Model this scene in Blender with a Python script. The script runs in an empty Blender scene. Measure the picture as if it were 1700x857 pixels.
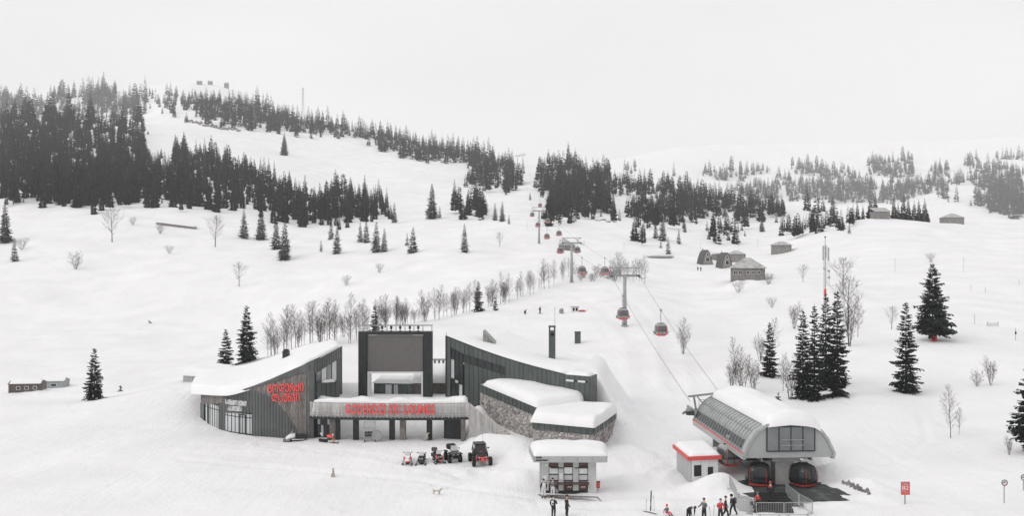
import bpy, bmesh, math, random
import numpy as np
from mathutils import Vector, Matrix, Euler

# ------------------------------------------------------------------ camera, sky, sun, exposure
scene = bpy.context.scene
COL = scene.collection
cam_data = bpy.data.cameras.new("camera")
cam = bpy.data.objects.new("camera", cam_data); COL.objects.link(cam)
cam.location = (0, 0, 21.0)
cam.rotation_euler = (math.radians(90), 0, 0)
cam_data.sensor_width = 36.0
cam_data.lens = 36.0*1472.0/1700.0
cam_data.clip_start = 0.5
cam_data.clip_end = 12000
scene.camera = cam

SUN_EL, SUN_AZ = math.radians(40), math.radians(-62)      # azimuth from +Y, negative = from the left
world = bpy.data.worlds.new("World"); scene.world = world
world.use_nodes = True
wn = world.node_tree; wn.nodes.clear()
w_out = wn.nodes.new("ShaderNodeOutputWorld"); w_bg = wn.nodes.new("ShaderNodeBackground")
w_sky = wn.nodes.new("ShaderNodeTexSky"); w_sky.sky_type = 'NISHITA'; w_sky.sun_disc = False
w_sky.sun_elevation = SUN_EL; w_sky.sun_rotation = SUN_AZ
w_sky.air_density = 1.0; w_sky.dust_density = 6.0; w_sky.ozone_density = 1.0
w_bw = wn.nodes.new("ShaderNodeHueSaturation"); w_bw.inputs['Saturation'].default_value = 0.1
w_tc = wn.nodes.new("ShaderNodeTexCoord")
w_map = wn.nodes.new("ShaderNodeMapping"); w_map.inputs['Scale'].default_value = (1.2, 1.2, 3.0)
w_noise = wn.nodes.new("ShaderNodeTexNoise"); w_noise.inputs['Scale'].default_value = 1.6; w_noise.inputs['Detail'].default_value = 3.0
w_ramp = wn.nodes.new("ShaderNodeValToRGB")                 # an even cloud layer, barely mottled
w_ramp.color_ramp.elements[0].position = 0.3; w_ramp.color_ramp.elements[0].color = (0.845, 0.838, 0.843, 1)
w_ramp.color_ramp.elements[1].position = 0.75; w_ramp.color_ramp.elements[1].color = (0.945, 0.938, 0.942, 1)
w_mul = wn.nodes.new("ShaderNodeVectorMath"); w_mul.operation = 'SCALE'; w_mul.inputs['Scale'].default_value = 6.45
w_mix = wn.nodes.new("ShaderNodeMix"); w_mix.data_type = 'RGBA'; w_mix.inputs[0].default_value = 0.92
wn.links.new(w_tc.outputs['Generated'], w_map.inputs['Vector']); wn.links.new(w_map.outputs[0], w_noise.inputs['Vector'])
wn.links.new(w_noise.outputs['Fac'], w_ramp.inputs['Fac']); wn.links.new(w_ramp.outputs[0], w_mul.inputs[0])
wn.links.new(w_sky.outputs[0], w_bw.inputs['Color'])
wn.links.new(w_bw.outputs[0], w_mix.inputs[6]); wn.links.new(w_mul.outputs[0], w_mix.inputs[7])
wn.links.new(w_mix.outputs[2], w_bg.inputs['Color']); w_bg.inputs['Strength'].default_value = 0.15
wn.links.new(w_bg.outputs[0], w_out.inputs['Surface'])

sun_data = bpy.data.lights.new("sun", 'SUN'); sun_data.energy = 1.0; sun_data.angle = math.radians(45)
sun_data.color = (1.0, 0.97, 0.94)
sun = bpy.data.objects.new("sun", sun_data); COL.objects.link(sun)
_sd = Vector((math.sin(SUN_AZ)*math.cos(SUN_EL), math.cos(SUN_AZ)*math.cos(SUN_EL)*-1, math.sin(SUN_EL)))
sun.rotation_euler = _sd.to_track_quat('Z', 'Y').to_euler()
w_sky.sun_rotation = math.atan2(_sd.x, _sd.y)
scene.view_settings.view_transform = 'Standard'; scene.view_settings.look = 'None'
scene.view_settings.exposure = 0.075; scene.view_settings.gamma = 1.0
scene.view_settings.use_curve_mapping = False
scene.render.engine = 'CYCLES'
scene.cycles.max_bounces = 6; scene.cycles.diffuse_bounces = 3; scene.cycles.glossy_bounces = 3
scene.cycles.transmission_bounces = 4; scene.cycles.volume_bounces = 2; scene.cycles.transparent_max_bounces = 6
scene.cycles.use_denoising = True
scene.cycles.use_adaptive_sampling = True; scene.cycles.adaptive_threshold = 0.015

# ------------------------------------------------------------------ materials
MATS = {}
def mat(name, col, rough=0.6, metal=0.0, var=0.0, scale=4.0, bump=0.0, bscale=None, spec=0.5, col2=None, stretch=None, alpha=1.0, detail=4.0, lo=.35, hi=.7, objrand=0.0):
    m = bpy.data.materials.new(name); m.use_nodes = True
    nt = m.node_tree; b = nt.nodes['Principled BSDF']
    b.inputs['Roughness'].default_value = rough; b.inputs['Metallic'].default_value = metal
    b.inputs['Specular IOR Level'].default_value = spec; b.inputs['Alpha'].default_value = alpha
    c = tuple(col)+(1,) if len(col) == 3 else col
    b.inputs['Base Color'].default_value = c
    m.diffuse_color = c
    if var or col2 or bump:
        tc = nt.nodes.new("ShaderNodeTexCoord"); mp = nt.nodes.new("ShaderNodeMapping")
        if stretch: mp.inputs['Scale'].default_value = stretch
        nt.links.new(tc.outputs['Object'], mp.inputs['Vector'])
        n = nt.nodes.new("ShaderNodeTexNoise"); n.inputs['Scale'].default_value = scale; n.inputs['Detail'].default_value = detail
        nt.links.new(mp.outputs[0], n.inputs['Vector'])
        if var or col2:
            r = nt.nodes.new("ShaderNodeValToRGB")
            a = col; z = col2 if col2 else tuple(min(1, v*(1+var)) for v in col)
            if not col2: a = tuple(v*(1-var) for v in col)
            r.color_ramp.elements[0].color = tuple(a)+(1,); r.color_ramp.elements[1].color = tuple(z)+(1,)
            r.color_ramp.elements[0].position = lo; r.color_ramp.elements[1].position = hi
            nt.links.new(n.outputs['Fac'], r.inputs['Fac']); out = r.outputs[0]
            if objrand:
                oi = nt.nodes.new("ShaderNodeObjectInfo"); mr = nt.nodes.new("ShaderNodeMapRange")
                mr.inputs['To Min'].default_value = 1-objrand; mr.inputs['To Max'].default_value = 1+objrand
                vm = nt.nodes.new("ShaderNodeVectorMath"); vm.operation = 'SCALE'
                nt.links.new(oi.outputs['Random'], mr.inputs['Value']); nt.links.new(mr.outputs[0], vm.inputs['Scale'])
                nt.links.new(out, vm.inputs[0]); out = vm.outputs[0]
            nt.links.new(out, b.inputs['Base Color'])
        if bump:
            n2 = n
            if bscale:
                n2 = nt.nodes.new("ShaderNodeTexNoise"); n2.inputs['Scale'].default_value = bscale; n2.inputs['Detail'].default_value = 5
                nt.links.new(mp.outputs[0], n2.inputs['Vector'])
            bp = nt.nodes.new("ShaderNodeBump"); bp.inputs['Strength'].default_value = 1.0; bp.inputs['Distance'].default_value = bump
            nt.links.new(n2.outputs['Fac'], bp.inputs['Height']); nt.links.new(bp.outputs[0], b.inputs['Normal'])
    MATS[name] = m
    return m
def by_island(name, lo, hi):
    """every loose piece of the mesh gets its own shade between two colours of the material"""
    nt = MATS[name].node_tree; b = nt.nodes['Principled BSDF']; src = b.inputs['Base Color'].links[0].from_socket
    g = nt.nodes.new("ShaderNodeNewGeometry"); mr = nt.nodes.new("ShaderNodeMapRange"); mr.inputs['To Min'].default_value = lo; mr.inputs['To Max'].default_value = hi
    vm = nt.nodes.new("ShaderNodeVectorMath"); vm.operation = 'SCALE'
    nt.links.new(g.outputs['Random Per Island'], mr.inputs['Value']); nt.links.new(mr.outputs[0], vm.inputs['Scale']); nt.links.new(src, vm.inputs[0]); nt.links.new(vm.outputs[0], b.inputs['Base Color'])
def snow_material():
    m = bpy.data.materials.new("snow"); m.use_nodes = True; nt = m.node_tree; b = nt.nodes['Principled BSDF']
    b.inputs['Roughness'].default_value = 0.75; b.inputs['Specular IOR Level'].default_value = 0.15
    tc = nt.nodes.new("ShaderNodeTexCoord")
    def noise(scale, detail, stretch=None):
        n = nt.nodes.new("ShaderNodeTexNoise"); n.inputs['Scale'].default_value = scale; n.inputs['Detail'].default_value = detail
        if stretch:
            mp = nt.nodes.new("ShaderNodeMapping"); mp.inputs['Scale'].default_value = stretch; mp.inputs['Rotation'].default_value = (0, 0, .35)
            nt.links.new(tc.outputs['Object'], mp.inputs['Vector']); nt.links.new(mp.outputs[0], n.inputs['Vector'])
        else: nt.links.new(tc.outputs['Object'], n.inputs['Vector'])
        return n
    n1 = noise(.09, 9); r = nt.nodes.new("ShaderNodeValToRGB")
    r.color_ramp.elements[0].position = .3; r.color_ramp.elements[0].color = (.745, .742, .755, 1)
    r.color_ramp.elements[1].position = .7; r.color_ramp.elements[1].color = (.825, .822, .829, 1)
    nt.links.new(n1.outputs['Fac'], r.inputs['Fac']); nt.links.new(r.outputs[0], b.inputs['Base Color'])
    n2 = noise(.55, 6); n3 = noise(.22, 5, (1, .16, 1)); n4 = noise(3.2, 4)
    bp = nt.nodes.new("ShaderNodeBump"); bp.inputs['Strength'].default_value = .6; bp.inputs['Distance'].default_value = .28
    bp2 = nt.nodes.new("ShaderNodeBump"); bp2.inputs['Strength'].default_value = .6; bp2.inputs['Distance'].default_value = .45
    bp3 = nt.nodes.new("ShaderNodeBump"); bp3.inputs['Strength'].default_value = .6; bp3.inputs['Distance'].default_value = .11
    nt.links.new(n2.outputs['Fac'], bp.inputs['Height']); nt.links.new(n3.outputs['Fac'], bp2.inputs['Height']); nt.links.new(n4.outputs['Fac'], bp3.inputs['Height'])
    n5 = noise(1.6, 3, (1, .045, 1)); bp4 = nt.nodes.new("ShaderNodeBump"); bp4.inputs['Strength'].default_value = .5; bp4.inputs['Distance'].default_value = .13
    nt.links.new(n5.outputs['Fac'], bp4.inputs['Height']); nt.links.new(bp3.outputs[0], bp4.inputs['Normal'])
    nt.links.new(bp.outputs[0], bp2.inputs['Normal']); nt.links.new(bp2.outputs[0], bp3.inputs['Normal']); nt.links.new(bp4.outputs[0], b.inputs['Normal'])
    MATS['snow'] = m
snow_material()
mat('roof_snow', (.80, .798, .806), .7, var=.02, scale=.6, bump=.05, bscale=1.3, spec=.15)
mat('needles', (.013, .024, .0185), .8, var=.5, scale=.12, objrand=.55, spec=.2)
mat('needles_near', (.011, .018, .014), .8, var=.5, scale=.9, objrand=.15, spec=.2)
mat('bark', (.055, .048, .042), .9, var=.4, scale=6)
mat('twig', (.070, .058, .050), .9, var=.3, scale=2, objrand=.2)
mat('metal_cladding', (.092, .099, .098), .5, metal=.15, var=.16, scale=.5, objrand=.10)
mat('green_cladding', (.074, .089, .085), .5, metal=.15, var=.16, scale=.5, objrand=.10)
mat('dark_metal', (.022, .027, .027), .5, metal=.2, var=.2, scale=1)
mat('black', (.012, .014, .014), .55, var=.3, scale=3)
mat('rubber', (.012, .012, .013), .8, var=.3, scale=8)
mat('wood_weathered', (.12, .105, .098), .85, col2=(.25, .23, .217), scale=3.0, stretch=(3, 3, .5), objrand=.22)
mat('wood_slat', (.40, .385, .37), .85, col2=(.60, .585, .57), scale=2.5, stretch=(3, 3, .5))
mat('barn_wood', (.17, .16, .15), .9, col2=(.33, .31, .29), scale=1.2, stretch=(4, 4, .4), objrand=.15)
mat('shingle', (.075, .078, .078), .8, var=.25, scale=2)
mat('old_roof', (.30, .30, .30), .8, col2=(.52, .52, .52), scale=.8, objrand=.05)
mat('red_paint', (.62, .075, .070), .5, var=.08, scale=4)
mat('red_letter', (.74, .10, .095), .5, var=.05, scale=3)
mat('dark_red', (.28, .035, .035), .5, var=.15, scale=4)
mat('maroon', (.10, .05, .047), .6, var=.2, scale=2)
mat('white_paint', (.72, .72, .72), .5, var=.05, scale=2)
mat('grey_panel', (.37, .38, .38), .45, var=.05, scale=.8)
mat('light_metal', (.42, .43, .43), .45, metal=.5, var=.1, scale=2)
mat('galvanised', (.30, .31, .31), .5, metal=.4, var=.15, scale=2)
mat('pale_render', (.52, .52, .515), .85, var=.08, scale=1.2)
mat('concrete', (.36, .355, .345), .9, var=.12, scale=1.2, bump=.01, bscale=8)
mat('stone', (.30, .272, .26), .9, col2=(.56, .53, .515), scale=1.9, detail=6, bump=.03, bscale=5)
mat('mortar', (.33, .32, .31), .95, var=.15, scale=3)
mat('rock', (.12, .115, .11), .95, col2=(.3, .29, .28), scale=.8)
mat('glass', (.022, .027, .029), .08, spec=.45, var=.3, scale=.4)
mat('glass_pale', (.52, .54, .55), .25, spec=.6, var=.12, scale=.5)
mat('screen', (.135, .128, .122), .55, var=.06, scale=2.2)
mat('asphalt', (.035, .04, .04), .85, col2=(.13, .135, .14), lo=.5, hi=.8, scale=.9, detail=8, bump=.02, bscale=9)
mat('skin', (.50, .33, .26), .6)
mat('cloth_black', (.018, .020, .021), .85, var=.3, scale=6)
mat('cloth_grey', (.14, .145, .15), .85, var=.3, scale=6)
mat('cloth_white', (.62, .62, .62), .85, var=.1, scale=6)
mat('cloth_red', (.52, .05, .055), .8, var=.2, scale=6)
mat('fur_pale', (.55, .50, .44), .9, col2=(.33, .29, .25), scale=6)
mat('fur_dark', (.09, .085, .08), .9, var=.3, scale=6)
mat('orange', (.55, .12, .03), .5)

by_island('stone', .55, 1.25); by_island('needles', .5, 1.7); by_island('needles_near', .45, 1.9); by_island('wood_slat', .75, 1.15)

# ------------------------------------------------------------------ mesh helpers
def V(*a): return Vector(a)
class MB:
    """collects shapes in world metres, built as ONE mesh object"""
    def __init__(s): s.v = []; s.f = []
    def add(s, vs, fs):
        n = len(s.v); s.v += [tuple(v) for v in vs]; s.f += [tuple(i+n for i in f) for f in fs]; return s
    def box(s, c, size, rz=0.0, M=None):
        x, y, z = [k/2 for k in size]
        P = [(-x,-y,-z),(x,-y,-z),(x,y,-z),(-x,y,-z),(-x,-y,z),(x,-y,z),(x,y,z),(-x,y,z)]
        R = M if M is not None else Matrix.Rotation(rz, 3, 'Z')
        return s.add([R @ Vector(p)+Vector(c) for p in P], [(0,3,2,1),(4,5,6,7),(0,1,5,4),(1,2,6,5),(2,3,7,6),(3,0,4,7)])
    def bevbox(s, c, size, b=.05, rz=0.0, M=None):
        x, y, z = [k/2 for k in size]; R = M if M is not None else Matrix.Rotation(rz, 3, 'Z')
        b = min(b, x*.9, y*.9, z*.9)
        bm = bmesh.new(); bmesh.ops.create_cube(bm, size=1)
        for v in bm.verts: v.co = Vector((v.co.x*2*x, v.co.y*2*y, v.co.z*2*z))
        bmesh.ops.bevel(bm, geom=bm.edges[:], offset=b, segments=1, affect='EDGES')
        bm.verts.index_update()
        s.add([R @ v.co+Vector(c) for v in bm.verts], [[v.index for v in f.verts] for f in bm.faces]); bm.free(); return s
    def beam(s, a, b, w, h=None, up=(0,0,1)):
        a, b = Vector(a), Vector(b); h = h or w; d = (b-a).normalized(); u = Vector(up)
        if abs(d.dot(u)) > .98: u = Vector((0,1,0))
        x = d.cross(u).normalized()*(w/2); y = x.cross(d).normalized()*(h/2)
        vs = [a-x-y, a+x-y, a+x+y, a-x+y, b-x-y, b+x-y, b+x+y, b-x+y]
        return s.add(vs, [(0,1,2,3),(7,6,5,4),(0,4,5,1),(1,5,6,2),(2,6,7,3),(3,7,4,0)])
    def tube(s, a, b, r0, r1=None, n=8, cap=True):
        a, b = Vector(a), Vector(b); r1 = r0 if r1 is None else r1; d = (b-a).normalized()
        u = Vector((0,0,1)) if abs(d.z) < .95 else Vector((1,0,0))
        x = d.cross(u).normalized(); y = x.cross(d)
        vs = []
        for p, r in ((a, r0), (b, r1)):
            for k in range(n):
                t = 2*math.pi*k/n; vs.append(p+(x*math.cos(t)+y*math.sin(t))*r)
        fs = [(k, (k+1) % n, n+(k+1) % n, n+k) for k in range(n)]
        if cap: fs += [tuple(range(n-1, -1, -1)), tuple(range(n, 2*n))]
        return s.add(vs, fs)
    def path(s, pts, r, n=6):
        for i in range(len(pts)-1): s.tube(pts[i], pts[i+1], r if not isinstance(r, (list, tuple)) else r[i], r if not isinstance(r, (list, tuple)) else r[i+1], n)
        return s
    def prism(s, poly, off):
        """polygon (3-D points) pushed along off"""
        n = len(poly); o = Vector(off); P = [Vector(p) for p in poly]
        nrm = Vector((0,0,0))
        for i in range(n): nrm += P[i].cross(P[(i+1) % n])
        if nrm.dot(o) > 0: P.reverse()
        vs = P+[p+o for p in P]
        return s.add(vs, [tuple(range(n)), tuple(range(2*n-1, n-1, -1))]+[(i, n+i, n+(i+1) % n, (i+1) % n) for i in range(n)])
    def lathe(s, prof, c=(0,0,0), n=12, sx=1.0, sy=1.0, M=None):
        vs = []; M = M or Matrix.Identity(3)
        for r, z in prof:
            for k in range(n):
                t = 2*math.pi*k/n; vs.append(M @ Vector((r*sx*math.cos(t), r*sy*math.sin(t), z))+Vector(c))
        fs = [(i*n+k, i*n+(k+1) % n, (i+1)*n+(k+1) % n, (i+1)*n+k) for i in range(len(prof)-1) for k in range(n)]
        fs += [tuple(range(n-1, -1, -1)), tuple(range((len(prof)-1)*n, len(prof)*n))]
        return s.add(vs, fs)
    def ball(s, c, r, n=8, m=6):
        r = (r, r, r) if not isinstance(r, (tuple, list)) else r
        pr = [(math.sin(math.pi*(i+.02)/(m+.04)), -math.cos(math.pi*(i+.02)/(m+.04))) for i in range(m+1)]
        return s.lathe([(a, b*1.0) for a, b in pr], c, n, M=Matrix.Diagonal(r))
    def torus(s, c, R, r, M=None, n=16, m=6, a0=0, a1=2*math.pi):
        M = M or Matrix.Identity(3); full = abs(a1-a0-2*math.pi) < 1e-6; vs = []; k = n if full else n+1
        for i in range(k):
            t = a0+(a1-a0)*i/n
            for j in range(m):
                p = 2*math.pi*j/m; vs.append(M @ Vector(((R+r*math.cos(p))*math.cos(t), (R+r*math.cos(p))*math.sin(t), r*math.sin(p)))+Vector(c))
        fs = []
        for i in range(n):
            i2 = (i+1) % k if full else i+1
            for j in range(m): fs.append((i*m+j, i2*m+j, i2*m+(j+1) % m, i*m+(j+1) % m))
        return s.add(vs, fs)
    def mesh(s, name):
        me = bpy.data.meshes.new(name); me.from_pydata(s.v, [], s.f); me.update(); return me
    def build(s, name, m, parent=None, smooth=False, world=True):
        """vertices given in world metres when world, else in the parent's own frame"""
        if parent is not None and world:
            inv = ROOTM[parent.name]
            s.v = [tuple(inv @ Vector(v)) for v in s.v]
        me = s.mesh(name); me.materials.append(MATS[m])
        if smooth: me.shade_smooth()
        return link(name, me, parent)
ROOTM = {}
def link(name, data, parent=None):
    o = bpy.data.objects.new(name, data); COL.objects.link(o)
    if parent is not None:
        o.parent = parent; ROOTM[o.name] = ROOTM[parent.name]
    else: ROOTM[o.name] = Matrix.Identity(4)
    return o
def tag(o, label=None, cat=None, group=None, kind=None):
    if label: o['label'] = label
    if cat: o['category'] = cat
    if group: o['group'] = group
    if kind: o['kind'] = kind
    return o
def thing(name, label, cat, loc=(0,0,0), rz=0.0, group=None, scale=1.0):
    o = bpy.data.objects.new(name, None); COL.objects.link(o)
    o.location = loc; o.rotation_euler = (0, 0, rz); o.scale = (scale,)*3; o.empty_display_size = .3
    ROOTM[o.name] = (Matrix.Translation(loc) @ Matrix.Rotation(rz, 4, 'Z') @ Matrix.Scale(scale, 4)).inverted()
    return tag(o, label, cat, group)
def copy_tree(src, loc=None, rz=None, label=None, group=None, parent=None, scale=None):
    c = src.copy(); COL.objects.link(c); ROOTM[c.name] = Matrix.Identity(4)
    if parent is not None: c.parent = parent
    if loc is not None: c.location = loc
    if rz is not None: c.rotation_euler = (0, 0, rz)
    if scale is not None: c.scale = scale
    if label: c['label'] = label
    if group: c['group'] = group
    for ch in list(src.children): copy_tree(ch, parent=c)
    return c
def struct(o): o['kind'] = 'structure'; return o
def pt(px, py, d):
    """the place seen at photo pixel (px, py) standing d metres in front of the viewpoint"""
    return Vector(((px-850.0)/1472.0*d, d, 21.0-(py-428.5)/1472.0*d))
def lerp(a, b, t): return a+(b-a)*t
def interp(t, xs, ys): return float(np.interp(t, xs, ys))
# heaps of ploughed snow: x, y, radii, turn, height
def _m(px, d, rx, ry, h, rot=0.0): return ((px-850)/1472*d, d, rx, ry, rot, h)
MOUNDS = [
 _m(838, 95, 4.0, 2.6, 1.15, .2), _m(800, 96, 2.6, 1.8, .75), _m(792, 105.5, 1.5, 2.2, 2.4), _m(925, 90.5, 4.5, 2.2, 1.1), _m(985, 89.5, 3.0, 1.8, .9), _m(862, 92, 2.0, 1.6, .7),
 _m(1192, 79.6, 1.5, .9, 1.0), _m(1215, 80.5, 1.2, .9, .8), _m(1165, 79.5, 1.0, .8, .5),
 _m(1400, 84.6, 3.0, 1.1, 1.3, -.25), _m(1432, 80.5, 2.2, 1.2, 1.0, -.7), _m(1375, 88, 3.5, 1.5, 1.2), _m(1445, 77, 1.5, 1.2, .5), _m(1395, 74.8, 2.5, .8, .35), _m(1225, 77.2, .8, 1.0, .6), _m(1180, 80.3, 1.5, .7, .7), _m(1145, 80.8, 1.0, .9, .4),
 _m(1030, 94, 3.5, 2.5, .9), _m(1020, 104, 4.0, 5.0, 2.2), _m(1000, 112, 5.0, 6.0, 2.6), _m(1040, 84, 2.2, 1.0, .5), _m(870, 84, 2.0, 2.5, .9),
 _m(1105, 86, 2.0, 1.5, .4), _m(1215, 88, 3.0, 1.5, .7), _m(1240, 93, 4, 2, 1.0),
 _m(1385, 121, 6.0, 3.0, .8), _m(1250, 112, 6, 4, 1.2), _m(60, 178, 9, 4, 1.6), _m(380, 158, 6, 3, 1.0),
 _m(1222, 259, 4.0, 2.2, 1.5), _m(1250, 258, 3.0, 2, .7), _m(300, 128, 8, 5, .7), _m(150, 125, 12, 6, .6),
]
FLATS = [(25.8, 79.0, 5.0, 4.2, 0.0, 0.0), (4.9, 80.3, 3.2, 2.0, 0.0, -.05), (17.6, 84.0, 2.4, 2.4, 0.0, 0.0), (-6.5, 89.5, 9, 3, 0, 0)]
# trails: points as (photo column, distance), half width, depth
TRACKS = [
 ([(430, 101), (520, 98), (620, 95), (700, 90.5), (760, 86)], .5, .2), ([(430, 99.5), (520, 96.5), (620, 93.5), (700, 89), (770, 84.5)], .5, .18),
 ([(300, 92), (480, 88), (680, 84), (860, 78), (930, 76.5)], .6, .18), ([(560, 74), (700, 80), (800, 87)], .45, .2), ([(575, 73), (715, 79), (815, 86)], .45, .2),
 ([(930, 77), (1020, 78), (1100, 78.5), (1190, 77)], .9, .2), ([(960, 75), (1060, 74.5), (1160, 75), (1240, 74)], .9, .2), ([(1000, 82), (1080, 84), (1120, 90)], .7, .18),
 ([(1075, 130), (1060, 160), (1010, 200), (960, 240), (900, 262)], 1.6, .22), ([(1120, 130), (1110, 165), (1060, 210), (1010, 250)], 1.4, .2), ([(700, 176), (800, 190), (900, 215), (960, 245)], 1.3, .2), ([(760, 172), (880, 195), (1000, 215)], 1.2, .18),
 ([(0, 287), (150, 288), (300, 287), (430, 300), (560, 330)], 3.0, .5), ([(40, 378), (120, 352), (240, 360), (330, 395)], 1.5, .3), ([(420, 310), (520, 315), (640, 330), (760, 345)], 1.4, .25), ([(150, 330), (260, 345), (340, 370)], 1.2, .25),
 ([(1180, 250), (1290, 240), (1400, 240), (1520, 250)], 1.5, .25), ([(1100, 215), (1180, 225), (1290, 260)], 1.3, .22), ([(1420, 100), (1480, 92), (1520, 88)], .5, .1), ([(1440, 88), (1500, 92), (1540, 100), (1530, 112)], .5, .1),
 ([(480, 640), (560, 655), (640, 690), (720, 720)], 4, .9),
]
TRAMPLED = [(-4, 88, 9, 4), (5, 77, 8, 4), (18, 76, 9, 4), (-20, 99, 8, 3), (14, 92, 7, 6), (3, 92, 5, 3), (33, 80, 5, 5), (-12, 107.5, 9, 2.2), (24, 94, 5, 4)]
# ------------------------------------------------------------------ terrain height field
CAMZ, FPX, CX, CY = 21.0, 1472.0, 850.0, 428.5
# profiles of the ground along lines of sight: px -> [(distance, image row or None, height if hidden)]
def _p(*a): return a
PROFILES = {
 -500: [(20,0,0),(100,0,0),(120,0,-1),(160,0,-5),(195,0,-6),(240,0,-4),(290,0,0),(350,0,15),(400,0,28),(455,0,47),(520,0,70),(600,0,97),(680,0,124),(740,0,130),(1000,0,150),(1500,0,260),(1800,0,320),(2200,0,310),(3500,0,150)],
 0:  [(20,0,0),(72,857),(100,0,0),(118,690),(135,0,-.6),(160,0,-5),(185,655),(230,600),(290,541),(350,455),(400,402),(455,340),(520,285),(600,232),(680,197),(740,0,129),(900,0,140),(1200,0,190),(1500,172),(1800,160),(2200,0,310),(3500,0,200)],
 150:[(20,0,0),(72,857),(100,0,0),(133,664),(150,0,-3),(170,0,-6.3),(195,640),(230,600),(290,540),(360,447),(400,400),(455,342),(520,288),(600,240),(680,207),(740,0,124),(1000,0,150),(1250,0,210),(1500,170),(1750,153),(2200,0,320),(3500,0,200)],
 300:[(20,0,0),(72,857),(106,0,0),(125,660),(140,634),(160,0,-1.5),(195,0,-6),(230,600),(290,540),(330,475),(360,440),(420,385),(455,350),(520,300),(600,250),(680,215),(780,180),(1000,168),(1400,152),(1800,137),(2300,0,360),(3500,0,250)],
 420:[(20,0,0),(72,857),(105,724),(125,0,.8),(155,606),(175,0,0),(210,0,-3.5),(260,560),(290,530),(340,462),(420,395),(480,345),(560,290),(640,250),(720,215),(780,187),(850,173),(1100,0,190),(1500,0,265),(1800,152),(2300,0,330),(3500,0,250)],
 560:[(20,0,0),(72,857),(101,0,0),(125,0,1),(150,588),(165,560),(185,0,4),(220,0,0),(260,0,1),(290,497),(340,455),(420,400),(480,365),(560,318),(640,275),(720,235),(770,212),(830,0,138),(1000,0,140),(1500,0,130),(3500,0,140)],
 700:[(20,0,0),(72,857),(92,0,0),(110,0,.3),(140,0,3),(160,0,5.6),(180,541),(200,0,6.5),(230,0,5),(260,505),(300,468),(350,430),(400,400),(480,362),(560,320),(640,285),(700,262),(760,238),(800,0,121),(1000,0,115),(1500,0,115),(3500,0,140)],
 800:[(20,0,0),(72,857),(90,0,.1),(110,0,1.6),(130,0,3.2),(160,0,5.5),(185,540),(212,517),(235,0,7.5),(260,481),(300,455),(350,420),(420,388),(480,360),(560,325),(640,296),(700,272),(750,255),(800,0,108),(1000,0,92),(1500,0,110),(3500,0,160)],
 880:[(20,0,0),(72,857),(85,0,0),(95,0,.6),(110,0,1.8),(130,0,3.2),(160,0,5.1),(185,545),(210,520),(240,496),(275,0,12.3),(320,436),(396,406),(440,380),(500,345),(580,315),(650,296),(740,280),(780,0,96),(1000,0,82),(1500,0,130),(2500,0,270),(3500,0,200)],
 950:[(20,0,0),(72,857),(83,0,0),(97,0,.7),(115,0,1.5),(140,0,3),(170,0,5.6),(199,0,7.7),(235,500),(269,468),(320,434),(370,414),(396,402),(430,380),(480,366),(540,335),(600,300),(650,275),(690,262),(760,0,98),(1000,0,85),(1500,0,140),(2500,0,290),(3500,0,200)],
 1050:[(20,0,0),(72,857),(82,0,0),(95,0,.1),(110,700),(130,642),(155,576),(177,536),(200,511),(240,482),(290,456),(340,432),(370,420),(420,398),(480,375),(540,350),(600,322),(650,300),(700,0,79),(850,0,76),(1200,0,100),(1700,285),(2200,272),(2900,262),(3500,0,200)],
 1150:[(20,0,0),(72,857),(83,0,0),(95,0,.2),(115,0,1),(135,0,1.8),(165,575),(190,545),(220,518),(260,488),(300,460),(345,439),(400,415),(450,395),(500,378),(550,355),(600,335),(650,318),(700,0,68),(850,0,66),(1200,0,95),(1700,302),(2200,266),(2900,243),(3500,0,250)],
 1250:[(20,0,0),(72,857),(87,0,0),(97,0,.3),(110,0,1),(130,640),(160,585),(190,545),(225,505),(268,466),(320,445),(370,430),(420,418),(470,400),(520,375),(580,350),(640,336),(700,0,60),(850,0,62),(1300,0,90),(1550,338),(1700,320),(1900,302),(2300,278),(2900,240),(3500,0,250)],
 1360:[(20,0,0),(72,857),(87,0,0),(95,0,.3),(108,0,1.3),(125,658),(150,600),(185,545),(220,502),(270,462),(330,430),(390,402),(430,383),(450,376),(480,0,36),(520,0,43),(600,341),(660,0,56),(850,0,62),(1200,0,80),(1450,337),(1600,315),(1800,297),(2300,268),(2900,240),(3500,0,250)],
 1450:[(20,0,0),(72,857),(87,0,0),(100,0,.8),(115,0,2.2),(130,640),(160,580),(200,525),(250,480),(310,440),(380,400),(440,372),(475,360),(500,0,42),(600,0,42),(800,0,54),(1100,0,75),(1350,341),(1500,317),(1700,300),(2000,282),(2400,262),(2900,236),(3500,0,250)],
 1560:[(20,0,0),(72,857),(90,0,0),(108,0,.5),(125,655),(160,566),(200,510),(250,468),(310,430),(380,398),(440,375),(478,364),(520,0,40),(620,0,38),(900,0,52),(1100,363),(1250,336),(1400,313),(1600,300),(1900,285),(2300,264),(2600,246),(2900,232),(3500,0,300)],
 1700:[(20,0,0),(72,857),(93,0,.2),(110,0,1.1),(140,610),(170,560),(210,505),(260,462),(320,425),(390,396),(440,380),(465,372),(500,0,36),(620,0,36),(850,0,48),(1000,361),(1200,332),(1400,308),(1600,294),(1900,278),(2300,256),(2600,240),(2900,226),(3500,0,300)],
 2200:[(20,0,0),(72,0,0),(93,0,.4),(110,0,1.5),(140,0,4),(170,0,6),(210,0,10),(260,0,15),(320,0,22),(390,0,30),(440,0,36),(500,0,38),(620,0,38),(850,0,50),(1000,0,66),(1200,0,100),(1400,0,135),(1600,0,165),(1900,0,215),(2300,0,290),(2900,0,400),(3500,0,300)],
}
def stretch(d): return float(np.interp(d, [0, 450, 800, 1500, 2900, 3500], [0, 450, 1450, 2250, 3200, 3600]))
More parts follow.
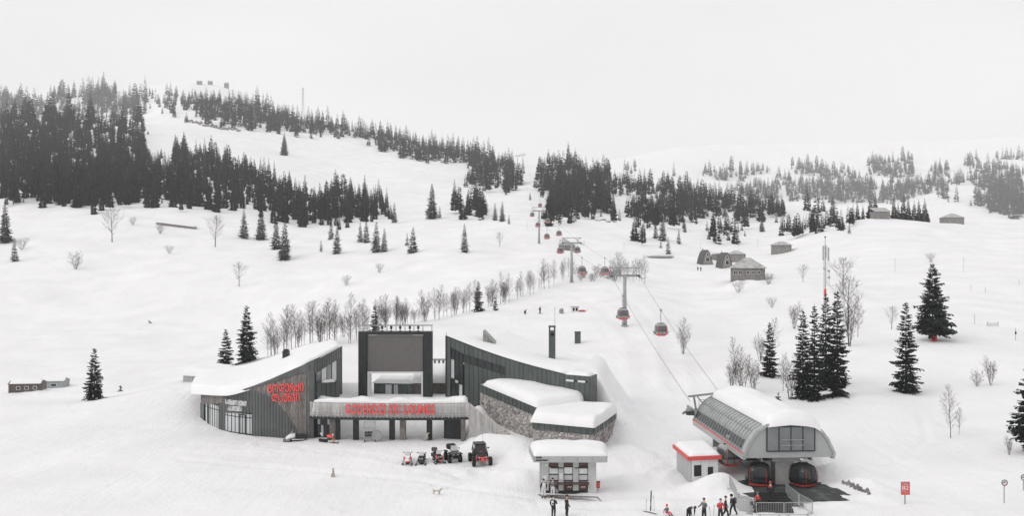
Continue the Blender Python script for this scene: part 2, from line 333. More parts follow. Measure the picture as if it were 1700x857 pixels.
def squeeze(d): return float(np.interp(d, [0, 450, 1450, 2250, 3200, 3600], [0, 450, 800, 1500, 2900, 3500]))
ND, NU = 800, 640
LD0, LD1 = math.log(14.0), math.log(3560.0)
U0, U1 = -1.0, 1.0
def _pchip(x, y, xq):
    x = np.asarray(x, float); y = np.asarray(y, float)
    h = np.diff(x); dl = np.diff(y)/h
    m = np.zeros_like(y)
    m[0], m[-1] = dl[0], dl[-1]
    for i in range(1, len(x)-1):
        if dl[i-1]*dl[i] > 0:
            w1, w2 = 2*h[i]+h[i-1], h[i]+2*h[i-1]
            m[i] = (w1+w2)/(w1/dl[i-1]+w2/dl[i])
    i = np.clip(np.searchsorted(x, xq)-1, 0, len(x)-2)
    t = np.clip((xq-x[i])/h[i], 0, 1)
    return ((2*t**3-3*t**2+1)*y[i]+(t**3-2*t**2+t)*h[i]*m[i]
            +(-2*t**3+3*t**2)*y[i+1]+(t**3-t**2)*h[i]*m[i+1])
LDS = np.linspace(LD0, LD1, ND); DS = np.exp(LDS); US = np.linspace(U0, U1, NU)
_TABS = {}
def _value_noise(x, y, seed):
    if seed not in _TABS: _TABS[seed] = np.random.RandomState(seed).rand(256, 256)
    tab = _TABS[seed]
    xi = np.floor(x).astype(int); yi = np.floor(y).astype(int)
    fx = x-xi; fy = y-yi
    fx = fx*fx*(3-2*fx); fy = fy*fy*(3-2*fy)
    a = tab[xi % 256, yi % 256]; b = tab[(xi+1) % 256, yi % 256]
    c = tab[xi % 256, (yi+1) % 256]; d = tab[(xi+1) % 256, (yi+1) % 256]
    return (a*(1-fx)+b*fx)*(1-fy)+(c*(1-fx)+d*fx)*fy - .5
def _smooth(Z, k, axis):
    w = np.exp(-.5*(np.arange(-3*k, 3*k+1)/k)**2); w /= w.sum()
    P = np.pad(Z, [(3*k, 3*k) if a == axis else (0, 0) for a in (0, 1)], mode='edge')
    return np.apply_along_axis(lambda v: np.convolve(v, w, mode='valid'), axis, P)
def build_height():
    pxs = sorted(PROFILES); prof = []
    for px in pxs:
        ds, zs = [], []
        for e in PROFILES[px]:
            d = stretch(e[0])
            z = CAMZ+(e[2]-CAMZ)*d/e[0] if len(e) == 3 else CAMZ-(e[1]-CY)/FPX*d
            ds.append(math.log(d)); zs.append(z)
        prof.append(_pchip(ds, zs, LDS))
    prof = np.array(prof)                       # columns x ND
    us = np.array([(p-CX)/FPX for p in pxs])
    Z = np.zeros((ND, NU))
    for i in range(ND):
        Z[i] = _pchip(us, prof[:, i], np.clip(US, us[0], us[-1]))
    Z = _smooth(_smooth(Z, 2, 0), 9, 1)
    X = US[None, :]*DS[:, None]; Y = np.repeat(DS[:, None], NU, 1)
    far = np.clip((Y-150)/200, 0, 1)
    Z += far*(3.2*_value_noise(X/38+7, Y/38, 1)+1.6*_value_noise(X/15, Y/15+3, 2))
    Z += np.clip((Y-500)/400, 0, 1)*(8*_value_noise(X/120, Y/120+9, 5)+4*_value_noise(X/45, Y/45, 6))
    Z += .16*_value_noise(X/5.5, Y/5.5, 3)+.3*_value_noise(X/13, Y/13, 8)+.05*_value_noise(X/1.7, Y/1.7, 4)
    for (x, y, rx, ry, rot, zt) in FLATS:       # levelled ground: rounded box, blended at its rim
        c, s = math.cos(rot), math.sin(rot)
        a = np.abs((X-x)*c+(Y-y)*s)-rx; b = np.abs(-(X-x)*s+(Y-y)*c)-ry
        dist = np.hypot(np.maximum(a, 0), np.maximum(b, 0))
        w = np.clip(1-dist/2.5, 0, 1); w = w*w*(3-2*w)
        Z = Z*(1-w)+zt*w
    for (x, y, rx, ry, rot, h) in MOUNDS:
        c, s = math.cos(rot), math.sin(rot)
        a = ((X-x)*c+(Y-y)*s)/rx; b = (-(X-x)*s+(Y-y)*c)/ry
        n = 1+.35*_value_noise(X/1.6, Y/1.6, 11)
        Z += h*np.exp(-(a*a+b*b))*n
    for (pts, w, dep) in TRACKS:                 # packed trails and wheel ruts pressed into the snow
        P = [(hx, hy) for hx, hy in ((((a-CX)/FPX*b), b) for a, b in pts)]
        xs, ys = [p[0] for p in P], [p[1] for p in P]; mg = w*5
        sel = np.where((X > min(xs)-mg) & (X < max(xs)+mg) & (Y > min(ys)-mg) & (Y < max(ys)+mg)); Xs, Ys = X[sel], Y[sel]
        best = np.full(Xs.shape, 1e9)
        for (x0, y0), (x1, y1) in zip(P[:-1], P[1:]):
            dx, dy = x1-x0, y1-y0; t = np.clip(((Xs-x0)*dx+(Ys-y0)*dy)/(dx*dx+dy*dy), 0, 1)
            best = np.minimum(best, np.hypot(Xs-x0-t*dx, Ys-y0-t*dy))
        q = best/w
        Z[sel] += dep*(-np.exp(-q*q)+.45*np.exp(-((q-1.7)/.55)**2))*(1+.8*_value_noise(Xs/1.3, Ys/1.3, 41))
    rough = np.zeros_like(Z)                     # trampled and ploughed places
    for (x, y, rx, ry) in TRAMPLED: rough = np.maximum(rough, np.exp(-((X-x)/rx)**2-((Y-y)/ry)**2))
    Z += rough*(.22*_value_noise(X/1.1, Y/1.1, 51)+.14*_value_noise(X/.55, Y/.55, 52))
    # the cut bank behind the terrace: level yard in front, snow heaped up behind the deck
    PXg = CX+X/Y*FPX
    zt = np.interp(Y, [98, 104.8, 106.5, 108.8, 110.4, 114, 118, 128], [0, 0, .8, 2.4, 3.45, 3.4, 3.0, 3.3])
    zt = zt+(.45*_value_noise(X/1.1, Y/1.1, 21)+.4*_value_noise(X/.5, Y/.5, 22))*np.clip((Y-104.5)/2, 0, 1)*np.clip((112-Y)/2, 0, 1)
    w = np.clip((PXg-500)/14, 0, 1)*np.clip((786-PXg)/14, 0, 1)*np.clip((Y-96)/3, 0, 1)*np.clip((134-Y)/8, 0, 1)
    Z = Z*(1-w)+zt*w
    return X, Y, Z
def ground(x, y):
    """height of the snow at a place on the map"""
    y = max(y, 14.1); u = x/y
    fi = (math.log(y)-LD0)/(LD1-LD0)*(ND-1); fj = (u-U0)/(U1-U0)*(NU-1)
    fi = min(max(fi, 0), ND-1.001); fj = min(max(fj, 0), NU-1.001)
    i, j = int(fi), int(fj); a, b = fi-i, fj-j
    return ((HZ[i, j]*(1-b)+HZ[i, j+1]*b)*(1-a)+(HZ[i+1, j]*(1-b)+HZ[i+1, j+1]*b)*a)
def hit(px, py, dmin=60.0, last=False):
    """where the line of sight through a photo pixel meets the snow (x, y, z), or None"""
    u = (px-CX)/FPX; fj = (u-U0)/(U1-U0)*(NU-1); j = int(min(max(fj, 0), NU-2)); b = fj-j
    col = HZ[:, j]*(1-b)+HZ[:, j+1]*b
    g = CAMZ-(py-CY)/FPX*DS-col
    ok = np.where((g[:-1] > 0) & (g[1:] <= 0) & (DS[:-1] > dmin))[0]
    if len(ok) == 0: return None
    i = ok[-1] if last else ok[0]
    t = g[i]/(g[i]-g[i+1]); d = DS[i]+(DS[i+1]-DS[i])*t
    return (u*d, d, CAMZ-(py-CY)/FPX*d)
def at(px, d):
    """the place on the snow in the column px at distance d"""
    x = (px-CX)/FPX*d
    return (x, d, ground(x, d))
HX, HY, HZ = build_height()
def build_ground():
    verts = np.stack([HX, HY, HZ], -1).reshape(-1, 3)
    idx = np.arange(ND*NU).reshape(ND, NU)
    f = np.stack([idx[:-1, :-1], idx[:-1, 1:], idx[1:, 1:], idx[1:, :-1]], -1).reshape(-1, 4)
    # apron that carries the sheet on behind and below the viewpoint
    back = np.stack([np.linspace(-600, 600, NU), np.full(NU, -300.0), np.zeros(NU)], -1)
    n0 = len(verts); verts = np.vstack([verts, back]); bi = n0+np.arange(NU)
    f = np.vstack([f, np.stack([bi[:-1], bi[1:], idx[0, 1:], idx[0, :-1]], -1)])
    me = bpy.data.meshes.new("snow_ground")
    me.vertices.add(len(verts)); me.vertices.foreach_set("co", verts.ravel())
    me.loops.add(f.size); me.loops.foreach_set("vertex_index", f.ravel().astype(np.int32))
    me.polygons.add(len(f)); me.polygons.foreach_set("loop_start", np.arange(0, f.size, 4, dtype=np.int32))
    me.update(calc_edges=True); me.shade_smooth(); me.materials.append(MATS['snow'])
    struct(link("snow_ground", me))
build_ground()
# ------------------------------------------------------------------ trees
def mesh_from(name, vs, fs, m, smooth=False):
    me = bpy.data.meshes.new(name); me.from_pydata([tuple(v) for v in vs], [], fs); me.update()
    me.materials.append(MATS[m])
    if smooth: me.shade_smooth()
    return me
def trunk_mesh(h, r, seed, m='bark', lean=0.0, red=False):
    rnd = random.Random(seed); mb = MB(); pts = []
    k = 6
    for i in range(k+1):
        t = i/k; pts.append(Vector((rnd.uniform(-.04, .04)*h*.1*t+lean*t, rnd.uniform(-.04, .04)*h*.1*t, h*t-.6*(i == 0))))
    mb.path(pts, [r*(1-.93*i/k) for i in range(k+1)], 6)
    return mb.mesh("trunk")
def needle_crown(h, rad, seed, levels, per, twigs, skirt=.08, power=.85, ragged=.25, wide=.2, top=1.0):
    """whorls of drooping boughs; every bough carries hanging twig blades"""
    rnd = random.Random(seed); vs = []; fs = []
    def tri(a, b, c):
        n = len(vs); vs.extend((a, b, c)); fs.append((n, n+1, n+2))
    bare = [rnd.uniform(0, 2*math.pi) for _ in range(2)]
    for l in range(levels):
        t = (l+rnd.uniform(-.3, .3))/levels; t = min(max(t, 0), .985)
        z0 = h*(skirt+(1-skirt)*t)
        L0 = rad*((1-t)**power)*(1.0 if t > .06 else .8)+.018*h
        n = max(3, int(per*(1-.5*t)+rnd.uniform(-.6, .9)))
        a0 = rnd.uniform(0, 6.28)
        for k in range(n):
            a = a0+6.283*k/n+rnd.uniform(-.35, .35)
            L = L0*rnd.uniform(1-ragged*1.6, 1+ragged)
            if min(abs((a-b+math.pi) % (2*math.pi)-math.pi) for b in bare) < .35: L *= .75
            d = Vector((math.cos(a), math.sin(a), 0)); s = Vector((-d.y, d.x, 0))
            droop = rnd.uniform(.12, .42)*(1-.7*t)
            p0 = Vector((0, 0, min(z0+rnd.uniform(-.6, .6)*h*(1-skirt)/levels, h*.985)))
            def P(q): return p0+d*(L*q)+Vector((0, 0, -droop*L*(q**1.1)+.13*L*max(0, q-.6)*2+(.35*L*q*t)))
            w = wide*L*.5
            if twigs <= 1:
                m = P(.55); e = P(1.0); b = P(.08)
                sag = Vector((0, 0, -.30*L0*(1-.6*t)-.05*h/levels))
                tri(b, m+s*w+sag*.5, e); tri(b, e, m-s*w+sag*.5)
                tri(b, m+sag*rnd.uniform(.9, 1.8), e)
            else:
                b = P(.05)
                tri(b, P(.6)+s*w*.35, P(1.0)); tri(b, P(1.0), P(.6)-s*w*.35)
                for j in range(twigs):
                    q = .18+.82*(j+rnd.random()*.7)/twigs; c = P(min(q, 1)); sd = 1 if j % 2 else -1
                    tl = L*.34*(1.15-.65*q)*rnd.uniform(.7, 1.25)+.1
                    dirv = (d*rnd.uniform(.25, .8)+s*sd*rnd.uniform(.4, 1.0)+Vector((0, 0, rnd.uniform(-.75, -.1)))).normalized()
                    wv = dirv.cross(Vector((rnd.uniform(-1, 1), rnd.uniform(-1, 1), rnd.uniform(.3, 1)))).normalized()*tl*rnd.uniform(.16, .28)
                    e = c+dirv*tl; m = c+dirv*tl*.5
                    tri(c, m+wv, e); tri(c, e, m-wv)
    tipz = h*top; n = len(vs)
    for k in range(3):
        a = 2.1*k; b = Vector((math.cos(a), math.sin(a), 0))*.006*h
        tri(Vector((0, 0, tipz+.02*h)), Vector((0, 0, h*.93))+b, Vector((0, 0, h*.93))-b)
    return vs, fs
FIR_FAR = []          # prototypes: (trunk mesh, crown mesh), unit metre scale, 18 m tall
for k in range(9):
    wide_top = k in (7, 8)
    v, f = needle_crown(18, [2.8, 3.1, 3.4, 2.9, 3.6, 2.5, 3.2, 2.4, 2.6][k], 100+k, 30 if not wide_top else 24, 8, 1, skirt=.03 if not wide_top else .2, power=1.0 if not wide_top else .42, ragged=.22, wide=.75)
    FIR_FAR.append((trunk_mesh(17.5, .24, k), mesh_from("crown", v, f, 'needles'), v, f))
    FIR_FAR[-1][0].materials.append(MATS['bark'])
FIR_LOW = []
for k in range(6):
    v, f = needle_crown(18, [2.6, 3.0, 3.3, 2.4, 2.8, 2.9][k], 300+k, 19, 6, 1, skirt=.02 if k < 4 else .2, power=.8 if k < 4 else .45, ragged=.2, wide=1.15)
    FIR_LOW.append((np.array([tuple(p) for p in v]), np.array(f)))
def make_fir(px, py, hpx, label, group=None, d=None, detail=True, seed=0, rad=.17, skirt=.05, ragged=.25, per=8, lev=3.0, twigs=13, power=.85):
    """a spruce of its own: trunk and crown"""
    p = at(px, d) if d else hit(px, py)
    h = hpx/FPX*p[1]; base = (p[0], p[1], p[2]-.15)
    t = thing('fir_tree', label, 'tree', base, random.Random(seed).uniform(0, 6), group)
    v, f = needle_crown(h, h*rad, seed, int(h*lev), per, twigs, skirt=skirt, ragged=ragged, wide=.3, power=power)
    link('crown', mesh_from('crown', v, f, 'needles_near'), t)
    tm = trunk_mesh(h*.97, max(.1, h*.014), seed); tm.materials.append(MATS['bark']); link('trunk', tm, t)
    return t, p, h
def far_fir(p, h, k, label, group, seed=0):
    s = h/18.0; tr, cr = FIR_FAR[k][:2]; r = random.Random(seed)
    t = thing('fir_tree', label, 'tree', (p[0], p[1], p[2]-.2), r.uniform(0, 6.28), group)
    t.scale = (s*r.uniform(.9, 1.3),)*2+(s,)
    t.rotation_euler = (r.uniform(-.03, .03), r.uniform(-.03, .03), t.rotation_euler[2])
    link('trunk', tr, t); link('crown', cr, t)
    return t

# ---- bare broadleaf trees and bushes
def bare_branches(h, seed, stems=1, n1=22, n2=6, n3=3, lean=.0, wid=.3, rise=.75, first=.2, r0=.1, shape=.35):
    rnd = random.Random(seed); tr = MB(); br = MB()
    def rv(a): return Vector((rnd.uniform(-a, a), rnd.uniform(-a, a), rnd.uniform(-a, a)))
    def limb(p, d, L, r, seg, tgt, sides, curve, up):
        pts = [p]; dd = d.normalized()
        for i in range(seg):
            dd = (dd+rv(curve)+Vector((0, 0, up))).normalized(); pts.append(pts[-1]+dd*(L/seg))
        for i in range(seg): tgt.tube(pts[i], pts[i+1], max(r*(1-.8*i/seg), .007), max(r*(1-.8*(i+1)/seg), .006), sides, cap=False)
        return pts, dd
    def along(pts, t):
        n = len(pts)-1; k = min(int(t*n), n-1); return pts[k].lerp(pts[k+1], t*n-k), (pts[k+1]-pts[k]).normalized()
    for s_ in range(stems):
        a = 6.283*s_/stems+rnd.uniform(-.6, .6); o = Vector((math.cos(a), math.sin(a), 0))
        hh = h*(1 if stems == 1 else rnd.uniform(.62, 1)); base = o*(h*.035*rnd.random()*(stems > 1))+Vector((0, 0, -.3))
        pts, _ = limb(base, Vector((0, 0, 1))+o*lean*rnd.uniform(.4, 1.2), hh, r0, 6, tr, 5, .05, .02)
        m = max(5, int(n1/(stems**.5)))
        for i in range(m):
            t = first+(1-first)*(i+rnd.random())/m; p, d0 = along(pts, min(t, .98)); q = (t-first)/(1-first)
            a = i*2.4+rnd.uniform(-.5, .5); sd = Vector((math.cos(a), math.sin(a), 0))
            L = hh*wid*(min(1, (q+.12)/shape) if q < shape else (1-(q-shape)/(1-shape)*.82))*rnd.uniform(.75, 1.25)
            P1, _ = limb(p, sd+Vector((0, 0, rise*rnd.uniform(.7, 1.3))), L, r0*.34*(1-.5*q), 3, br, 3, .12, .09)
            for j in range(n2):
                t2 = .18+.8*(j+rnd.random())/n2; p2, d2 = along(P1, min(t2, .98))
                P2, _ = limb(p2, d2*.75+rv(.75)+Vector((0, 0, .25)), L*rnd.uniform(.28, .5)*(1.2-.5*t2), .012, 2, br, 3, .15, .06)
                for k in range(n3):
                    p3, d3 = along(P2, rnd.uniform(.25, .95)); limb(p3, d3*.7+rv(.8)+Vector((0, 0, .2)), L*rnd.uniform(.12, .24), .007, 1, br, 3, .1, 0)
    a = tr.mesh('trunk'); a.materials.append(MATS['twig']); b = br.mesh('branches'); b.materials.append(MATS['twig'])
    return a, b
BARE = {
 'tall': [bare_branches(10, s, 1, 34, 7, 3, wid=.25, rise=.9, first=.2, r0=.075, shape=.3) for s in (1, 2, 3, 4, 5, 6)],
 'round': [bare_branches(8, s, 1, 24, 7, 4, wid=.42, rise=.75, first=.24, r0=.13, shape=.4) for s in (11, 12, 13)],
 'bush': [bare_branches(5, s, 8, 30, 4, 2, lean=.5, wid=.42, rise=.6, first=.12, r0=.032, shape=.35) for s in (21, 22, 23)],
 'clump': [bare_branches(9, s, 5, 48, 6, 3, lean=.22, wid=.26, rise=.9, first=.2, r0=.055, shape=.4) for s in (31, 32, 33)],
}
BARE_H = {'tall': 10.3, 'round': 9.2, 'bush': 5.2, 'clump': 9.3}
_bare_n = [0]
def bare_tree(kind, px, py, hpx, label, group=None, d=None, name='bare_tree', cat='tree'):
    p = at(px, d) if d else hit(px, py)
    if p is None: return None
    h = hpx/FPX*p[1]; s = h/BARE_H[kind]; k = _bare_n[0]; _bare_n[0] += 1
    t = thing(name, label, cat, p, (k*2.399) % 6.28, group); t.scale = (s, s, s)
    a, b = BARE[kind][k % len(BARE[kind])]
    link('trunk', a, t); link('branches', b, t)
    return t
# ------------------------------------------------------------------ the woods
def inside(x, y, poly):
    c = False; n = len(poly)
    for i in range(n):
        x1, y1 = poly[i]; x2, y2 = poly[(i+1) % n]
        if (y1 > y) != (y2 > y) and x < (x2-x1)*(y-y1)/(y2-y1)+x1: c = not c
    return c
# outline of each stand where its trunks meet the snow, spacing, tree height in metres
WOODS = [
 ("dark fir in the dense wood on the near left slope", "firs of the near left wood",
  [(0,205),(110,205),(215,216),(240,235),(256,285),(268,305),(262,342),(215,338),(170,348),(100,342),(40,333),(0,338)], 7.2, 4.2, (9, 17), 0),
 ("fir in the wood below the middle snow bowl", "firs of the lower middle wood",
  [(276,285),(288,258),(345,262),(400,282),(448,300),(470,318),(540,328),(600,330),(640,340),(650,362),(610,366),(560,376),(500,372),(455,366),(420,352),(350,346),(275,340)], 7.6, 4.6, (9, 17), 1),
 ("fir on the small rise between the two left woods", "firs of the upper left clump", [(250,158),(300,172),(296,190),(262,182)], 5, 3, (10, 16), 2),
 ("hazy fir in the band of wood under the left skyline", "firs of the ridge wood",
  [(305,160),(420,176),(520,195),(600,214),(620,226),(560,224),(500,222),(440,214),(380,208),(320,196)], 5, 3.0, (9, 17), 2),
 ("hazy fir in the wood along the falling middle skyline", "firs of the middle ridge wood",
  [(610,212),(700,236),(780,252),(856,268),(862,296),(820,284),(760,268),(700,266),(660,256),(625,246)], 5, 3.0, (9, 16), 2),
 ("fir in the dark stand left of the topmost lift pylon", "firs left of the top pylon", [(785,282),(862,284),(862,312),(832,322),(795,312),(776,308)], 6, 3.4, (9, 16), 3),
 ("fir in the compact stand at the right edge of the snow bowl", "firs at the bowl edge", [(754,340),(806,344),(809,361),(780,360),(754,354)], 6, 3.2, (10, 16), 3),
 ("fir in the dense wood right of the gondola line", "firs right of the gondola line",
  [(892,284),(940,270),(985,286),(1030,304),(1030,318),(1010,330),(1010,350),(1030,362),(990,358),(960,364),(930,372),(908,372),(905,330)], 5.6, 3.3, (8, 17), 4),
 ("fir in the upper band of wood behind the snow strip", "firs of the upper right band",
  [(1030,304),(1100,312),(1190,326),(1210,332),(1190,338),(1120,330),(1060,322),(1035,318)], 5.5, 3.0, (9, 15), 4),
 ("fir in the long lower wood right of the snow hump", "firs of the lower right wood",
  [(1048,345),(1110,340),(1190,334),(1255,340),(1300,350),(1308,362),(1230,366),(1180,358),(1140,372),(1110,376),(1080,374),(1050,380)], 5.6, 3.2, (8, 15), 4),
 ("small fir in the group above the clearing by the bare trees", "small firs above the clearing", [(1040,396),(1072,398),(1070,414),(1056,416),(1040,406)], 7, 4.5, (8, 13), 5),
 ("small fir on the slope behind the cluster of cabins", "small firs behind the cabins", [(1165,382),(1240,382),(1245,400),(1200,404),(1170,396)], 8, 4, (6, 12), 5),
 ("small fir on the crest left of the radio mast", "firs on the crest by the mast", [(1298,390),(1340,378),(1410,368),(1412,376),(1350,388),(1300,397)], 7, 3, (8, 13), 5),
 ("hazy fir on the hump under the far right wood", "firs on the far hump", [(1330,346),(1360,344),(1365,352),(1335,354)], 6, 3, (10, 16), 5),
 ("misty fir of the far right wood", "firs of the far right wood",
  [(1215,318),(1300,304),(1400,306),(1480,310),(1560,302),(1700,288),(1700,366),(1640,352),(1590,330),(1540,322),(1500,336),(1420,338),(1330,334),(1250,330)], 5.2, 2.8, (15, 27), 6),
 ("pale fir dissolving in mist on the far right slopes", "firs lost in mist on the right", [(1400,270),(1700,262),(1700,284),(1560,292),(1440,296),(1300,300),(1220,300),(1040,285),(1050,280),(1200,288)], 6, 2.6, (16, 34), 7),
 ("hazy fir on the rise between near left wood and skyline", "firs under the far left skyline", [(0,184),(110,180),(180,178),(226,172),(250,186),(236,206),(200,208),(120,200),(0,200)], 6.5, 3.4, (12, 24), 4),
 ("pale fir on the misty far left skyline", "firs of the far left skyline", [(0,162),(60,160),(160,153),(230,155),(300,160),(290,168),(220,180),(120,176),(0,182)], 6, 3.0, (20, 36), 7),
]
def plant_woods():
    cand = []
    for wi, (label, group, poly, sx, sy, (h0, h1), kd) in enumerate(WOODS):
        r = random.Random(50+wi); xs = [q[0] for q in poly]; ys = [q[1] for q in poly]; got = []
        area = (max(xs)-min(xs))*(max(ys)-min(ys)); tries = int(area/(sx*sy)*2.6)
        for _ in range(tries):
            x, y = r.uniform(min(xs)-16, max(xs)+16), r.uniform(min(ys)-8, max(ys)+8)
            if not 0 <= x <= 1700: continue
            jx, jy = 9*math.sin(x*.11+y*.07)+6*math.sin(x*.31), 5*math.sin(x*.17+wi)+3*math.sin(x*.43+1)
            stray = not inside(x+jx*.6, y+(jy if kd < 6 else .4*jy), poly)
            if stray and (kd in (5, 7) or r.random() > .10 or not inside(x+r.uniform(-22, 22), y+r.uniform(-12, 12), poly)): continue
            if any(abs(x-a)/sx < 1 and abs(y-b)/sy < 1 and ((x-a)/sx)**2+((y-b)/sy)**2 < 1 for a, b in got): continue
            g_ = float(_value_noise(np.array([x/26.0+wi*3]), np.array([y/13.0]), 61)[0])
            if g_ > (.36 if kd < 5 else .22 if kd == 6 else -.02) and kd not in (2, 5): continue
            p = hit(x, y)
            if p is None: continue
            got.append((x, y))
            h = lerp(h0, h1, r.random()**1.3)*(1.0 if r.random() > .1 else 1.25)*(.55 if r.random() < .12 else 1)
            if kd == 7: h *= r.uniform(.8, 1.15)
            h *= p[1]/squeeze(p[1])*(r.uniform(.4, .8) if stray else 1)
            lo_y, hi_y, lo_x, hi_x = min(ys), max(ys), min(xs), max(xs); fy, fx = (y-lo_y)/(hi_y-lo_y), (x-lo_x)/(hi_x-lo_x)
            size = 'tall ' if h > lerp(h0, h1, .6) else 'small ' if h < lerp(h0, h1, .25) else ''
            where = ('top', 'upper', 'lower', 'bottom')[min(3, max(0, int(fy*4)))]+' '+('far left', 'left', 'centre left', 'centre', 'centre right', 'right', 'far right')[min(6, max(0, int(fx*7)))]
            cand.append((h/p[1], p, h, (size+label, where), group, r.randint(0, 10**6), kd))
    cand.sort(key=lambda c: -c[0])
    return cand
SINGLE_FIRS = [   # photo column, row of the foot, height in pixels, label
 (8, 403, 68, "fir cut by the left edge of the view above the open field"),
 (24, 434, 40, "small fir left of a bare bush on the open left field"),
 (405, 396, 50, "fir in front of the lower wood, left one of a close pair"),
 (433, 398, 56, "fir in front of the lower wood, right one of a close pair"),
 (459, 414, 54, "left fir of the twin firs below the lower wood"),
 (473, 431, 66, "right, lower fir of the twin firs below the lower wood"),
 (533, 418, 20, "very small fir alone below the lower wood"),
 (560, 421, 48, "slim fir below the lower wood beside a very small one"),
 (550, 398, 34, "short fir at the foot of the lower wood above a slim one"),
 (598, 402, 34, "shorter left fir of two below the right end of the wood"),
 (608, 403, 40, "right fir of two below the right end of the wood"),
 (625, 419, 52, "left fir of the pair on the mound right of the wood"),
 (638, 418, 40, "right fir of the pair on the mound right of the wood"),
 (655, 370, 34, "last fir at the right end of the lower wood"),
 (686, 420, 44, "broad fir standing alone in the middle snow bowl"),
 (676, 408, 22, "little fir tucked against the lone broad fir"),
 (771, 419, 48, "slender fir alone on the open piste"),
 (717, 364, 60, "tall leaning fir alone in the upper snow bowl"),
 (730, 362, 20, "tiny fir right of the tall leaning fir"),
 (822, 366, 30, "left fir of three beside the stand at the bowl edge"),
 (834, 368, 34, "right fir of three beside the stand at the bowl edge"),
 (845, 372, 16, "small dark fir low beside three firs at the bowl edge"),
 (1088, 396, 30, "left fir of two on the slope under the snow hump"),
 (1100, 400, 44, "right, taller fir of two on the slope under the snow hump"),
 (1109, 422, 30, "small fir above the snowed-in footbridge"),
 (1097, 412, 16, "tiny fir left of the one above the footbridge"),
 (1127, 405, 26, "small fir left of the group behind the cabins"),
 (1137, 386, 22, "small fir alone on the snow above the cabins"),
 (880, 332, 14, "tiny fir under the gondola cable"),
 (472, 258, 38, "slim fir alone at the top left of the middle snow bowl"),
 (474, 300, 14, "little dark fir in the middle snow bowl"),
 (232, 248, 40, "fir at the right tip of the near left wood, by the snow strip"),
 (1265, 385, 30, "fir on the slope between cabins and crest"),
 (1410, 388, 18, "small fir at the right end of the crest trees"),
]
def build_woods():
    cand = plant_woods(); n_near = 300-len(SINGLE_FIRS)-28
    for i, (_, p, h, label, group, sd, kd) in enumerate(cand[:n_near]):
        k = sd % 7 if sd % 11 else 7+(sd//11) % 2
        lab = label[0]+', '+label[1]
        far_fir(p, h, k, lab if len(lab.split()) <= 16 else label[0], group, sd)
    vs, fs, off = [], [], 0
    for _, p, h, label, group, sd, kd in cand[n_near:]:
        r = random.Random(sd); v, f = FIR_LOW[sd % (4 if kd < 3 else 6)]
        if kd < 2:
            q = FIR_FAR[sd % 9]; v, f = np.array([tuple(a) for a in q[2]]), np.array(q[3])
        s = h/18.0; a = r.uniform(0, 6.28); c_, s_ = math.cos(a), math.sin(a); w = s*r.uniform(.95, 1.4)
        q = np.empty_like(v); q[:, 0] = (v[:, 0]*c_-v[:, 1]*s_)*w+p[0]; q[:, 1] = (v[:, 0]*s_+v[:, 1]*c_)*w+p[1]; q[:, 2] = v[:, 2]*s+p[2]-.2
        vs.append(q); fs.append(f+off); off += len(v)
    V_ = np.vstack(vs); F_ = np.vstack(fs)
    me = bpy.data.meshes.new("fir_forest"); me.vertices.add(len(V_)); me.vertices.foreach_set("co", V_.ravel())
    me.loops.add(F_.size); me.loops.foreach_set("vertex_index", F_.ravel().astype(np.int32))
    me.polygons.add(len(F_)); me.polygons.foreach_set("loop_start", np.arange(0, F_.size, 3, dtype=np.int32))
    me.update(calc_edges=True); me.materials.append(MATS['needles'])
    tag(link("fir_forest", me), "mass of distant firs covering the upper slopes and ridges", "forest", kind='stuff')
    pass
build_woods()
for i, (px, py, hp, lab) in enumerate(SINGLE_FIRS):
    make_fir(px, py, hp, lab, seed=500+i, rad=.18 if px != 686 else .22, twigs=7, lev=3.2, per=8, skirt=.02)
for i, (px, hp, d) in enumerate(((1424, 34, 470), (1433, 26, 474), (1445, 40, 470), (1454, 44, 474), (1484, 38, 468), (1491, 30, 474), (1499, 40, 470), (1508, 42, 473), (1517, 34, 469), (1526, 38, 472), (1535, 40, 470), (1541, 20, 467))):
    p = at(px, d); side = 'left' if px < 1460 else 'right'; n = ("first", "second", "third", "fourth", "fifth", "sixth", "seventh", "eighth")[i if i < 4 else i-4]
    far_fir(p, hp/FPX*d, i % 7, n+" fir in the row "+side+" of the plank barn on the crest", "firs beside the plank barn", 4000+i)
# the big spruces near the lift station and the lodge
BIG_FIRS = [
 (157, 664, 88, None, .185, "medium spruce standing alone left of the lodge"),
 (375, 606, 68, 155, .19, "smaller spruce of the pair behind the snow covered left roof"),
 (410, 608, 95, 157, .19, "taller spruce of the pair behind the snow covered left roof"),
 (623, 548, 46, 176, .2, "spruce top rising behind the big video screen"),
 (794, 518, 52, None, .17, "spruce half hidden among the bare trees along the piste edge"),
 (822, 516, 26, None, .2, "short spruce in the bare tree row near the middle"),
 (1278, 626, 92, None, .15, "slim spruce left of the dense spruce cluster"),
 (1333, 662, 150, None, .115, "left spruce of the dense cluster above the lift station"),
 (1352, 664, 160, None, .095, "middle spruce of the dense cluster, in front of the mast"),
 (1390, 658, 178, None, .118, "tallest spruce on the right side of the dense cluster"),
 (1371, 650, 158, 131, .12, "rear spruce of the dense cluster, top just under the mast"),
 (1504, 652, 152, None, .14, "spruce with full boughs standing alone right of the cluster"),
 (1548, 566, 130, None, .235, "broad spruce with red padding round its trunk"),
 (1709, 752, 155, None, .18, "spruce cut by the right edge with red padded trunk"),
 (1292, 666, 16, None, .4, "tiny spruce poking out of the snow behind the station"),
 (200, 650, 12, None, .4, "tiny spruce tip in the snow right of the lone spruce"),
 ]
FIRP = {}
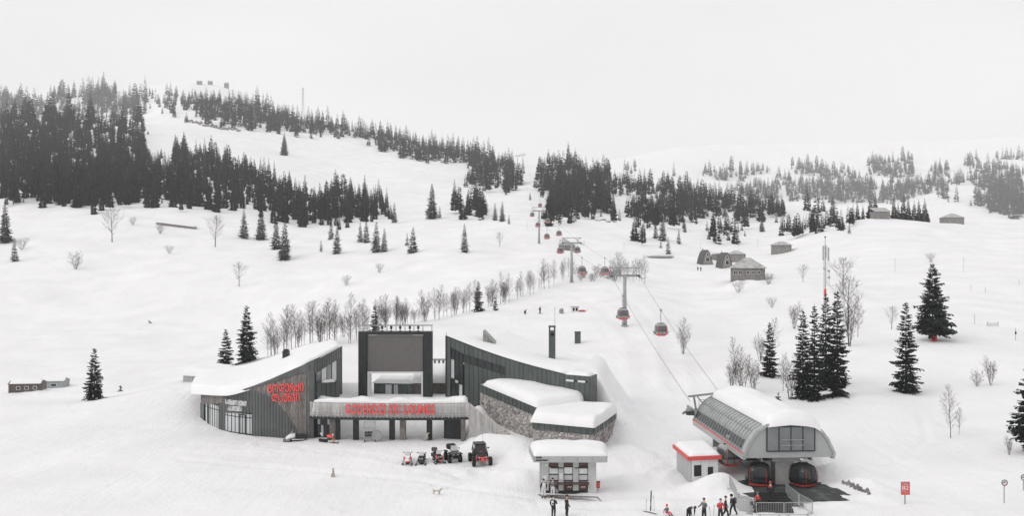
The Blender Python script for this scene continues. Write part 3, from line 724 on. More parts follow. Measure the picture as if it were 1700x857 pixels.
for i, (px, py, hp, d, rad, lab) in enumerate(BIG_FIRS):
    sk = .13 if px in (1548, 1709) else .03
    t, p, h = make_fir(px, py, hp, lab, d=d, seed=900+i*7, rad=rad, skirt=sk, twigs=17, lev=3.4 if hp < 120 else 2.9, per=9, ragged=.34, power=.82)
    FIRP[px] = (t, p, h)
for px in (1548, 1709):
    t, p, h = FIRP[px]; mb = MB()
    for dx in (-.32, .32):
        mb.lathe([(.26, -.2), (.3, 0), (.31, 1.7), (.26, 1.85)], (p[0]+dx, p[1]-.5+.1*dx, p[2]), 10)
    o = mb.build('trunk_padding', 'red_paint', t); o['label'] = "red crash padding round the trunk"

# ---- bare trees
for px, py, hp, kind, lab in [
 (186, 402, 62, 'round', "tall bare tree on the upper left field below the wood"),
 (357, 410, 60, 'round', "broad bare tree below the lower wood near the plank wall"),
 (126, 447, 36, 'bush', "round many-stemmed bare bush on the left field"),
 (397, 476, 46, 'round', "slim bare tree alone on the field above the lodge"),
 (36, 415, 26, 'bush', "bare bush right of the small fir at the left edge"),
 (220, 374, 18, 'bush', "small bare bush above the tall bare tree"),
 (281, 421, 17, 'bush', "low bare bush left of the broad bare tree"),
 (266, 388, 24, 'bush', "bare bush in front of the plank wall on the slope"),
 (575, 474, 22, 'bush', "low round bare bush in the valley behind the screen"),
 (630, 453, 20, 'bush', "twin bare bush in the valley right of the lower wood"),
 (830, 410, 28, 'round', "small bare tree at the left edge of the piste"),
 (936, 407, 16, 'bush', "bare bush below the hut under the gondola cable"),
 (1226, 486, 28, 'bush', "bare bush in front of the hip roofed barn"),
 (1276, 472, 30, 'bush', "bare bush beside the right wall of the hip roofed barn"),
 (1333, 469, 34, 'round', "small bare tree left of the radio mast"),
 (1281, 511, 22, 'bush', "little bare bush below the barn on open snow"),
 (1318, 546, 58, 'clump', "bare clump of thin stems left of the dense spruces"),
 (1400, 490, 72, 'round', "bare tree arching over the spruces right of the mast"),
 (1410, 575, 95, 'clump', "bare stems right of the dense spruce cluster"),
 (1480, 547, 44, 'round', "bare tree left of the broad padded spruce"),
 (1280, 610, 86, 'tall', "bare tree rising above the slim spruce"),
 (1134, 588, 66, 'clump', "bare tree clump right of the lowest gondola cabin"),
 (1232, 655, 95, 'clump', "bare stems just left of the slim spruce behind the station"),
 (1215, 650, 66, 'clump', "thin bare saplings furthest left above the station roof"),
 (1312, 664, 85, 'clump', "bare stems between the slim spruce and the cluster"),
 (1252, 652, 75, 'clump', "bare saplings directly below the slim spruce"),
 (1578, 728, 92, 'tall', "large bare tree alone on the right snow slope"),
 (1592, 722, 48, 'tall', "smaller bare tree leaning beside the large bare tree"),
 (1645, 640, 62, 'clump', "bare clump high on the right slope"),
 (1622, 642, 34, 'bush', "low bare bush left of the high clump on the right slope"),
 (1300, 650, 62, 'tall', "thin bare tree between the slim spruce and the dense cluster"),
 (1262, 600, 60, 'clump', "bare stems behind the slim spruce on its left"),
 (1222, 640, 84, 'tall', "tall bare sapling at the left end of the thicket above the station"),
 (1408, 548, 100, 'round', "big bare tree with wide crown behind the dense spruce cluster"),
 (1424, 560, 70, 'tall', "bare tree at the right flank of the dense cluster"),
 (1676, 756, 40, 'clump', "bare saplings beside the spruce at the right edge"),
 (1545, 436, 20, 'bush', "tiny bare bush above the broad padded spruce"),
 (1380, 355, 14, 'bush', "scrubby bush on the crest by the small firs"),
 (118, 240, 46, 'round', "pale bare tree inside the near left wood"),
]:
    bare_tree(kind, px, py, hp, lab)
r_ = random.Random(77)
ROW = []
for i in range(42):                          # behind the lodge, left end of the row
    px = 442+i*4.3+6*math.sin(i*1.7)+r_.uniform(-5, 5); ROW.append((px, r_.uniform(157, 173), r_.uniform(42, 82)))
for i in range(70):                          # along the edge of the piste, up to the second pylon
    t = i/69; px = lerp(625, 945, t)+7*math.sin(i*1.3)+r_.uniform(-7, 7); d = interp(px, [640, 720, 800, 880, 945], [184, 191, 222, 247, 276])
    ROW.append((px, d+r_.uniform(0, 10), r_.uniform(22, 64)*lerp(1.0, .9, t)))
for px, d, hp in ROW:
    kind = 'tall' if r_.random() < .85 else 'clump'
    size = 'tall' if hp > 58 else 'low' if hp < 40 else 'middling'
    place = 'behind the left wing roof' if px < 520 else 'between left wing and video screen' if px < 592 else 'behind the video screen' if px < 720 else 'above the right wing' if px < 785 else 'around the spruce in the row' if px < 835 else 'on the brow towards the second pylon' if px < 900 else 'just below the second lift pylon'
    bare_tree(kind, px, 0, hp, size+' bare '+('tree' if kind == 'tall' else 'clump of stems')+' in the row '+place, "bare trees along the piste edge", d=d)
for i in range(12):
    px = 1015+i*5+r_.uniform(-2, 2)
    bare_tree('tall', px, 0, r_.uniform(32, 50), "slender bare tree in the thicket behind the first lift pylon, "+("left side" if px < 1030 else "middle" if px < 1052 else "right side"), "bare trees behind the first pylon", d=r_.uniform(270, 285))
for i in range(14):
    px = 955+i*6+r_.uniform(-3, 3)
    bare_tree('bush', px, 0, r_.uniform(14, 26), "low bush on the brow between the first two lift pylons, "+("left" if px < 985 else "middle" if px < 1012 else "right")+" part", "bushes between the pylons", d=r_.uniform(272, 290), name='bare_bush', cat='bush')
# ------------------------------------------------------------------ building helpers
def xy(px, d): return Vector(((px-850.0)/1472.0*d, d))
def outward(a, b):
    """unit normal of the wall line a-b on the viewer's side"""
    d = (b-a).normalized(); n = Vector((d.y, -d.x))
    return n if n.y < 0 else -n
def v3(p, z): return Vector((p.x, p.y, z))
def wall_panel(a, b, zb0, zb1, zt0, zt1, m, name, parent, thick=.05, gap=.012, seam=.035, off=0.0):
    """one upright sheet between plan points a and b with a standing seam along its left edge"""
    d = (b-a).normalized(); n = outward(a, b); a2 = a+d*gap+n*off; b2 = b-d*gap+n*off; L = (b2-a2).length
    mb = MB(); o = v3(n*thick, 0)
    mb.prism([v3(a2, zb0), v3(b2, zb1), v3(b2, zt1), v3(a2, zt0)], o)
    if seam:
        s0 = a2+n*thick; s1 = s0+d*seam
        zt_ = lerp(zt0, zt1, seam/L); zb_ = lerp(zb0, zb1, seam/L)
        mb.prism([v3(s0, zb0), v3(s1, zb_), v3(s1, zt_), v3(s0, zt0)], v3(n*.05, 0))
    return mb.build(name, m, parent)
def panel_wall(parent, A, B, n, zb, zt, m, name='cladding_panel', **k):
    for i in range(n):
        t0, t1 = i/n, (i+1)/n
        b0, b1, u0, u1 = zb(t0), zb(t1), zt(t0), zt(t1)
        if max(u0-b0, u1-b1) < .12: continue
        wall_panel(A.lerp(B, t0), A.lerp(B, t1), min(b0, u0-.02), min(b1, u1-.02), u0, u1, m, name, parent, **k)
def glazing(parent, A, B, zb, zt, n, rows=(), frame='dark_metal', pane='glass', fw=.07, off=-.08, names=('window_frame', 'pane')):
    """a window of n panes between plan points A and B; zb, zt are functions of 0..1"""
    d = (B-A).normalized(); nn = outward(A, B); fr = MB(); o = nn*off
    for i in range(n+1):
        t = i/n; p = A.lerp(B, t)+o
        fr.beam(v3(p, zb(t)), v3(p, zt(t)), fw, .1, up=(nn.x, nn.y, 0))
    for f in (zb, zt): fr.beam(v3(A+o, f(0)), v3(B+o, f(1)), fw, .1)
    for r in rows: fr.beam(v3(A+o, lerp(zb(0), zt(0), r)), v3(B+o, lerp(zb(1), zt(1), r)), fw*.8, .09)
    f = fr.build(names[0], frame, parent)
    cuts = [0]+list(rows)+[1]
    for i in range(n):
        for j in range(len(cuts)-1):
            t0, t1 = i/n, (i+1)/n; a, b = A.lerp(B, t0)+o*1.2, A.lerp(B, t1)+o*1.2
            q = [v3(a, lerp(zb(t0), zt(t0), cuts[j])), v3(b, lerp(zb(t1), zt(t1), cuts[j])), v3(b, lerp(zb(t1), zt(t1), cuts[j+1])), v3(a, lerp(zb(t0), zt(t0), cuts[j+1]))]
            pm = pane if isinstance(pane, str) else pane[(i+j) % len(pane)]
            MB().prism(q, v3(nn*-.02, 0)).build(names[1], pm, f if parent.parent is None else parent)
    return f
def loft(parent, front, back, zb, name, m):
    """solid between two plan lines; front/back are lists of (x, y, ztop)"""
    mb = MB(); n = len(front); vs = []
    for p in front: vs += [(p[0], p[1], zb), (p[0], p[1], p[2])]
    for p in back: vs += [(p[0], p[1], zb), (p[0], p[1], p[2])]
    fs = []
    for i in range(n-1):
        a, b, c, d = 2*i, 2*i+2, 2*n+2*i, 2*n+2*i+2
        fs += [(a, b, b+1, a+1), (c, c+1, d+1, d), (a+1, b+1, d+1, c+1)]
    fs += [(0, 1, 2*n+1, 2*n), (2*n-2, 4*n-2, 4*n-1, 2*n-1)]
    return mb.add(vs, fs).build(name, m, parent)
def snow_cap(parent, front, back, T, r=.8, seed=0, nv=14, sub=5, lump=.18, name='snow_cap', sag=.12, drop=0.0, flow=False):
    """a thick rounded snow layer over the surface between two lines of (x, y, z)"""
    def fine(L):
        out = []; L = [Vector(q) for q in L]
        for i in range(len(L)-1):
            p0, p1, p2, p3 = L[max(i-1, 0)], L[i], L[i+1], L[min(i+2, len(L)-1)]
            for k in range(sub):
                u = k/sub
                if flow: out.append(.5*((2*p1)+(p2-p0)*u+(2*p0-5*p1+4*p2-p3)*u*u+(3*p1-p0-3*p2+p3)*u**3))
                else: out.append(p1.lerp(p2, u))
        return out+[L[-1]]
    F, B = fine(front), fine(back); n = len(F); vs = []
    TT = list(T) if isinstance(T, (list, tuple)) else [T]*len(front)
    arc = [0]
    for i in range(1, n): arc.append(arc[-1]+(F[i]-F[i-1]).length)
    arcb = [0]
    for i in range(1, n): arcb.append(arcb[-1]+(B[i]-B[i-1]).length)
    # denser rows next to the rim so that it rounds off
    vsamp = [0, .015, .04, .08, .14]+[.14+.72*k/nv for k in range(1, nv)]+[.86, .92, .96, .985, 1]
    nv_ = len(vsamp)
    for i in range(n):
        dep = (B[i]-F[i]).length
        for v in vsamp:
            p = F[i].lerp(B[i], v)
            e = min(v*dep, (1-v)*dep, lerp(arc[i], arcb[i], v), lerp(arc[-1]-arc[i], arcb[-1]-arcb[i], v))
            q = min(1, e/r); th = float(np.interp(i/sub, range(len(TT)), TT))*math.sqrt(max(0, 1-(1-q)**2))
            nz = float(_value_noise(np.array([p.x/2.2+seed*7.7]), np.array([p.y/2.2]), 31)[0])+.5*float(_value_noise(np.array([p.x/.8]), np.array([p.y/.8+seed]), 32)[0])
            vs.append(Vector((p.x, p.y, p.z-sag*(1-q)**2+th*(1+lump*2*nz))))
    fs = [(i*nv_+j, (i+1)*nv_+j, (i+1)*nv_+j+1, i*nv_+j+1) for i in range(n-1) for j in range(nv_-1)]
    rim = [i*nv_ for i in range(n)]+[(n-1)*nv_+j for j in range(1, nv_)]+[i*nv_+nv_-1 for i in range(n-2, -1, -1)]+[j for j in range(nv_-2, 0, -1)]
    k0 = len(vs); vs += [vs[i]+Vector((0, 0, -.05-drop)) for i in rim]; m = len(rim)
    fs += [(rim[k], k0+k, k0+(k+1) % m, rim[(k+1) % m]) for k in range(m)]
    o = MB().add(vs, fs).build(name, 'roof_snow', parent, smooth=True)
    return o
FONT = {}
def letter_mesh(ch, bold=.018, depth=.12):
    cu = bpy.data.curves.new('letter', 'FONT'); cu.body = ch; cu.size = 1.0; cu.extrude = depth/2; cu.offset = bold; cu.resolution_u = 3
    ob = bpy.data.objects.new('letter', cu); COL.objects.link(ob)
    dg = bpy.context.evaluated_depsgraph_get()
    me = bpy.data.meshes.new_from_object(ob.evaluated_get(dg)); bpy.data.objects.remove(ob)
    vs = [v.co.copy() for v in me.vertices]; fs = [tuple(p.vertices) for p in me.polygons]
    return vs, fs
def sign_text(parent, text, A, B, z0, h, m, depth=.12, gap=.09, off=.1, name='letter', bold=.02, zb1=None, ref=None, curve=None):
    """letters standing on the wall line A-B, from A to B, height h, foot at z0 (rising to zb1)"""
    items = []; d = (B-A).normalized(); nn = outward(A, B); zb1 = z0 if zb1 is None else zb1
    if d.x < 0: A, B, d = B, A, -d
    allz = []
    for ch in text:
        if ch == ' ': items.append(None); continue
        vs, fs = letter_mesh(ch, bold, depth); items.append((vs, fs)); allz += [v.y for v in vs]
    y0, y1 = (min(allz), max(allz)) if ref is None else ref
    ws = [(max(v.x for v in it[0])-min(v.x for v in it[0])) if it else .32 for it in items]
    tot = sum(ws)+gap*(len(ws)-1); L = (B-A).length; sx = L/tot; cur = 0
    for it, w in zip(items, ws):
        if it:
            x0 = min(v.x for v in it[0]); mb = MB(); out = []
            for v in it[0]:
                s = (cur+v.x-x0)*sx; p = A+d*s+nn*(off+v.z)
                if curve: q = curve(s/L); q2 = curve(min(s/L+.01, 1.01)); p = q+outward(q, q2)*(off+v.z)
                out.append(v3(p, lerp(z0, zb1, s/L)+(v.y-y0)/(y1-y0)*h))
            mb.add(out, it[1]).build(name, m, parent)
        cur += w+gap
# ------------------------------------------------------------------ the lodge, left wing (ski school)
def caps(s): return ''.join(chr(ord(c)+0xBC0) for c in s)       # the sign is set in Georgian capitals
def left_wing():
    PX = [334, 345, 365, 390, 420, 450, 480, 513]; PD = [113.5, 110.5, 108, 106.2, 105, 104.3, 103.6, 103]
    def plan(px): return xy(px, interp(px, PX, PD))
    def zof(px, py): return pt(px, py, interp(px, PX, PD)).z
    def ztop(px): return zof(px, interp(px, [334, 372, 385, 400, 425, 450, 475, 490, 513], [650, 652, 651, 648, 640, 630, 619, 612, 603]))
    def zband(px): return zof(px, interp(px, [334, 372, 400, 421, 470, 513], [653, 655, 652, 644, 630, 616]))
    def zdiv(px): return zof(px, interp(px, [372, 386, 421, 452, 473, 491, 497, 499], [662, 655, 648, 661, 684, 708, 722, 735]))
    A = plan(420); t = thing('lodge_wing', "low curved lodge wing with grey cladding and red lettering, left of the terrace", 'building', (A.x, A.y+6, 0))
    ends = [xy(522, 103.6), xy(567, 115.2)]
    def bk(px, d): p = xy(px, d); return p
    C = plan(513); E = ends[1]; zE = pt(567, 575, 115.2).z
    front = [(plan(p).x, plan(p).y+.12, ztop(p)) for p in PX]; front.append((E.x-.25, E.y, zE-.1))
    bxs = [(350, 128), (362, 128), (380, 128), (405, 127.5), (432, 127), (460, 126.5), (488, 126), (520, 125), (556, 124)]
    back = [(xy(*b).x, xy(*b).y, front[i][2]-.1) for i, b in enumerate(bxs)]
    loft(t, front, back, -.5, 'wall', 'dark_metal')
    # upright sheets, boards and the dark eave band, one strip after another
    px = 334.0; n = 36; edges = [334+179.0*i/n for i in range(n+1)]
    win = [(341, 364, 671), (372, 421, 686)]
    for i in range(n):
        p0, p1 = edges[i], edges[i+1]; a, b = plan(p0), plan(p1); mid = (p0+p1)/2
        wall_panel(a, b, zband(p0), zband(p1), ztop(p0), ztop(p1), 'metal_cladding', 'eave_panel', t, thick=.12, seam=0, gap=.004)
        w = [q for q in win if q[0] < mid < q[1]]
        if w: b0, b1 = zof(p0, w[0][2]), zof(p1, w[0][2])
        else: b0 = b1 = -.5
        top0, top1 = zband(p0)-.01, zband(p1)-.01
        if mid < 372:
            d0, d1 = (b0, b1) if w else (zof(p0, 669), zof(p1, 669))
            wall_panel(a, b, d0, d1, top0, top1, 'wood_weathered', 'wood_board', t, seam=0)
            if not w: wall_panel(a, b, -.5, -.5, d0-.01, d1-.01, 'metal_cladding', 'cladding_panel', t)
        else:
            d0, d1 = min(zdiv(p0), top0), min(zdiv(p1), top1)
            if d0-b0 > .1 and d1-b1 > .1: wall_panel(a, b, b0, b1, d0, d1, 'metal_cladding', 'cladding_panel', t)
            if top0-max(d0, b0) > .06 or top1-max(d1, b1) > .06:
                m1 = a.lerp(b, .5)
                for (q0, q1, u0, u1, e0, e1) in ((a, m1, d0, (d0+d1)/2, top0, (top0+top1)/2), (m1, b, (d0+d1)/2, d1, (top0+top1)/2, top1)):
                    wall_panel(q0, q1, min(u0+.01, e0-.02), min(u1+.01, e1-.02), e0, e1, 'wood_weathered', 'wood_board', t, seam=0, off=-.01)
    for (q0, q1, yt) in win:
        g0, g1 = plan(q0), plan(q1); k = 4 if q1-q0 > 30 else 3
        zz = zof((q0+q1)/2, yt)
        pts = [plan(lerp(q0, q1, i/k)) for i in range(k+1)]
        for i in range(k):
            glazing(t, pts[i], pts[i+1], lambda s: .05, lambda s: zz, 2, rows=(.8,), pane=['glass_pale', 'glass_pale', 'glass_pale', 'glass_pale', 'glass'], off=-.02, fw=.05)  # panes coloured pale for the light they reflect
    dr = plan(398); dr2 = plan(408)
    mb = MB(); nn = outward(dr, dr2)
    for s in (0, 1): mb.beam(v3(dr.lerp(dr2, s)+nn*.1, 0), v3(dr.lerp(dr2, s)+nn*.1, 2.3), .1, .1)
    mb.beam(v3(dr+nn*.1, 2.3), v3(dr2+nn*.1, 2.3), .1, .1)
    mb.build('door_frame', 'dark_metal', t)
    # corner pier and the side that turns towards the terrace
    pr = MB(); c0, c1 = plan(508), xy(521, 103.2)
    pr.prism([v3(c0, -.5), v3(c1, -.5), v3(c1, pt(521, 600, 103.2).z), v3(c0, ztop(508)+.1)], (0, .5, 0))
    pr.prism([v3(c0+Vector((0, -.14)), -.5), v3(c1+Vector((0, -.14)), -.5), v3(c1+Vector((0, -.14)), pt(521, 599, 103.2).z+.02), v3(c0+Vector((0, -.14)), ztop(508)+.12)], (0, .138, 0))
    pr.build('corner_pier', 'metal_cladding', t)
    S0, S1 = xy(521, 103.6), xy(567, 115.2)
    zt = lambda s: lerp(pt(521, 600, 103.6).z, zE, s); zb = lambda s: lerp(pt(521, 621, 103.6).z, pt(567, 592, 115.2).z, s)
    panel_wall(t, S0, S1, 12, zb, zt, 'metal_cladding', off=.06)
    glazing(t, S0.lerp(S1, .05), S0.lerp(S1, .80), lambda s: lerp(4.6, 6.6, s*0+.4), lambda s: zb(.05+.75*s)-.02, 4, pane=['glass', 'glass_pale'], off=.03)
    mb = MB(); e = S1
    mb.prism([v3(S0.lerp(S1, .80), 3.2), v3(e, 3.2), v3(e, zb(1)), v3(S0.lerp(S1, .80), zb(.80))], v3(outward(S0, S1)*.06, 0)); mb.build('side_panel', 'dark_metal', t)
    mb = MB(); mb.beam(v3(e, 2.8), v3(e, zE), .16, .16); mb.build('edge_post', 'metal_cladding', t)
    # boxed balcony in front of the side glazing
    bl = MB(); q0, q1 = xy(525, 104.0), xy(563, 111.5); nn = outward(q0, q1)
    zb_ = 2.9; zt0, zt1 = pt(525, 637, 104).z, pt(563, 634, 111.5).z
    bl.prism([v3(q0, zb_), v3(q1, zb_), v3(q1, zt1), v3(q0, zt0)], v3(nn*-1.2, 0)); bl.build('balcony', 'metal_cladding', t)
    for i in range(5):
        a, b = q0.lerp(q1, i/5), q0.lerp(q1, (i+1)/5); wall_panel(a, b, zb_, zb_, lerp(zt0, zt1, i/5), lerp(zt0, zt1, (i+1)/5), 'green_cladding', 'cladding_panel', t)
    snow_cap(t, [v3(q0.lerp(q1, .35), lerp(zt0, zt1, .35)), v3(q0.lerp(q1, .9), lerp(zt0, zt1, .9))], [v3(q0.lerp(q1, .35)-nn*1.1, lerp(zt0, zt1, .35)), v3(q0.lerp(q1, .9)-nn*1.1, zt1)], .35, .3, 3, nv=5)
    # roof snow hanging over the eaves at the low left end
    f = []
    for p in (318, 330, 345, 365, 385, 410, 440, 470, 500, 530, 566):
        if p <= 513: q = plan(max(p, 334)); zz = ztop(max(p, 334))
        else: s = (p-513)/54; q = C.lerp(E, s); zz = lerp(ztop(513), zE, s)
        if p < 345: q = q+Vector(((p-345)/14.0, .6 if p > 320 else 2.2))
        dd = interp(p, [318, 385, 400, 440, 566], [.7, .6, .2, -.1, -.3])
        f.append((q.x, q.y-dd, zz+.02))
    bb = [(322, 122), (330, 126), (345, 128.3), (375, 128.3), (395, 128), (420, 127.6), (445, 127), (475, 126.5), (505, 126), (535, 125.2), (560, 124)]
    b = [(xy(*q).x, xy(*q).y, f[i][2]-.1) for i, q in enumerate(bb)]
    snow_cap(t, f, b, [.7, .78, .8, .78, .72, .6, .5, .42, .36, .32, .28], 1.3, 1, nv=16, sub=5, lump=.12, sag=.3, flow=True)
    ch = MB(); p = pt(475, 597, 118); ch.box((p.x, p.y, p.z+.2), (.8, .8, 1.9)); ch.box((p.x, p.y, p.z+1.2), (.6, .6, .3)); ch.build('chimney', 'dark_metal', t)
    ch = MB(); p = pt(524, 588, 118); ch.box((p.x, p.y, p.z-.2), (.9, .7, .9)); ch.tube((p.x+.2, p.y, p.z), (p.x+.2, p.y, p.z+.7), .1); ch.build('roof_vent', 'galvanised', t)
    # lettering
    sg = MB(); a, b = plan(447), plan(507); sg.beam(v3(a+Vector((0, -.1)), zof(447, 652)), v3(b+Vector((0, -.1)), zof(507, 650)), .05, .05); sg.beam(v3(a+Vector((0, -.1)), zof(452, 667)), v3(b+Vector((0, -.1)), zof(507, 664)), .05, .05)
    s = sg.build('sign_rail', 'dark_red', t)
    sign_text(s, caps("გოდერძი"), plan(446), plan(505), zof(446, 653), 1.0, 'red_letter', zb1=zof(505, 649.5), bold=.008, curve=lambda q: plan(lerp(446, 505, q)))
    sign_text(s, caps("ლაუნჯი"), plan(452), plan(498.5), zof(452, 669), 1.0, 'red_letter', zb1=zof(498, 666), bold=.008, curve=lambda q: plan(lerp(452, 498.5, q)))
    sg = MB(); a, b = plan(377), plan(410); sg.beam(v3(a+Vector((0, -.1)), zof(377, 673)), v3(b+Vector((0, -.1)), zof(410, 673)), .04, .04)
    s = sg.build('sign_rail', 'metal_cladding', t)
    sign_text(s, caps("სათხილამურო"), plan(376), plan(410.5), zof(376, 671), .62, 'white_paint', zb1=zof(410, 675), bold=.012, off=.14, curve=lambda q: plan(lerp(376, 410.5, q)))
    sign_text(s, caps("აკადემია"), plan(380), plan(403), zof(380, 682), .62, 'white_paint', zb1=zof(403, 683.5), bold=.012, off=.14, curve=lambda q: plan(lerp(380, 403, q)))
    return t
left_wing()
def annex():
    A, B = xy(305, 140), xy(372, 137); t = thing('flat_annex', "low grey flat roofed annex half buried behind the left wing", 'building', (A.x+2, A.y+3, 1))
    loft(t, [(A.x, A.y+.06, 2.6), (B.x, B.y+.06, 2.6)], [(A.x, A.y+8, 2.6), (B.x, B.y+8, 2.6)], -1, 'wall', 'metal_cladding')
    panel_wall(t, A, B, 9, lambda s: -.5, lambda s: 2.55, 'light_metal')
    snow_cap(t, [(A.x-.3, A.y-.3, 2.62), (B.x+.3, B.y-.3, 2.62)], [(A.x-.3, A.y+8.2, 2.62), (B.x+.3, B.y+8.2, 2.62)], .95, .5, 5, sub=12)
annex()

# ------------------------------------------------------------------ terrace with slatted parapet and stair
DECK_Z = 2.95
def terrace():
    FP = [(515, 102.2), (560, 101.6), (620, 101.3), (690, 101.2), (740, 101.3), (778, 101.6)]
    pl = [xy(*p) for p in FP]; t = thing('terrace', "raised terrace with pale slatted parapet and red lettering on dark posts", 'terrace', (pl[2].x, pl[2].y+2, 0))
    mb = MB()
    for i in range(len(pl)-1):
        a, b = pl[i], pl[i+1]; mb.prism([v3(a+Vector((0, .1)), DECK_Z-.45), v3(b+Vector((0, .1)), DECK_Z-.45), v3(b+Vector((0, 3.0)), DECK_Z-.45), v3(a+Vector((0, 3.0)), DECK_Z-.45)], (0, 0, .42))
    mb.build('deck_slab', 'wood_weathered', t)
    mb = MB()
    for i in range(len(pl)-1): mb.beam(v3(pl[i], DECK_Z-.25), v3(pl[i+1], DECK_Z-.25), .22, .5)
    mb.build('edge_beam', 'dark_metal', t)
    rail = MB(); sl = MB(); zr = 4.45
    for i in range(len(pl)-1):
        a, b = pl[i]+Vector((0, -.14)), pl[i+1]+Vector((0, -.14)); L = (b-a).length; n = int(L/.145)
        rail.beam(v3(a, zr-.1), v3(b, zr-.1), .05, .08); rail.beam(v3(a, DECK_Z+.25), v3(b, DECK_Z+.25), .05, .08)
        for k in range(n):
            p = a.lerp(b, (k+.5)/n)+Vector((0, -.06)); w = .085
            sl.prism([v3(p+Vector((-w/2, 0)), DECK_Z-.12-.05*((k*7) % 3)), v3(p+Vector((w/2, 0)), DECK_Z-.12-.05*((k*7) % 3)), v3(p+Vector((w/2, 0)), zr+.03*((k*5) % 2)), v3(p+Vector((-w/2, 0)), zr+.03*((k*5) % 2))], (0, -.04, 0))
    rail.build('rail', 'galvanised', t)
    # stair parapet falling towards the yard on the right
    s0, s1, s2 = xy(778, 101.6)+Vector((0, -.14)), xy(826, 97.2), xy(846, 96.2)
    segs = [(s0, s1, zr, 2.75, 2.6, 1.5), (s1, s2, 2.75, 2.35, 1.5, 1.3)]
    st = MB()
    for (a, b, z0, z1, b0, b1) in segs:
        L = (b-a).length; n = int(L/.15); rail2 = MB()
        st.beam(v3(a, z0-.1), v3(b, z1-.1), .05, .08)
        for k in range(n):
            q = (k+.5)/n; p = a.lerp(b, q); zt_, zb_ = lerp(z0, z1, q), lerp(b0, b1, q)
            if a is s0 and q < .45: zb_ = .2
            sl.prism([v3(p+Vector((-.045, 0)), zb_), v3(p+Vector((.045, 0)), zb_), v3(p+Vector((.045, 0)), zt_), v3(p+Vector((-.045, 0)), zt_)], (0, -.04, 0))
    st.build('stair_rail', 'wood_slat', t)
    o = sl.build('slats', 'wood_slat', t); o['kind'] = 'stuff'
    for k in range(9):                        # treads
        q = (k+.5)/9; p = s0.lerp(s1, q)+Vector((.9, .9)); MB().bevbox((p.x, p.y, lerp(2.9, 1.3, q)), (1.5, .42, .08), .01, rz=.7).build('stair_tread', 'wood_weathered', t)
    # posts
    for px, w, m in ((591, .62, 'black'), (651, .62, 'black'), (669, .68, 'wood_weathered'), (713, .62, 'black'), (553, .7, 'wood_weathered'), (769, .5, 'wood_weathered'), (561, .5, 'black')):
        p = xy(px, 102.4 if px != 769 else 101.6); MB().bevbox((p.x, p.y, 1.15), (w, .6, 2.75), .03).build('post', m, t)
    # glazed doorway under the left end, dark garage wall under the right end
    A, B = xy(521, 103.6), xy(548, 103.4)
    glazing(t, A, B, lambda s: .05, lambda s: 2.45, 5, rows=(.6,), pane=['glass', 'glass', 'glass_pale'])
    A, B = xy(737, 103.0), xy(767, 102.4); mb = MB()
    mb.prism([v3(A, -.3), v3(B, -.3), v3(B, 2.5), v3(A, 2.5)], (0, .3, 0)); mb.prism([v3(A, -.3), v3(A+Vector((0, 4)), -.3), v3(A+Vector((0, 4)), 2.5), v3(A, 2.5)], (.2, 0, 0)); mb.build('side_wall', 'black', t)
    A2, B2 = xy(741, 102.85), xy(753, 102.6); MB().prism([v3(A2, 0), v3(B2, 0), v3(B2, 2.3), v3(A2, 2.3)], (0, .06, 0)).build('door', 'dark_metal', t)
    snow_cap(t, [v3(p+Vector((0, .02)), DECK_Z) for p in pl], [v3(p+Vector((0, 3.2)), DECK_Z-.1) for p in pl], 1.75, .5, 7, nv=10, sub=9, lump=.16, drop=.0)
    # red lettering in front of the slats
    A, B = xy(574, 101.35)+Vector((0, -.32)), xy(722, 101.2)+Vector((0, -.32)); mb = MB()
    za = pt(574, 688, 101).z
    mb.beam(v3(A, za+.25), v3(B, za+.25), .04, .04); mb.beam(v3(A, za+.9), v3(B, za+.9), .04, .04); s = mb.build('sign_rail', 'dark_red', t)
    sign_text(s, "GODERDZI SKI LOUNGE", A, B, za, 1.15, 'red_letter', off=.06, bold=.03, gap=.10, depth=.12)
terrace()

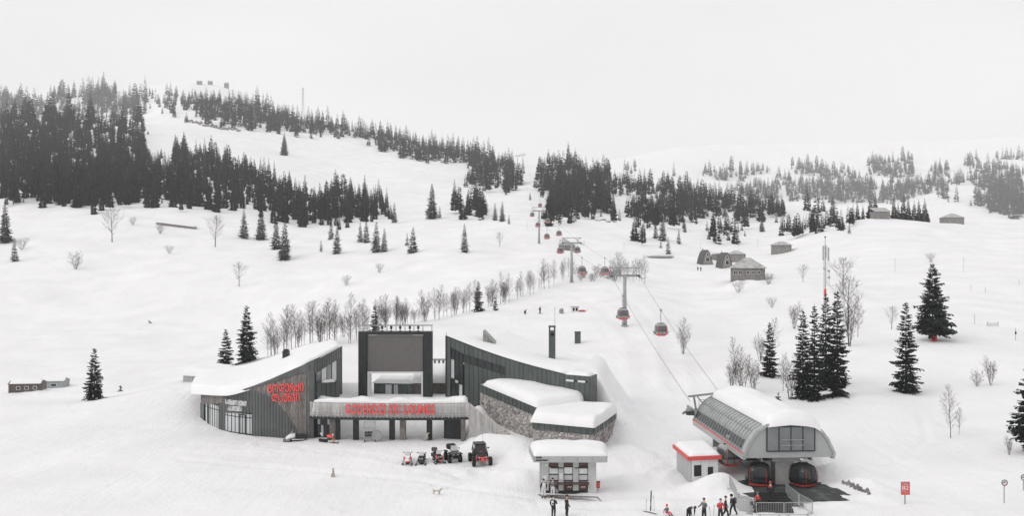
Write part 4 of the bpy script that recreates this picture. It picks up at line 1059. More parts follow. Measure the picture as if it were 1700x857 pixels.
# ------------------------------------------------------------------ the big video screen
def screen_tower():
    d = 112.0; L, R = pt(595, 600, d).x, pt(717.5, 600, d).x; zt = pt(0, 551, d).z; zs0, zs1 = pt(0, 617.5, d).z, pt(0, 558, d).z
    xl, xr = pt(610, 0, d).x, pt(702, 0, d).x; t = thing('video_screen', "large grey video screen in a tall dark frame behind the terrace", 'screen', ((L+R)/2, d, 3.0))
    wl = pt(609, 0, d).x-L
    MB().bevbox((L+wl/2, d+.5, (zt+2.4)/2), (wl, 1.3, zt-2.4), .03).build('frame_column', 'dark_metal', t)
    wr = R-pt(703, 0, d).x
    MB().bevbox((R-wr/2, d+.5, (zt+2.4)/2), (wr, 1.3, zt-2.4), .03).build('frame_column', 'dark_metal', t)
    MB().bevbox(((L+R)/2, d+.5, (zt+zs1)/2+.06), (R-L-wl-wr-.02, 1.28, zt-zs1-.1), .03).build('top_beam', 'dark_metal', t)
    nx, nz = 7, 4                                # cabinets of the screen
    bk = MB(); bk.box(((xl+xr)/2, d+.35, (zs0+zs1)/2), (xr-xl+.06, .4, zs1-zs0+.02)); b = bk.build('screen_back', 'black', t)
    for i in range(nx):
        for j in range(nz):
            w, h = (xr-xl)/nx, (zs1-zs0)/nz
            MB().box((xl+w*(i+.5), d+.12, zs0+h*(j+.5)), (w-.006, .06, h-.006)).build('screen_tile', 'screen', b)
    MB().box(((xl+xr)/2, d+.1, zs1+.16), (4.4, .25, .16)).build('shade_box', 'galvanised', t)
    # railing with floodlights on top
    rl = MB(); z0, z1 = zt, pt(0, 541, d).z
    for i in range(9):
        x = lerp(L+.1, R-.1, i/8); rl.beam((x, d-.05, z0), (x, d-.05, z1), .05)
        rl.beam((x, d+1.05, z0), (x, d+1.05, z1), .05)
    for y in (d-.05, d+1.05):
        for z in (z1,): rl.beam((L, y, z), (R, y, z), .07)
    rl.beam((L, d-.05, z1), (L, d+1.05, z1), .05); rl.beam((R, d-.05, z1), (R, d+1.05, z1), .05)
    rl.build('railing', 'galvanised', t)
    for px in (620, 634, 649, 664, 680, 694):
        x = pt(px, 0, d).x; fl = MB(); fl.bevbox((x, d+.3, z0+.52), (.28, .28, .46), .06); fl.beam((x, d+.3, z0), (x, d+.3, z0+.35), .06); fl.box((x, d+.3, z0+.06), (.3, .3, .1))
        fl.build('floodlight', 'black', t)
    # pale portal below the screen
    f = MB(); p0, p1 = pt(609.5, 0, d).x, pt(702.5, 0, d).x; zb = 2.7
    f.box((p0+.14, d+1.0, (zb+zs0)/2-.1), (.25, 1.8, zs0-zb-.22)); f.box((p1-.14, d+1.0, (zb+zs0)/2-.1), (.2, 1.8, zs0-zb-.22)); f.box(((p0+p1)/2, d+1.0, zs0-.13), (p1-p0-.03, 1.9, .22))
    f.build('portal', 'white_paint', t)
screen_tower()
def back_hut():
    d = 116.0; A, B = xy(621, d), xy(684, d-.6); z1 = pt(0, 634, d).z
    t = thing('cabin', "small green grey cabin with pale doors seen under the video screen", 'cabin', ((A.x+B.x)/2, d+1.5, 3))
    loft(t, [(A.x, A.y+.06, z1), (B.x, B.y+.06, z1)], [(A.x+.4, A.y+3.5, z1), (B.x, B.y+3.5, z1)], 2.5, 'wall', 'green_cladding')
    panel_wall(t, A, B, 7, lambda s: 2.6, lambda s: z1-.02, 'green_cladding')
    for a, b in ((640, 650), (654, 666)):
        q0, q1 = xy(a, d-.4), xy(b, d-.45); MB().prism([v3(q0, 2.8), v3(q1, 2.8), v3(q1, pt(0, 638.5, d).z), v3(q0, pt(0, 638.5, d).z)], (0, .08, 0)).build('door', 'glass_pale', t)
    snow_cap(t, [(A.x-.2, A.y-.3, z1), (B.x+.2, B.y-.3, z1)], [(A.x, A.y+3.7, z1), (B.x+.2, B.y+3.7, z1)], .45, .25, 9, nv=6, sub=8)
    # weathered plank wall running right behind it
    d = 115.6; A, B = xy(684, d), xy(741, d); t = thing('back_shed', "long weathered plank shed with deep snow roof between screen and right wing", 'shed', ((A.x+B.x)/2, d+2, 3))
    z0, z1 = 2.5, pt(0, 634, d).z
    loft(t, [(A.x, A.y+.06, z1), (B.x, B.y+.06, z1)], [(A.x, A.y+6, z1+.3), (B.x, B.y+6, z1+.3)], z0, 'wall', 'dark_metal')
    panel_wall(t, A, B, 16, lambda s: z0, lambda s: z1, 'wood_weathered', 'wood_board', seam=0)
    snow_cap(t, [(A.x-.3, A.y-.4, z1), (B.x+.3, B.y-.4, z1)], [(A.x-.3, A.y+7, z1+.9), (B.x+.3, B.y+7, z1+.9)], .8, .7, 11, nv=8, sub=8)
    p = pt(729, 613, 126); t = thing('roof_plant', "grey ventilation unit with flat lid behind the screen", 'vent', (p.x, p.y, p.z-1))
    MB().bevbox((p.x, p.y, p.z-.2), (1.6, 1.2, 1.7), .03).build('housing', 'metal_cladding', t)
    MB().bevbox((p.x, p.y, p.z+1.35), (1.9, 1.4, .12), .02).build('lid', 'galvanised', t)
    for s in (-.6, 0, .6): MB().tube((p.x+s, p.y, p.z+.6), (p.x+s, p.y, p.z+1.3), .16).build('flue', 'light_metal', t)
back_hut()

# ------------------------------------------------------------------ the lodge, right wing
def right_wing():
    A, B = xy(741, 112.0), xy(937, 104.5); zA, zB = pt(741, 559, 112).z, pt(937, 622.5, 104.5).z
    t = thing('lodge_wing', "tall wedge shaped lodge wing with dark green cladding right of the video screen", 'building', ((A.x+B.x)/2, 110, 2))
    def ztop(s): return lerp(zA, zB, s)-.35*math.sin(math.pi*s)
    f = [(A.lerp(B, i/6).x, A.lerp(B, i/6).y+.15, ztop(i/6)-.05) for i in range(7)]
    nn = -outward(A, B); b = [(p[0]+nn.x*lerp(15, 4, i/6), p[1]+nn.y*lerp(14, 5, i/6), p[2]-1.2) for i, p in enumerate(f)]
    loft(t, f, b, 0, 'wall', 'dark_metal')
    # upper fascia, lower cladding, window band between them
    def zpy(px, py): return pt(px, py, interp(px, [741, 937], [112, 104.5])).z
    def s_of(px): # column -> wall parameter
        lo, hi = 0.0, 1.0
        for _ in range(30):
            m = (lo+hi)/2; q = A.lerp(B, m)
            if 850+q.x/q.y*1472 < px: lo = m
            else: hi = m
        return lo
    def zw1(px): return zpy(px, interp(px, [748, 768, 842, 937], [576, 587, 610, 640]))     # window head
    def zw0(px): return zpy(px, interp(px, [748, 768, 842], [600, 601, 624]))
    n = 26; edges = [741+196.0*i/n for i in range(n+1)]
    for i in range(n):
        p0, p1 = edges[i], edges[i+1]; a, b_ = A.lerp(B, s_of(p0)), A.lerp(B, s_of(p1)); mid = (p0+p1)/2
        t0, t1 = ztop(s_of(p0)), ztop(s_of(p1))
        if mid < 747: wall_panel(a, b_, 2.6, 2.6, t0, t1, 'green_cladding', 'cladding_panel', t, thick=.12); continue
        if mid < 842:
            wall_panel(a, b_, zw1(p0), zw1(p1), t0, t1, 'green_cladding', 'fascia_panel', t, thick=.1)
            if mid > 768: wall_panel(a, b_, 2.6, 2.6, zw0(p0), zw0(p1), 'green_cladding', 'cladding_panel', t)
        else: wall_panel(a, b_, 2.6, 2.6, t0, t1, 'green_cladding', 'cladding_panel', t, thick=.1)
    g0, g1 = A.lerp(B, s_of(748)), A.lerp(B, s_of(768))
    glazing(t, g0, g1, lambda s: 3.2, lambda s: lerp(zw1(748), zw1(768), s), 3, rows=(.33, .4, .78), pane=['glass', 'glass', 'glass_pale', 'glass'], off=-.03, fw=.1)
    g0, g1 = A.lerp(B, s_of(768)), A.lerp(B, s_of(842))
    glazing(t, g0, g1, lambda s: lerp(zw0(768), zw0(842), s), lambda s: lerp(zw1(768), zw1(842), s), 6, pane=['glass', 'glass', 'glass'], off=-.03)
    ep = MB(); ep.beam(v3(A+Vector((.0, -.1)), 2.5), v3(A+Vector((0, -.1)), zA+.1), .22, .22); ep.beam(v3(A, zA+.1), v3(A, zA+.5), .05); ep.build('corner_post', 'dark_metal', t)
    cp = MB()
    for i in range(12): cp.beam(v3(A.lerp(B, i/12), ztop(i/12)+.04), v3(A.lerp(B, (i+1)/12), ztop((i+1)/12)+.04), .3, .08)
    cp.build('roof_edge', 'dark_metal', t)
    # box turret at the low end
    C0, C1, C2 = xy(937, 104.2), xy(979, 102.4), xy(990.5, 104.6); zt = pt(937, 622, 104.2).z
    mb = MB(); mb.prism([v3(C0+Vector((.03, .08)), 1.5), v3(C1+Vector((-.08, .08)), 1.5), v3(C2+Vector((-.08, .0)), 1.5), v3(C0+Vector((.8, 2.2)), 1.5)], (0, 0, zt-1.55)); mb.build('turret', 'dark_metal', t)
    zs = zt-.55
    for i in range(5):
        a, b_ = C0.lerp(C1, i/5), C0.lerp(C1, (i+1)/5)
        wall_panel(a, b_, 2.2, 2.2, zs-.25, zs-.25, 'green_cladding', 'cladding_panel', t); wall_panel(a, b_, zs, zs, zt, zt, 'green_cladding', 'fascia_panel', t)
    for q0, q1, m in ((.06, .37, 'white_paint'), (.37, .53, 'glass'), (.53, .83, 'white_paint'), (.83, .92, 'glass')):
        a, b_ = C0.lerp(C1, q0), C0.lerp(C1, q1); wall_panel(a, b_, zs-.24, zs-.24, zs-.01, zs-.01, m, 'slot_window', t, thick=.02, seam=0)
    for a, b_ in ((C0, C0.lerp(C1, .06)), (C0.lerp(C1, .92), C1)): wall_panel(a, b_, zs-.245, zs-.245, zs-.005, zs-.005, 'green_cladding', 'cladding_panel', t, seam=0)
    d_ = (C2-C1)
    for i in range(2):
        a, b_ = C1.lerp(C2, i/2), C1.lerp(C2, (i+1)/2); q = Vector((d_.y, -d_.x)).normalized()*.05
        MB().prism([v3(a, 2), v3(b_, 2), v3(b_, zt), v3(a, zt)], v3(q, 0)).build('cladding_panel', 'green_cladding', t)
    snow_cap(t, [v3(C0+Vector((0, 0)), zt), v3(C1, zt)], [v3(C0+Vector((.8, 2.2)), zt), v3(C2, zt)], .3, .4, 41, nv=5, sub=8)
    # roof snow running back into the hillside and down to the yard on the right
    fr = []; bkl = []
    for i in range(11):
        s = i/10; q = A.lerp(B, s); fr.append((q.x, q.y+(.1 if s < .75 else .1+1.4*(s-.75)), ztop(s)+.02)); bkl.append((q.x+nn.x*lerp(16, 10, s), q.y+nn.y*lerp(16, 15, s), max(ztop(s)-.3-2.0*s*0, ground(q.x, q.y+16)+.2)))
    for k, (px, d, z, pb, db, zb_) in enumerate(((972, 106.4, 7.0, 990, 122, 7.2), (992, 105.6, 6.5, 1004, 121, 6.6), (1003, 105, 5.4, 1018, 120, 4.7), (1016, 104.6, 3.7, 1034, 118, 3.2), (1032, 104, 1.9, 1050, 116, 1.6), (1052, 103.5, -.1, 1066, 114, .1))):
        q = xy(px, d); r = xy(pb, db); fr.append((q.x, q.y, z)); bkl.append((r.x, r.y, zb_))
    snow_cap(t, fr, bkl, [.3, .3, .34, .38, .44, .5, .55, .6, .65, .7, .75]+[.75]*6, 2.0, 13, nv=16, sub=6, lump=.1, drop=2.5, flow=True)
    # chimney, box and wedge dormer on the roof
    d = 112.; p = pt(916.5, 602, d); ch = MB(); zt2 = pt(0, 541, d).z; w = .82
    zl = zt2-1.25; ch.box((p.x, p.y, (p.z-1.5+zl)/2), (w, w, zl-p.z+1.5))
    for sx in (-1, 1): ch.box((p.x+sx*(w/2-.09), p.y, (zl+zt2-.2)/2), (.18, w-.01, zt2-.2-zl))
    ch.box((p.x, p.y, zt2-.1), (w+.06, w+.06, .2)); ch.box((p.x, p.y, zl+.5), (w-.37, w-.02, .28)); ch.box((p.x, p.y+.2, zl+.18), (w-.37, .2, .36)); ch.build('chimney', 'green_cladding', t)
    MB().tube((p.x+.35, p.y, zt2-.1), (p.x+.35, p.y, zt2+2.4), .025).build('antenna', 'galvanised', t)
    d = 113.4; a = pt(801, 577, d); top = pt(802, 550, d); b_ = pt(828, 578, d+.8)
    w = MB(); w.prism([a+Vector((0, 0, -1.2)), b_+Vector((0, 0, -1.2)), b_, top], (.2, 2.0, 0)); dm = w.build('dormer', 'barn_wood', t)
    w = MB(); w.prism([top+Vector((0, -.1, .06)), b_+Vector((.15, -.1, 0)), b_+Vector((.15, -.1, -.25)), top+Vector((0, -.1, -.22))], (.2, 2.2, 0)); w.build('dormer_roof', 'galvanised', dm)
right_wing()
p = hit(959, 570); k = p[1]/FPX; t = thing('vent_shaft', "short dark vent shaft standing in the snow right of the tall chimney", 'vent', p)
MB().bevbox((0, 0, 9*k-.5), (9.5*k, 9*k, 18*k+1), .03).build('shaft', 'green_cladding', t, world=False); MB().bevbox((0, 0, 18.5*k), (10.5*k, 10*k, 1.2*k), .02).build('lid', 'dark_metal', t, world=False)

# ------------------------------------------------------------------ stone volumes with snow loaded flat roofs
def stones(parent, A, B, zb, zt, seed, thick=.07, size=.30):
    """rubble masonry: every stone an uneven block standing proud of the mortar"""
    rnd = random.Random(seed); nn = outward(A, B); L = (B-A).length; mb = MB(); z = min(zb(0), zb(1)); row = 0
    while z < max(zt(0), zt(1)):
        h = size*rnd.uniform(.7, 1.15); s = -rnd.random()*size
        while s < L:
            w = size*rnd.uniform(.7, 1.7); c = s+w/2; tt = min(max(c/L, 0), 1)
            if 0 <= s and s+w <= L and z >= zb(tt)-.2 and z+h <= zt(tt)+.02:
                g = .025; q = []; warp = .13*math.sin(s*1.9+row*.9)+.07*math.sin(s*4.3+row)
                if rnd.random() < .06: s += w; continue
                for (u, v) in ((s+g, z+g), (s+w-g, z+g), (s+w-g, z+h-g), (s+g, z+h-g)):
                    u = min(max(u+rnd.uniform(-.07, .07), 0), L); v = min(v+warp+rnd.uniform(-.07, .07), zt(tt)); p = A.lerp(B, u/L); q.append(v3(p, v))
                dth = thick*rnd.uniform(.5, 1.3); cen = sum(q, Vector())/4; n3 = v3(nn, 0)
                k = [a.lerp(cen, .16)+n3*dth for a in q]; vs = q+k
                mb.add(vs, [(4, 5, 6, 7), (0, 1, 5, 4), (1, 2, 6, 5), (2, 3, 7, 6), (3, 0, 4, 7)])
            s += w
        z += h; row += 1
    o = mb.build('stonework', 'stone', parent); o['kind'] = 'stuff'; return o
def stone_block():
    A, B, C = xy(797, 108.0), xy(893, 97.6), xy(885, 95.2); D, E, F = xy(985, 92.0), xy(1022, 101.5), xy(1000, 108)
    t = thing('stone_annex', "stone walled flat roofed annex under thick snow, stepping down towards the kiosk", 'building', ((A.x+D.x)/2, 100, 1))
    # upper step
    u1, u0 = lambda s: lerp(pt(797, 638, 108).z, pt(893, 678, 97.6).z, s), lambda s: lerp(pt(797, 651, 108).z, pt(893, 692, 97.6).z, s)
    n = -outward(A, B)
    loft(t, [(A.x, A.y+.05, u1(0)), (B.x, B.y+.05, u1(1))], [(A.x+8.5, A.y+3, u1(0)), (B.x+5, B.y+6.5, u1(1))], 0, 'wall', 'mortar')
    stones(t, A, B, lambda s: lerp(2.2, .2, s), u0, 5)
    panel_wall(t, A, B, 15, u0, u1, 'green_cladding', 'fascia_panel', off=.06)
    # lower step
    z1, z0 = pt(885, 697, 95.2).z, pt(885, 712.5, 95.2).z
    loft(t, [(C.x, C.y+.05, z1), (D.x, D.y+.05, z1)], [(C.x+1.5, C.y+7.5, z1), (E.x, E.y, z1)], -.2, 'wall', 'mortar')
    stones(t, C, D, lambda s: -.1, lambda s: z0, 6)
    stones(t, D, E, lambda s: -.1, lambda s: z0, 8)
    panel_wall(t, C, D, 10, lambda s: z0, lambda s: z1, 'green_cladding', 'fascia_panel', off=.08)
    panel_wall(t, D, E, 8, lambda s: z0, lambda s: z1, 'green_cladding', 'fascia_panel', off=.08)
    q = D.lerp(E, .35)+outward(D, E)*.2; MB().path([v3(q, z1-.1), v3(q, -.2)], .06).build('downpipe', 'galvanised', t)
    q = D.lerp(E, .75)+outward(D, E)*.2; MB().path([v3(q, z1-.1), v3(q, -.2)], .05).build('downpipe', 'galvanised', t)
    o_ = outward(A, B)*.06
    f = [v3(A.lerp(B, .05)+o_, u1(.05)+.06), v3(A.lerp(B, .35)+o_, u1(.35)+.06), v3(A.lerp(B, .7)+o_, u1(.7)+.06), v3(B+o_, u1(1)+.06)]
    b = [v3(A+Vector((8.2, 2.6)), u1(0)), v3(A+Vector((9.0, .6)), u1(.3)), v3(B+Vector((6, 6.5)), u1(.8)), v3(B+Vector((5.0, 4)), u1(1))]
    snow_cap(t, f, b, [.75, .9, .9, .8], 1.1, 17, nv=14, sub=8, lump=.12, sag=.05)
    f = [v3(C+Vector((-.35, -.3)), z1), v3(C.lerp(D, .33)+Vector((0, -.4)), z1), v3(C.lerp(D, .66)+Vector((0, -.4)), z1), v3(D+Vector((.1, -.35)), z1), v3(D.lerp(E, .4)+Vector((.3, -.1)), z1)]
    b = [v3(C+Vector((.5, 4)), z1+.2), v3(C+Vector((2.5, 7.2)), z1+.2), v3(C+Vector((4.5, 7.6)), z1+.1), v3(E+Vector((-2, 1)), z1), v3(E+Vector((.3, 0)), z1)]
    snow_cap(t, f, b, .8, 1.0, 19, nv=14, sub=7, lump=.12, sag=.2)
stone_block()
# ------------------------------------------------------------------ lift line
GX0, GY0 = 25.2, 80.0                       # middle of the station front
def line_x(d): return 27.0-.047*(d-80.0)
TOWERS = [(1037, 177.0, 10.2), (949, 269.0, 12.0), (895, 396.0, 14.6), (868, None, 34), (859, None, 20)]
ROPE = {-1: [], 1: []}                        # points of the two rope lines
def lift_tower(px, d, h, label):
    p = at(px, d) if d else hit(px, 291 if px == 868 else 279)
    if not d: h = h/FPX*p[1]
    x, y, z = p; t = thing('lift_pylon', label, 'lift pylon', p, math.atan(.047), "pylons of the gondola lift")
    W = 2.75
    MB().lathe([(.75, -.5), (.75, .25), (.62, .3)], (0, 0, 0), 12).build('foundation', 'concrete', t, world=False)
    MB().lathe([(.52, .2), (.40, h*.55), (.40, h*.56), (.30, h)], (0, 0, 0), 14).build('mast', 'light_metal', t, smooth=True, world=False)
    mb = MB(); mb.beam((-W-.3, 0, h), (W+.3, 0, h), .42, .5); mb.build('crossarm', 'galvanised', t, world=False)
    mb = MB()                                 # gantry above the arm
    for s in (-1, 1):
        mb.beam((s*1.6, 0, h+.2), (s*2.5, 0, h+1.5), .14); mb.beam((s*2.6, -1.6, h+1.5), (s*2.6, 1.6, h+1.5), .12)
    mb.beam((-3.1, 0, h+1.55), (3.1, 0, h+1.55), .16, .18); mb.beam((-2.5, 0, h+.2), (-.9, 0, h+1.5), .08); mb.beam((2.5, 0, h+.2), (.9, 0, h+1.5), .08); mb.build('gantry', 'galvanised', t, world=False)
    for s in (-1, 1):
        b = MB(); b.beam((s*W, -2.0, h-.15), (s*W, 2.0, h+.05), .12, .16); b.beam((s*W, 0, h-.1), (s*W, 0, h+.25), .2); b.beam((s*(W+.45), -1.9, h-.5), (s*(W+.45), 1.9, h-.3), .3, .05)
        sb = b.build('sheave_assembly', 'galvanised', t, world=False)
        for k in range(6):
            yy = -1.8+k*.72; MB().lathe([(.1, -.07), (.26, -.07), (.22, 0), (.26, .07), (.1, .07)], (s*W, yy, h-.05+.05*yy), 10, M=Matrix.Rotation(math.pi/2, 3, 'Y')).build('sheave', 'rubber', sb, world=False)
        b = MB(); b.beam((s*(W+.75), -2.0, h-.6), (s*(W+.75), 2.0, h-.4), .5, .04)
        for yy in (-1.9, 0, 1.9): b.beam((s*(W+1.0), yy, h-.5), (s*(W+1.0), yy, h+.5), .04)
        b.beam((s*(W+1.0), -1.9, h+.5), (s*(W+1.0), 1.9, h+.5), .04); b.build('catwalk', 'galvanised', t, world=False)
        ROPE[s].append(Vector((x+s*W, y, z+h+.25)))
    ld = MB()
    for s in (-.2, .2): ld.beam((s, -.62, .3), (s, -.5, h), .04)
    for k in range(int(h/.5)): ld.beam((-.2, -.6, .5+k*.5), (.2, -.6, .5+k*.5), .03)
    ld.build('ladder', 'galvanised', t, world=False)
ROPE[-1].append(Vector((19.6, 97.0, 5.1))); ROPE[1].append(Vector((23.4, 97.5, 5.4)))
for (px, d, h), lab in zip(TOWERS, ("nearest grey lift pylon above the piste with a red cabin before it", "second lift pylon at the upper end of the bare tree row", "third lift pylon, slim and pale, left of the hut", "small hazy lift pylon on the brow of the skyline", "farthest lift pylon beyond the brow on the skyline")):
    lift_tower(px, d, h, lab)
def rope_point(s, y):
    P = ROPE[s]
    for i in range(len(P)-1):
        if P[i].y <= y <= P[i+1].y:
            t = (y-P[i].y)/(P[i+1].y-P[i].y); q = P[i].lerp(P[i+1], t); L = (P[i+1]-P[i]).length
            q.z -= 4*t*(1-t)*L*.007; return q
    return P[-1].copy()
for s, lab in ((-1, "steel haul rope of the gondola lift, left strand"), (1, "steel haul rope of the gondola lift, right strand")):
    mb = MB(); y = 97.6; pts = []
    while y < ROPE[s][-1].y: pts.append(rope_point(s, y)); y += 6+y*.02
    mb.path(pts, .035, 5); tag(mb.build('haul_rope', 'galvanised', None), lab, 'cable')

# ---- gondola cabins
def make_cabin(label, loc, rz=0.0, group=None, dark=False, hang=2.15):
    """hanging cabin, origin at the rope grip"""
    t = thing('gondola_cabin', label, 'gondola', loc, rz, group)
    W, H, Z0 = 1.0, 2.05, -hang-2.05                  # half width, height, floor
    prof = [(.62, 0), (.86, .16), (1.0, .55), (1.02, 1.0), (.96, 1.5), (.82, 1.85), (.55, 2.02)]   # half width against height
    def ring(f, z, b=1.0):                       # rounded square
        out = []
        for k in range(20):
            a = 2*math.pi*(k+.5)/20; c, s_ = math.cos(a), math.sin(a); e = .45
            out.append(Vector((math.copysign(abs(c)**e, c)*f, math.copysign(abs(s_)**e, s_)*f*b, Z0+z)))
        return out
    def shell(z0, z1, grow, name, m):
        zs = [z for _, z in prof if z0 < z < z1]; zs = [z0]+zs+[z1]; mb = MB(); R = []
        for z in zs: R += ring(interp(z, [p[1] for p in prof], [p[0] for p in prof])+grow, z, 1.05)
        n = 20; fs = [(i*n+k, i*n+(k+1) % n, (i+1)*n+(k+1) % n, (i+1)*n+k) for i in range(len(zs)-1) for k in range(n)]
        fs += [tuple(range(n-1, -1, -1)), tuple(range((len(zs)-1)*n, len(zs)*n))]
        return mb.add(R, fs).build(name, m, t, smooth=False, world=False)
    shell(0, .30, .0, 'lower_shell', 'red_paint')
    shell(.31, .72, .0, 'side_panel', 'cabin_grey')
    shell(.73, 1.66, -.015, 'window', 'cabin_glass')
    shell(1.67, 2.02, .0, 'roof', 'cabin_grey' if not dark else 'black')
    for s in (-1, 1):                             # red arcs beside the doors and dark posts
        for q in (-1, 1):
            pts = [Vector((q*.72*interp(z, [p[1] for p in prof], [p[0] for p in prof])/1.0, s*1.06*(interp(z, [p[1] for p in prof], [p[0] for p in prof])+.0), Z0+z)) for z in (.3, .6, 1.0, 1.4, 1.75)]
            MB().path(pts, .045 if not dark else .03, 5).build('door_arc', 'red_paint' if not dark else 'dark_red', t, world=False)
        mb = MB(); mb.beam((0, s*1.07, Z0+.3), (0, s*1.0, Z0+1.7), .05); mb.build('door_post', 'black', t, world=False)
        mb = MB(); mb.beam((s*1.05, -.6, Z0+.55), (s*1.05, .6, Z0+.55), .05); mb.beam((s*1.18, -.55, Z0+.2), (s*1.18, .55, Z0+.2), .05)
        for yy in (-.5, 0, .5): mb.beam((s*1.0, yy, Z0+.25), (s*1.2, yy, Z0+.75), .05)
        mb.build('ski_rack', 'black', t, world=False)
    mb = MB(); mb.path([Vector((0, 0, 0)), Vector((.05, .25, -.2*hang)), Vector((.05, .55, -.4*hang)), Vector((.05, .55, -.63*hang)), Vector((.03, .2, -.87*hang)), Vector((0, 0, -hang))], .06, 6); mb.build('hanger', 'galvanised', t, world=False)
    mb = MB(); mb.bevbox((0, 0, 0), (.25, .9, .3), .05); mb.tube((0, -.4, .1), (0, .4, .1), .12); mb.build('grip', 'galvanised', t, world=False)
    mb = MB(); mb.beam((-.55, 0, -hang+.02), (.55, 0, -hang+.02), .1); mb.beam((0, -.5, -hang-.02), (0, .5, -hang-.02), .1); mb.build('suspension', 'black', t, world=False)
    return t
mat('cabin_grey', (.30, .31, .31), .4, var=.1, scale=1)
mat('cabin_glass', (.10, .105, .11), .12, spec=.7, var=.25, scale=.8)
def y_for_column(s, px):
    best = None
    y = 99.0
    while y < ROPE[s][-1].y-2:
        q = rope_point(s, y); c = 850+q.x/q.y*1472
        if best is None or abs(c-px) < best[0]: best = (abs(c-px), y)
        y += .5
    return best[1]
CABINS = [(-1, 1034, "red and grey gondola cabin hanging in front of the nearest pylon"),
 (1, 1097, "red bottomed gondola cabin nearest the station on the right hand rope"),
 (-1, 966, "gondola cabin just left of the cabin behind the nearest pylon"), (1, 1004, "gondola cabin beside the nearest pylon on its left"),
 (-1, 930, "gondola cabin left of the second pylon mast"), (1, 958, "gondola cabin right of the second pylon mast"),
 (-1, 908, "small gondola cabin below the third pylon, by the hut"), (1, 928, "small gondola cabin in front of the hut"),
 (-1, 893, "tiny gondola cabin on the left rope at the third pylon"), (1, 909.5, "tiny gondola cabin on the right rope past the third pylon"),
 (-1, 883.5, "tiny distant gondola cabin above the third pylon, left strand"), (1, 896.5, "tiny distant gondola cabin above the third pylon, right strand")]
for s, px, lab in CABINS:
    q = rope_point(s, y_for_column(s, px)); make_cabin(lab, (q.x, q.y, q.z), math.atan(.047), "cabins riding the gondola rope")

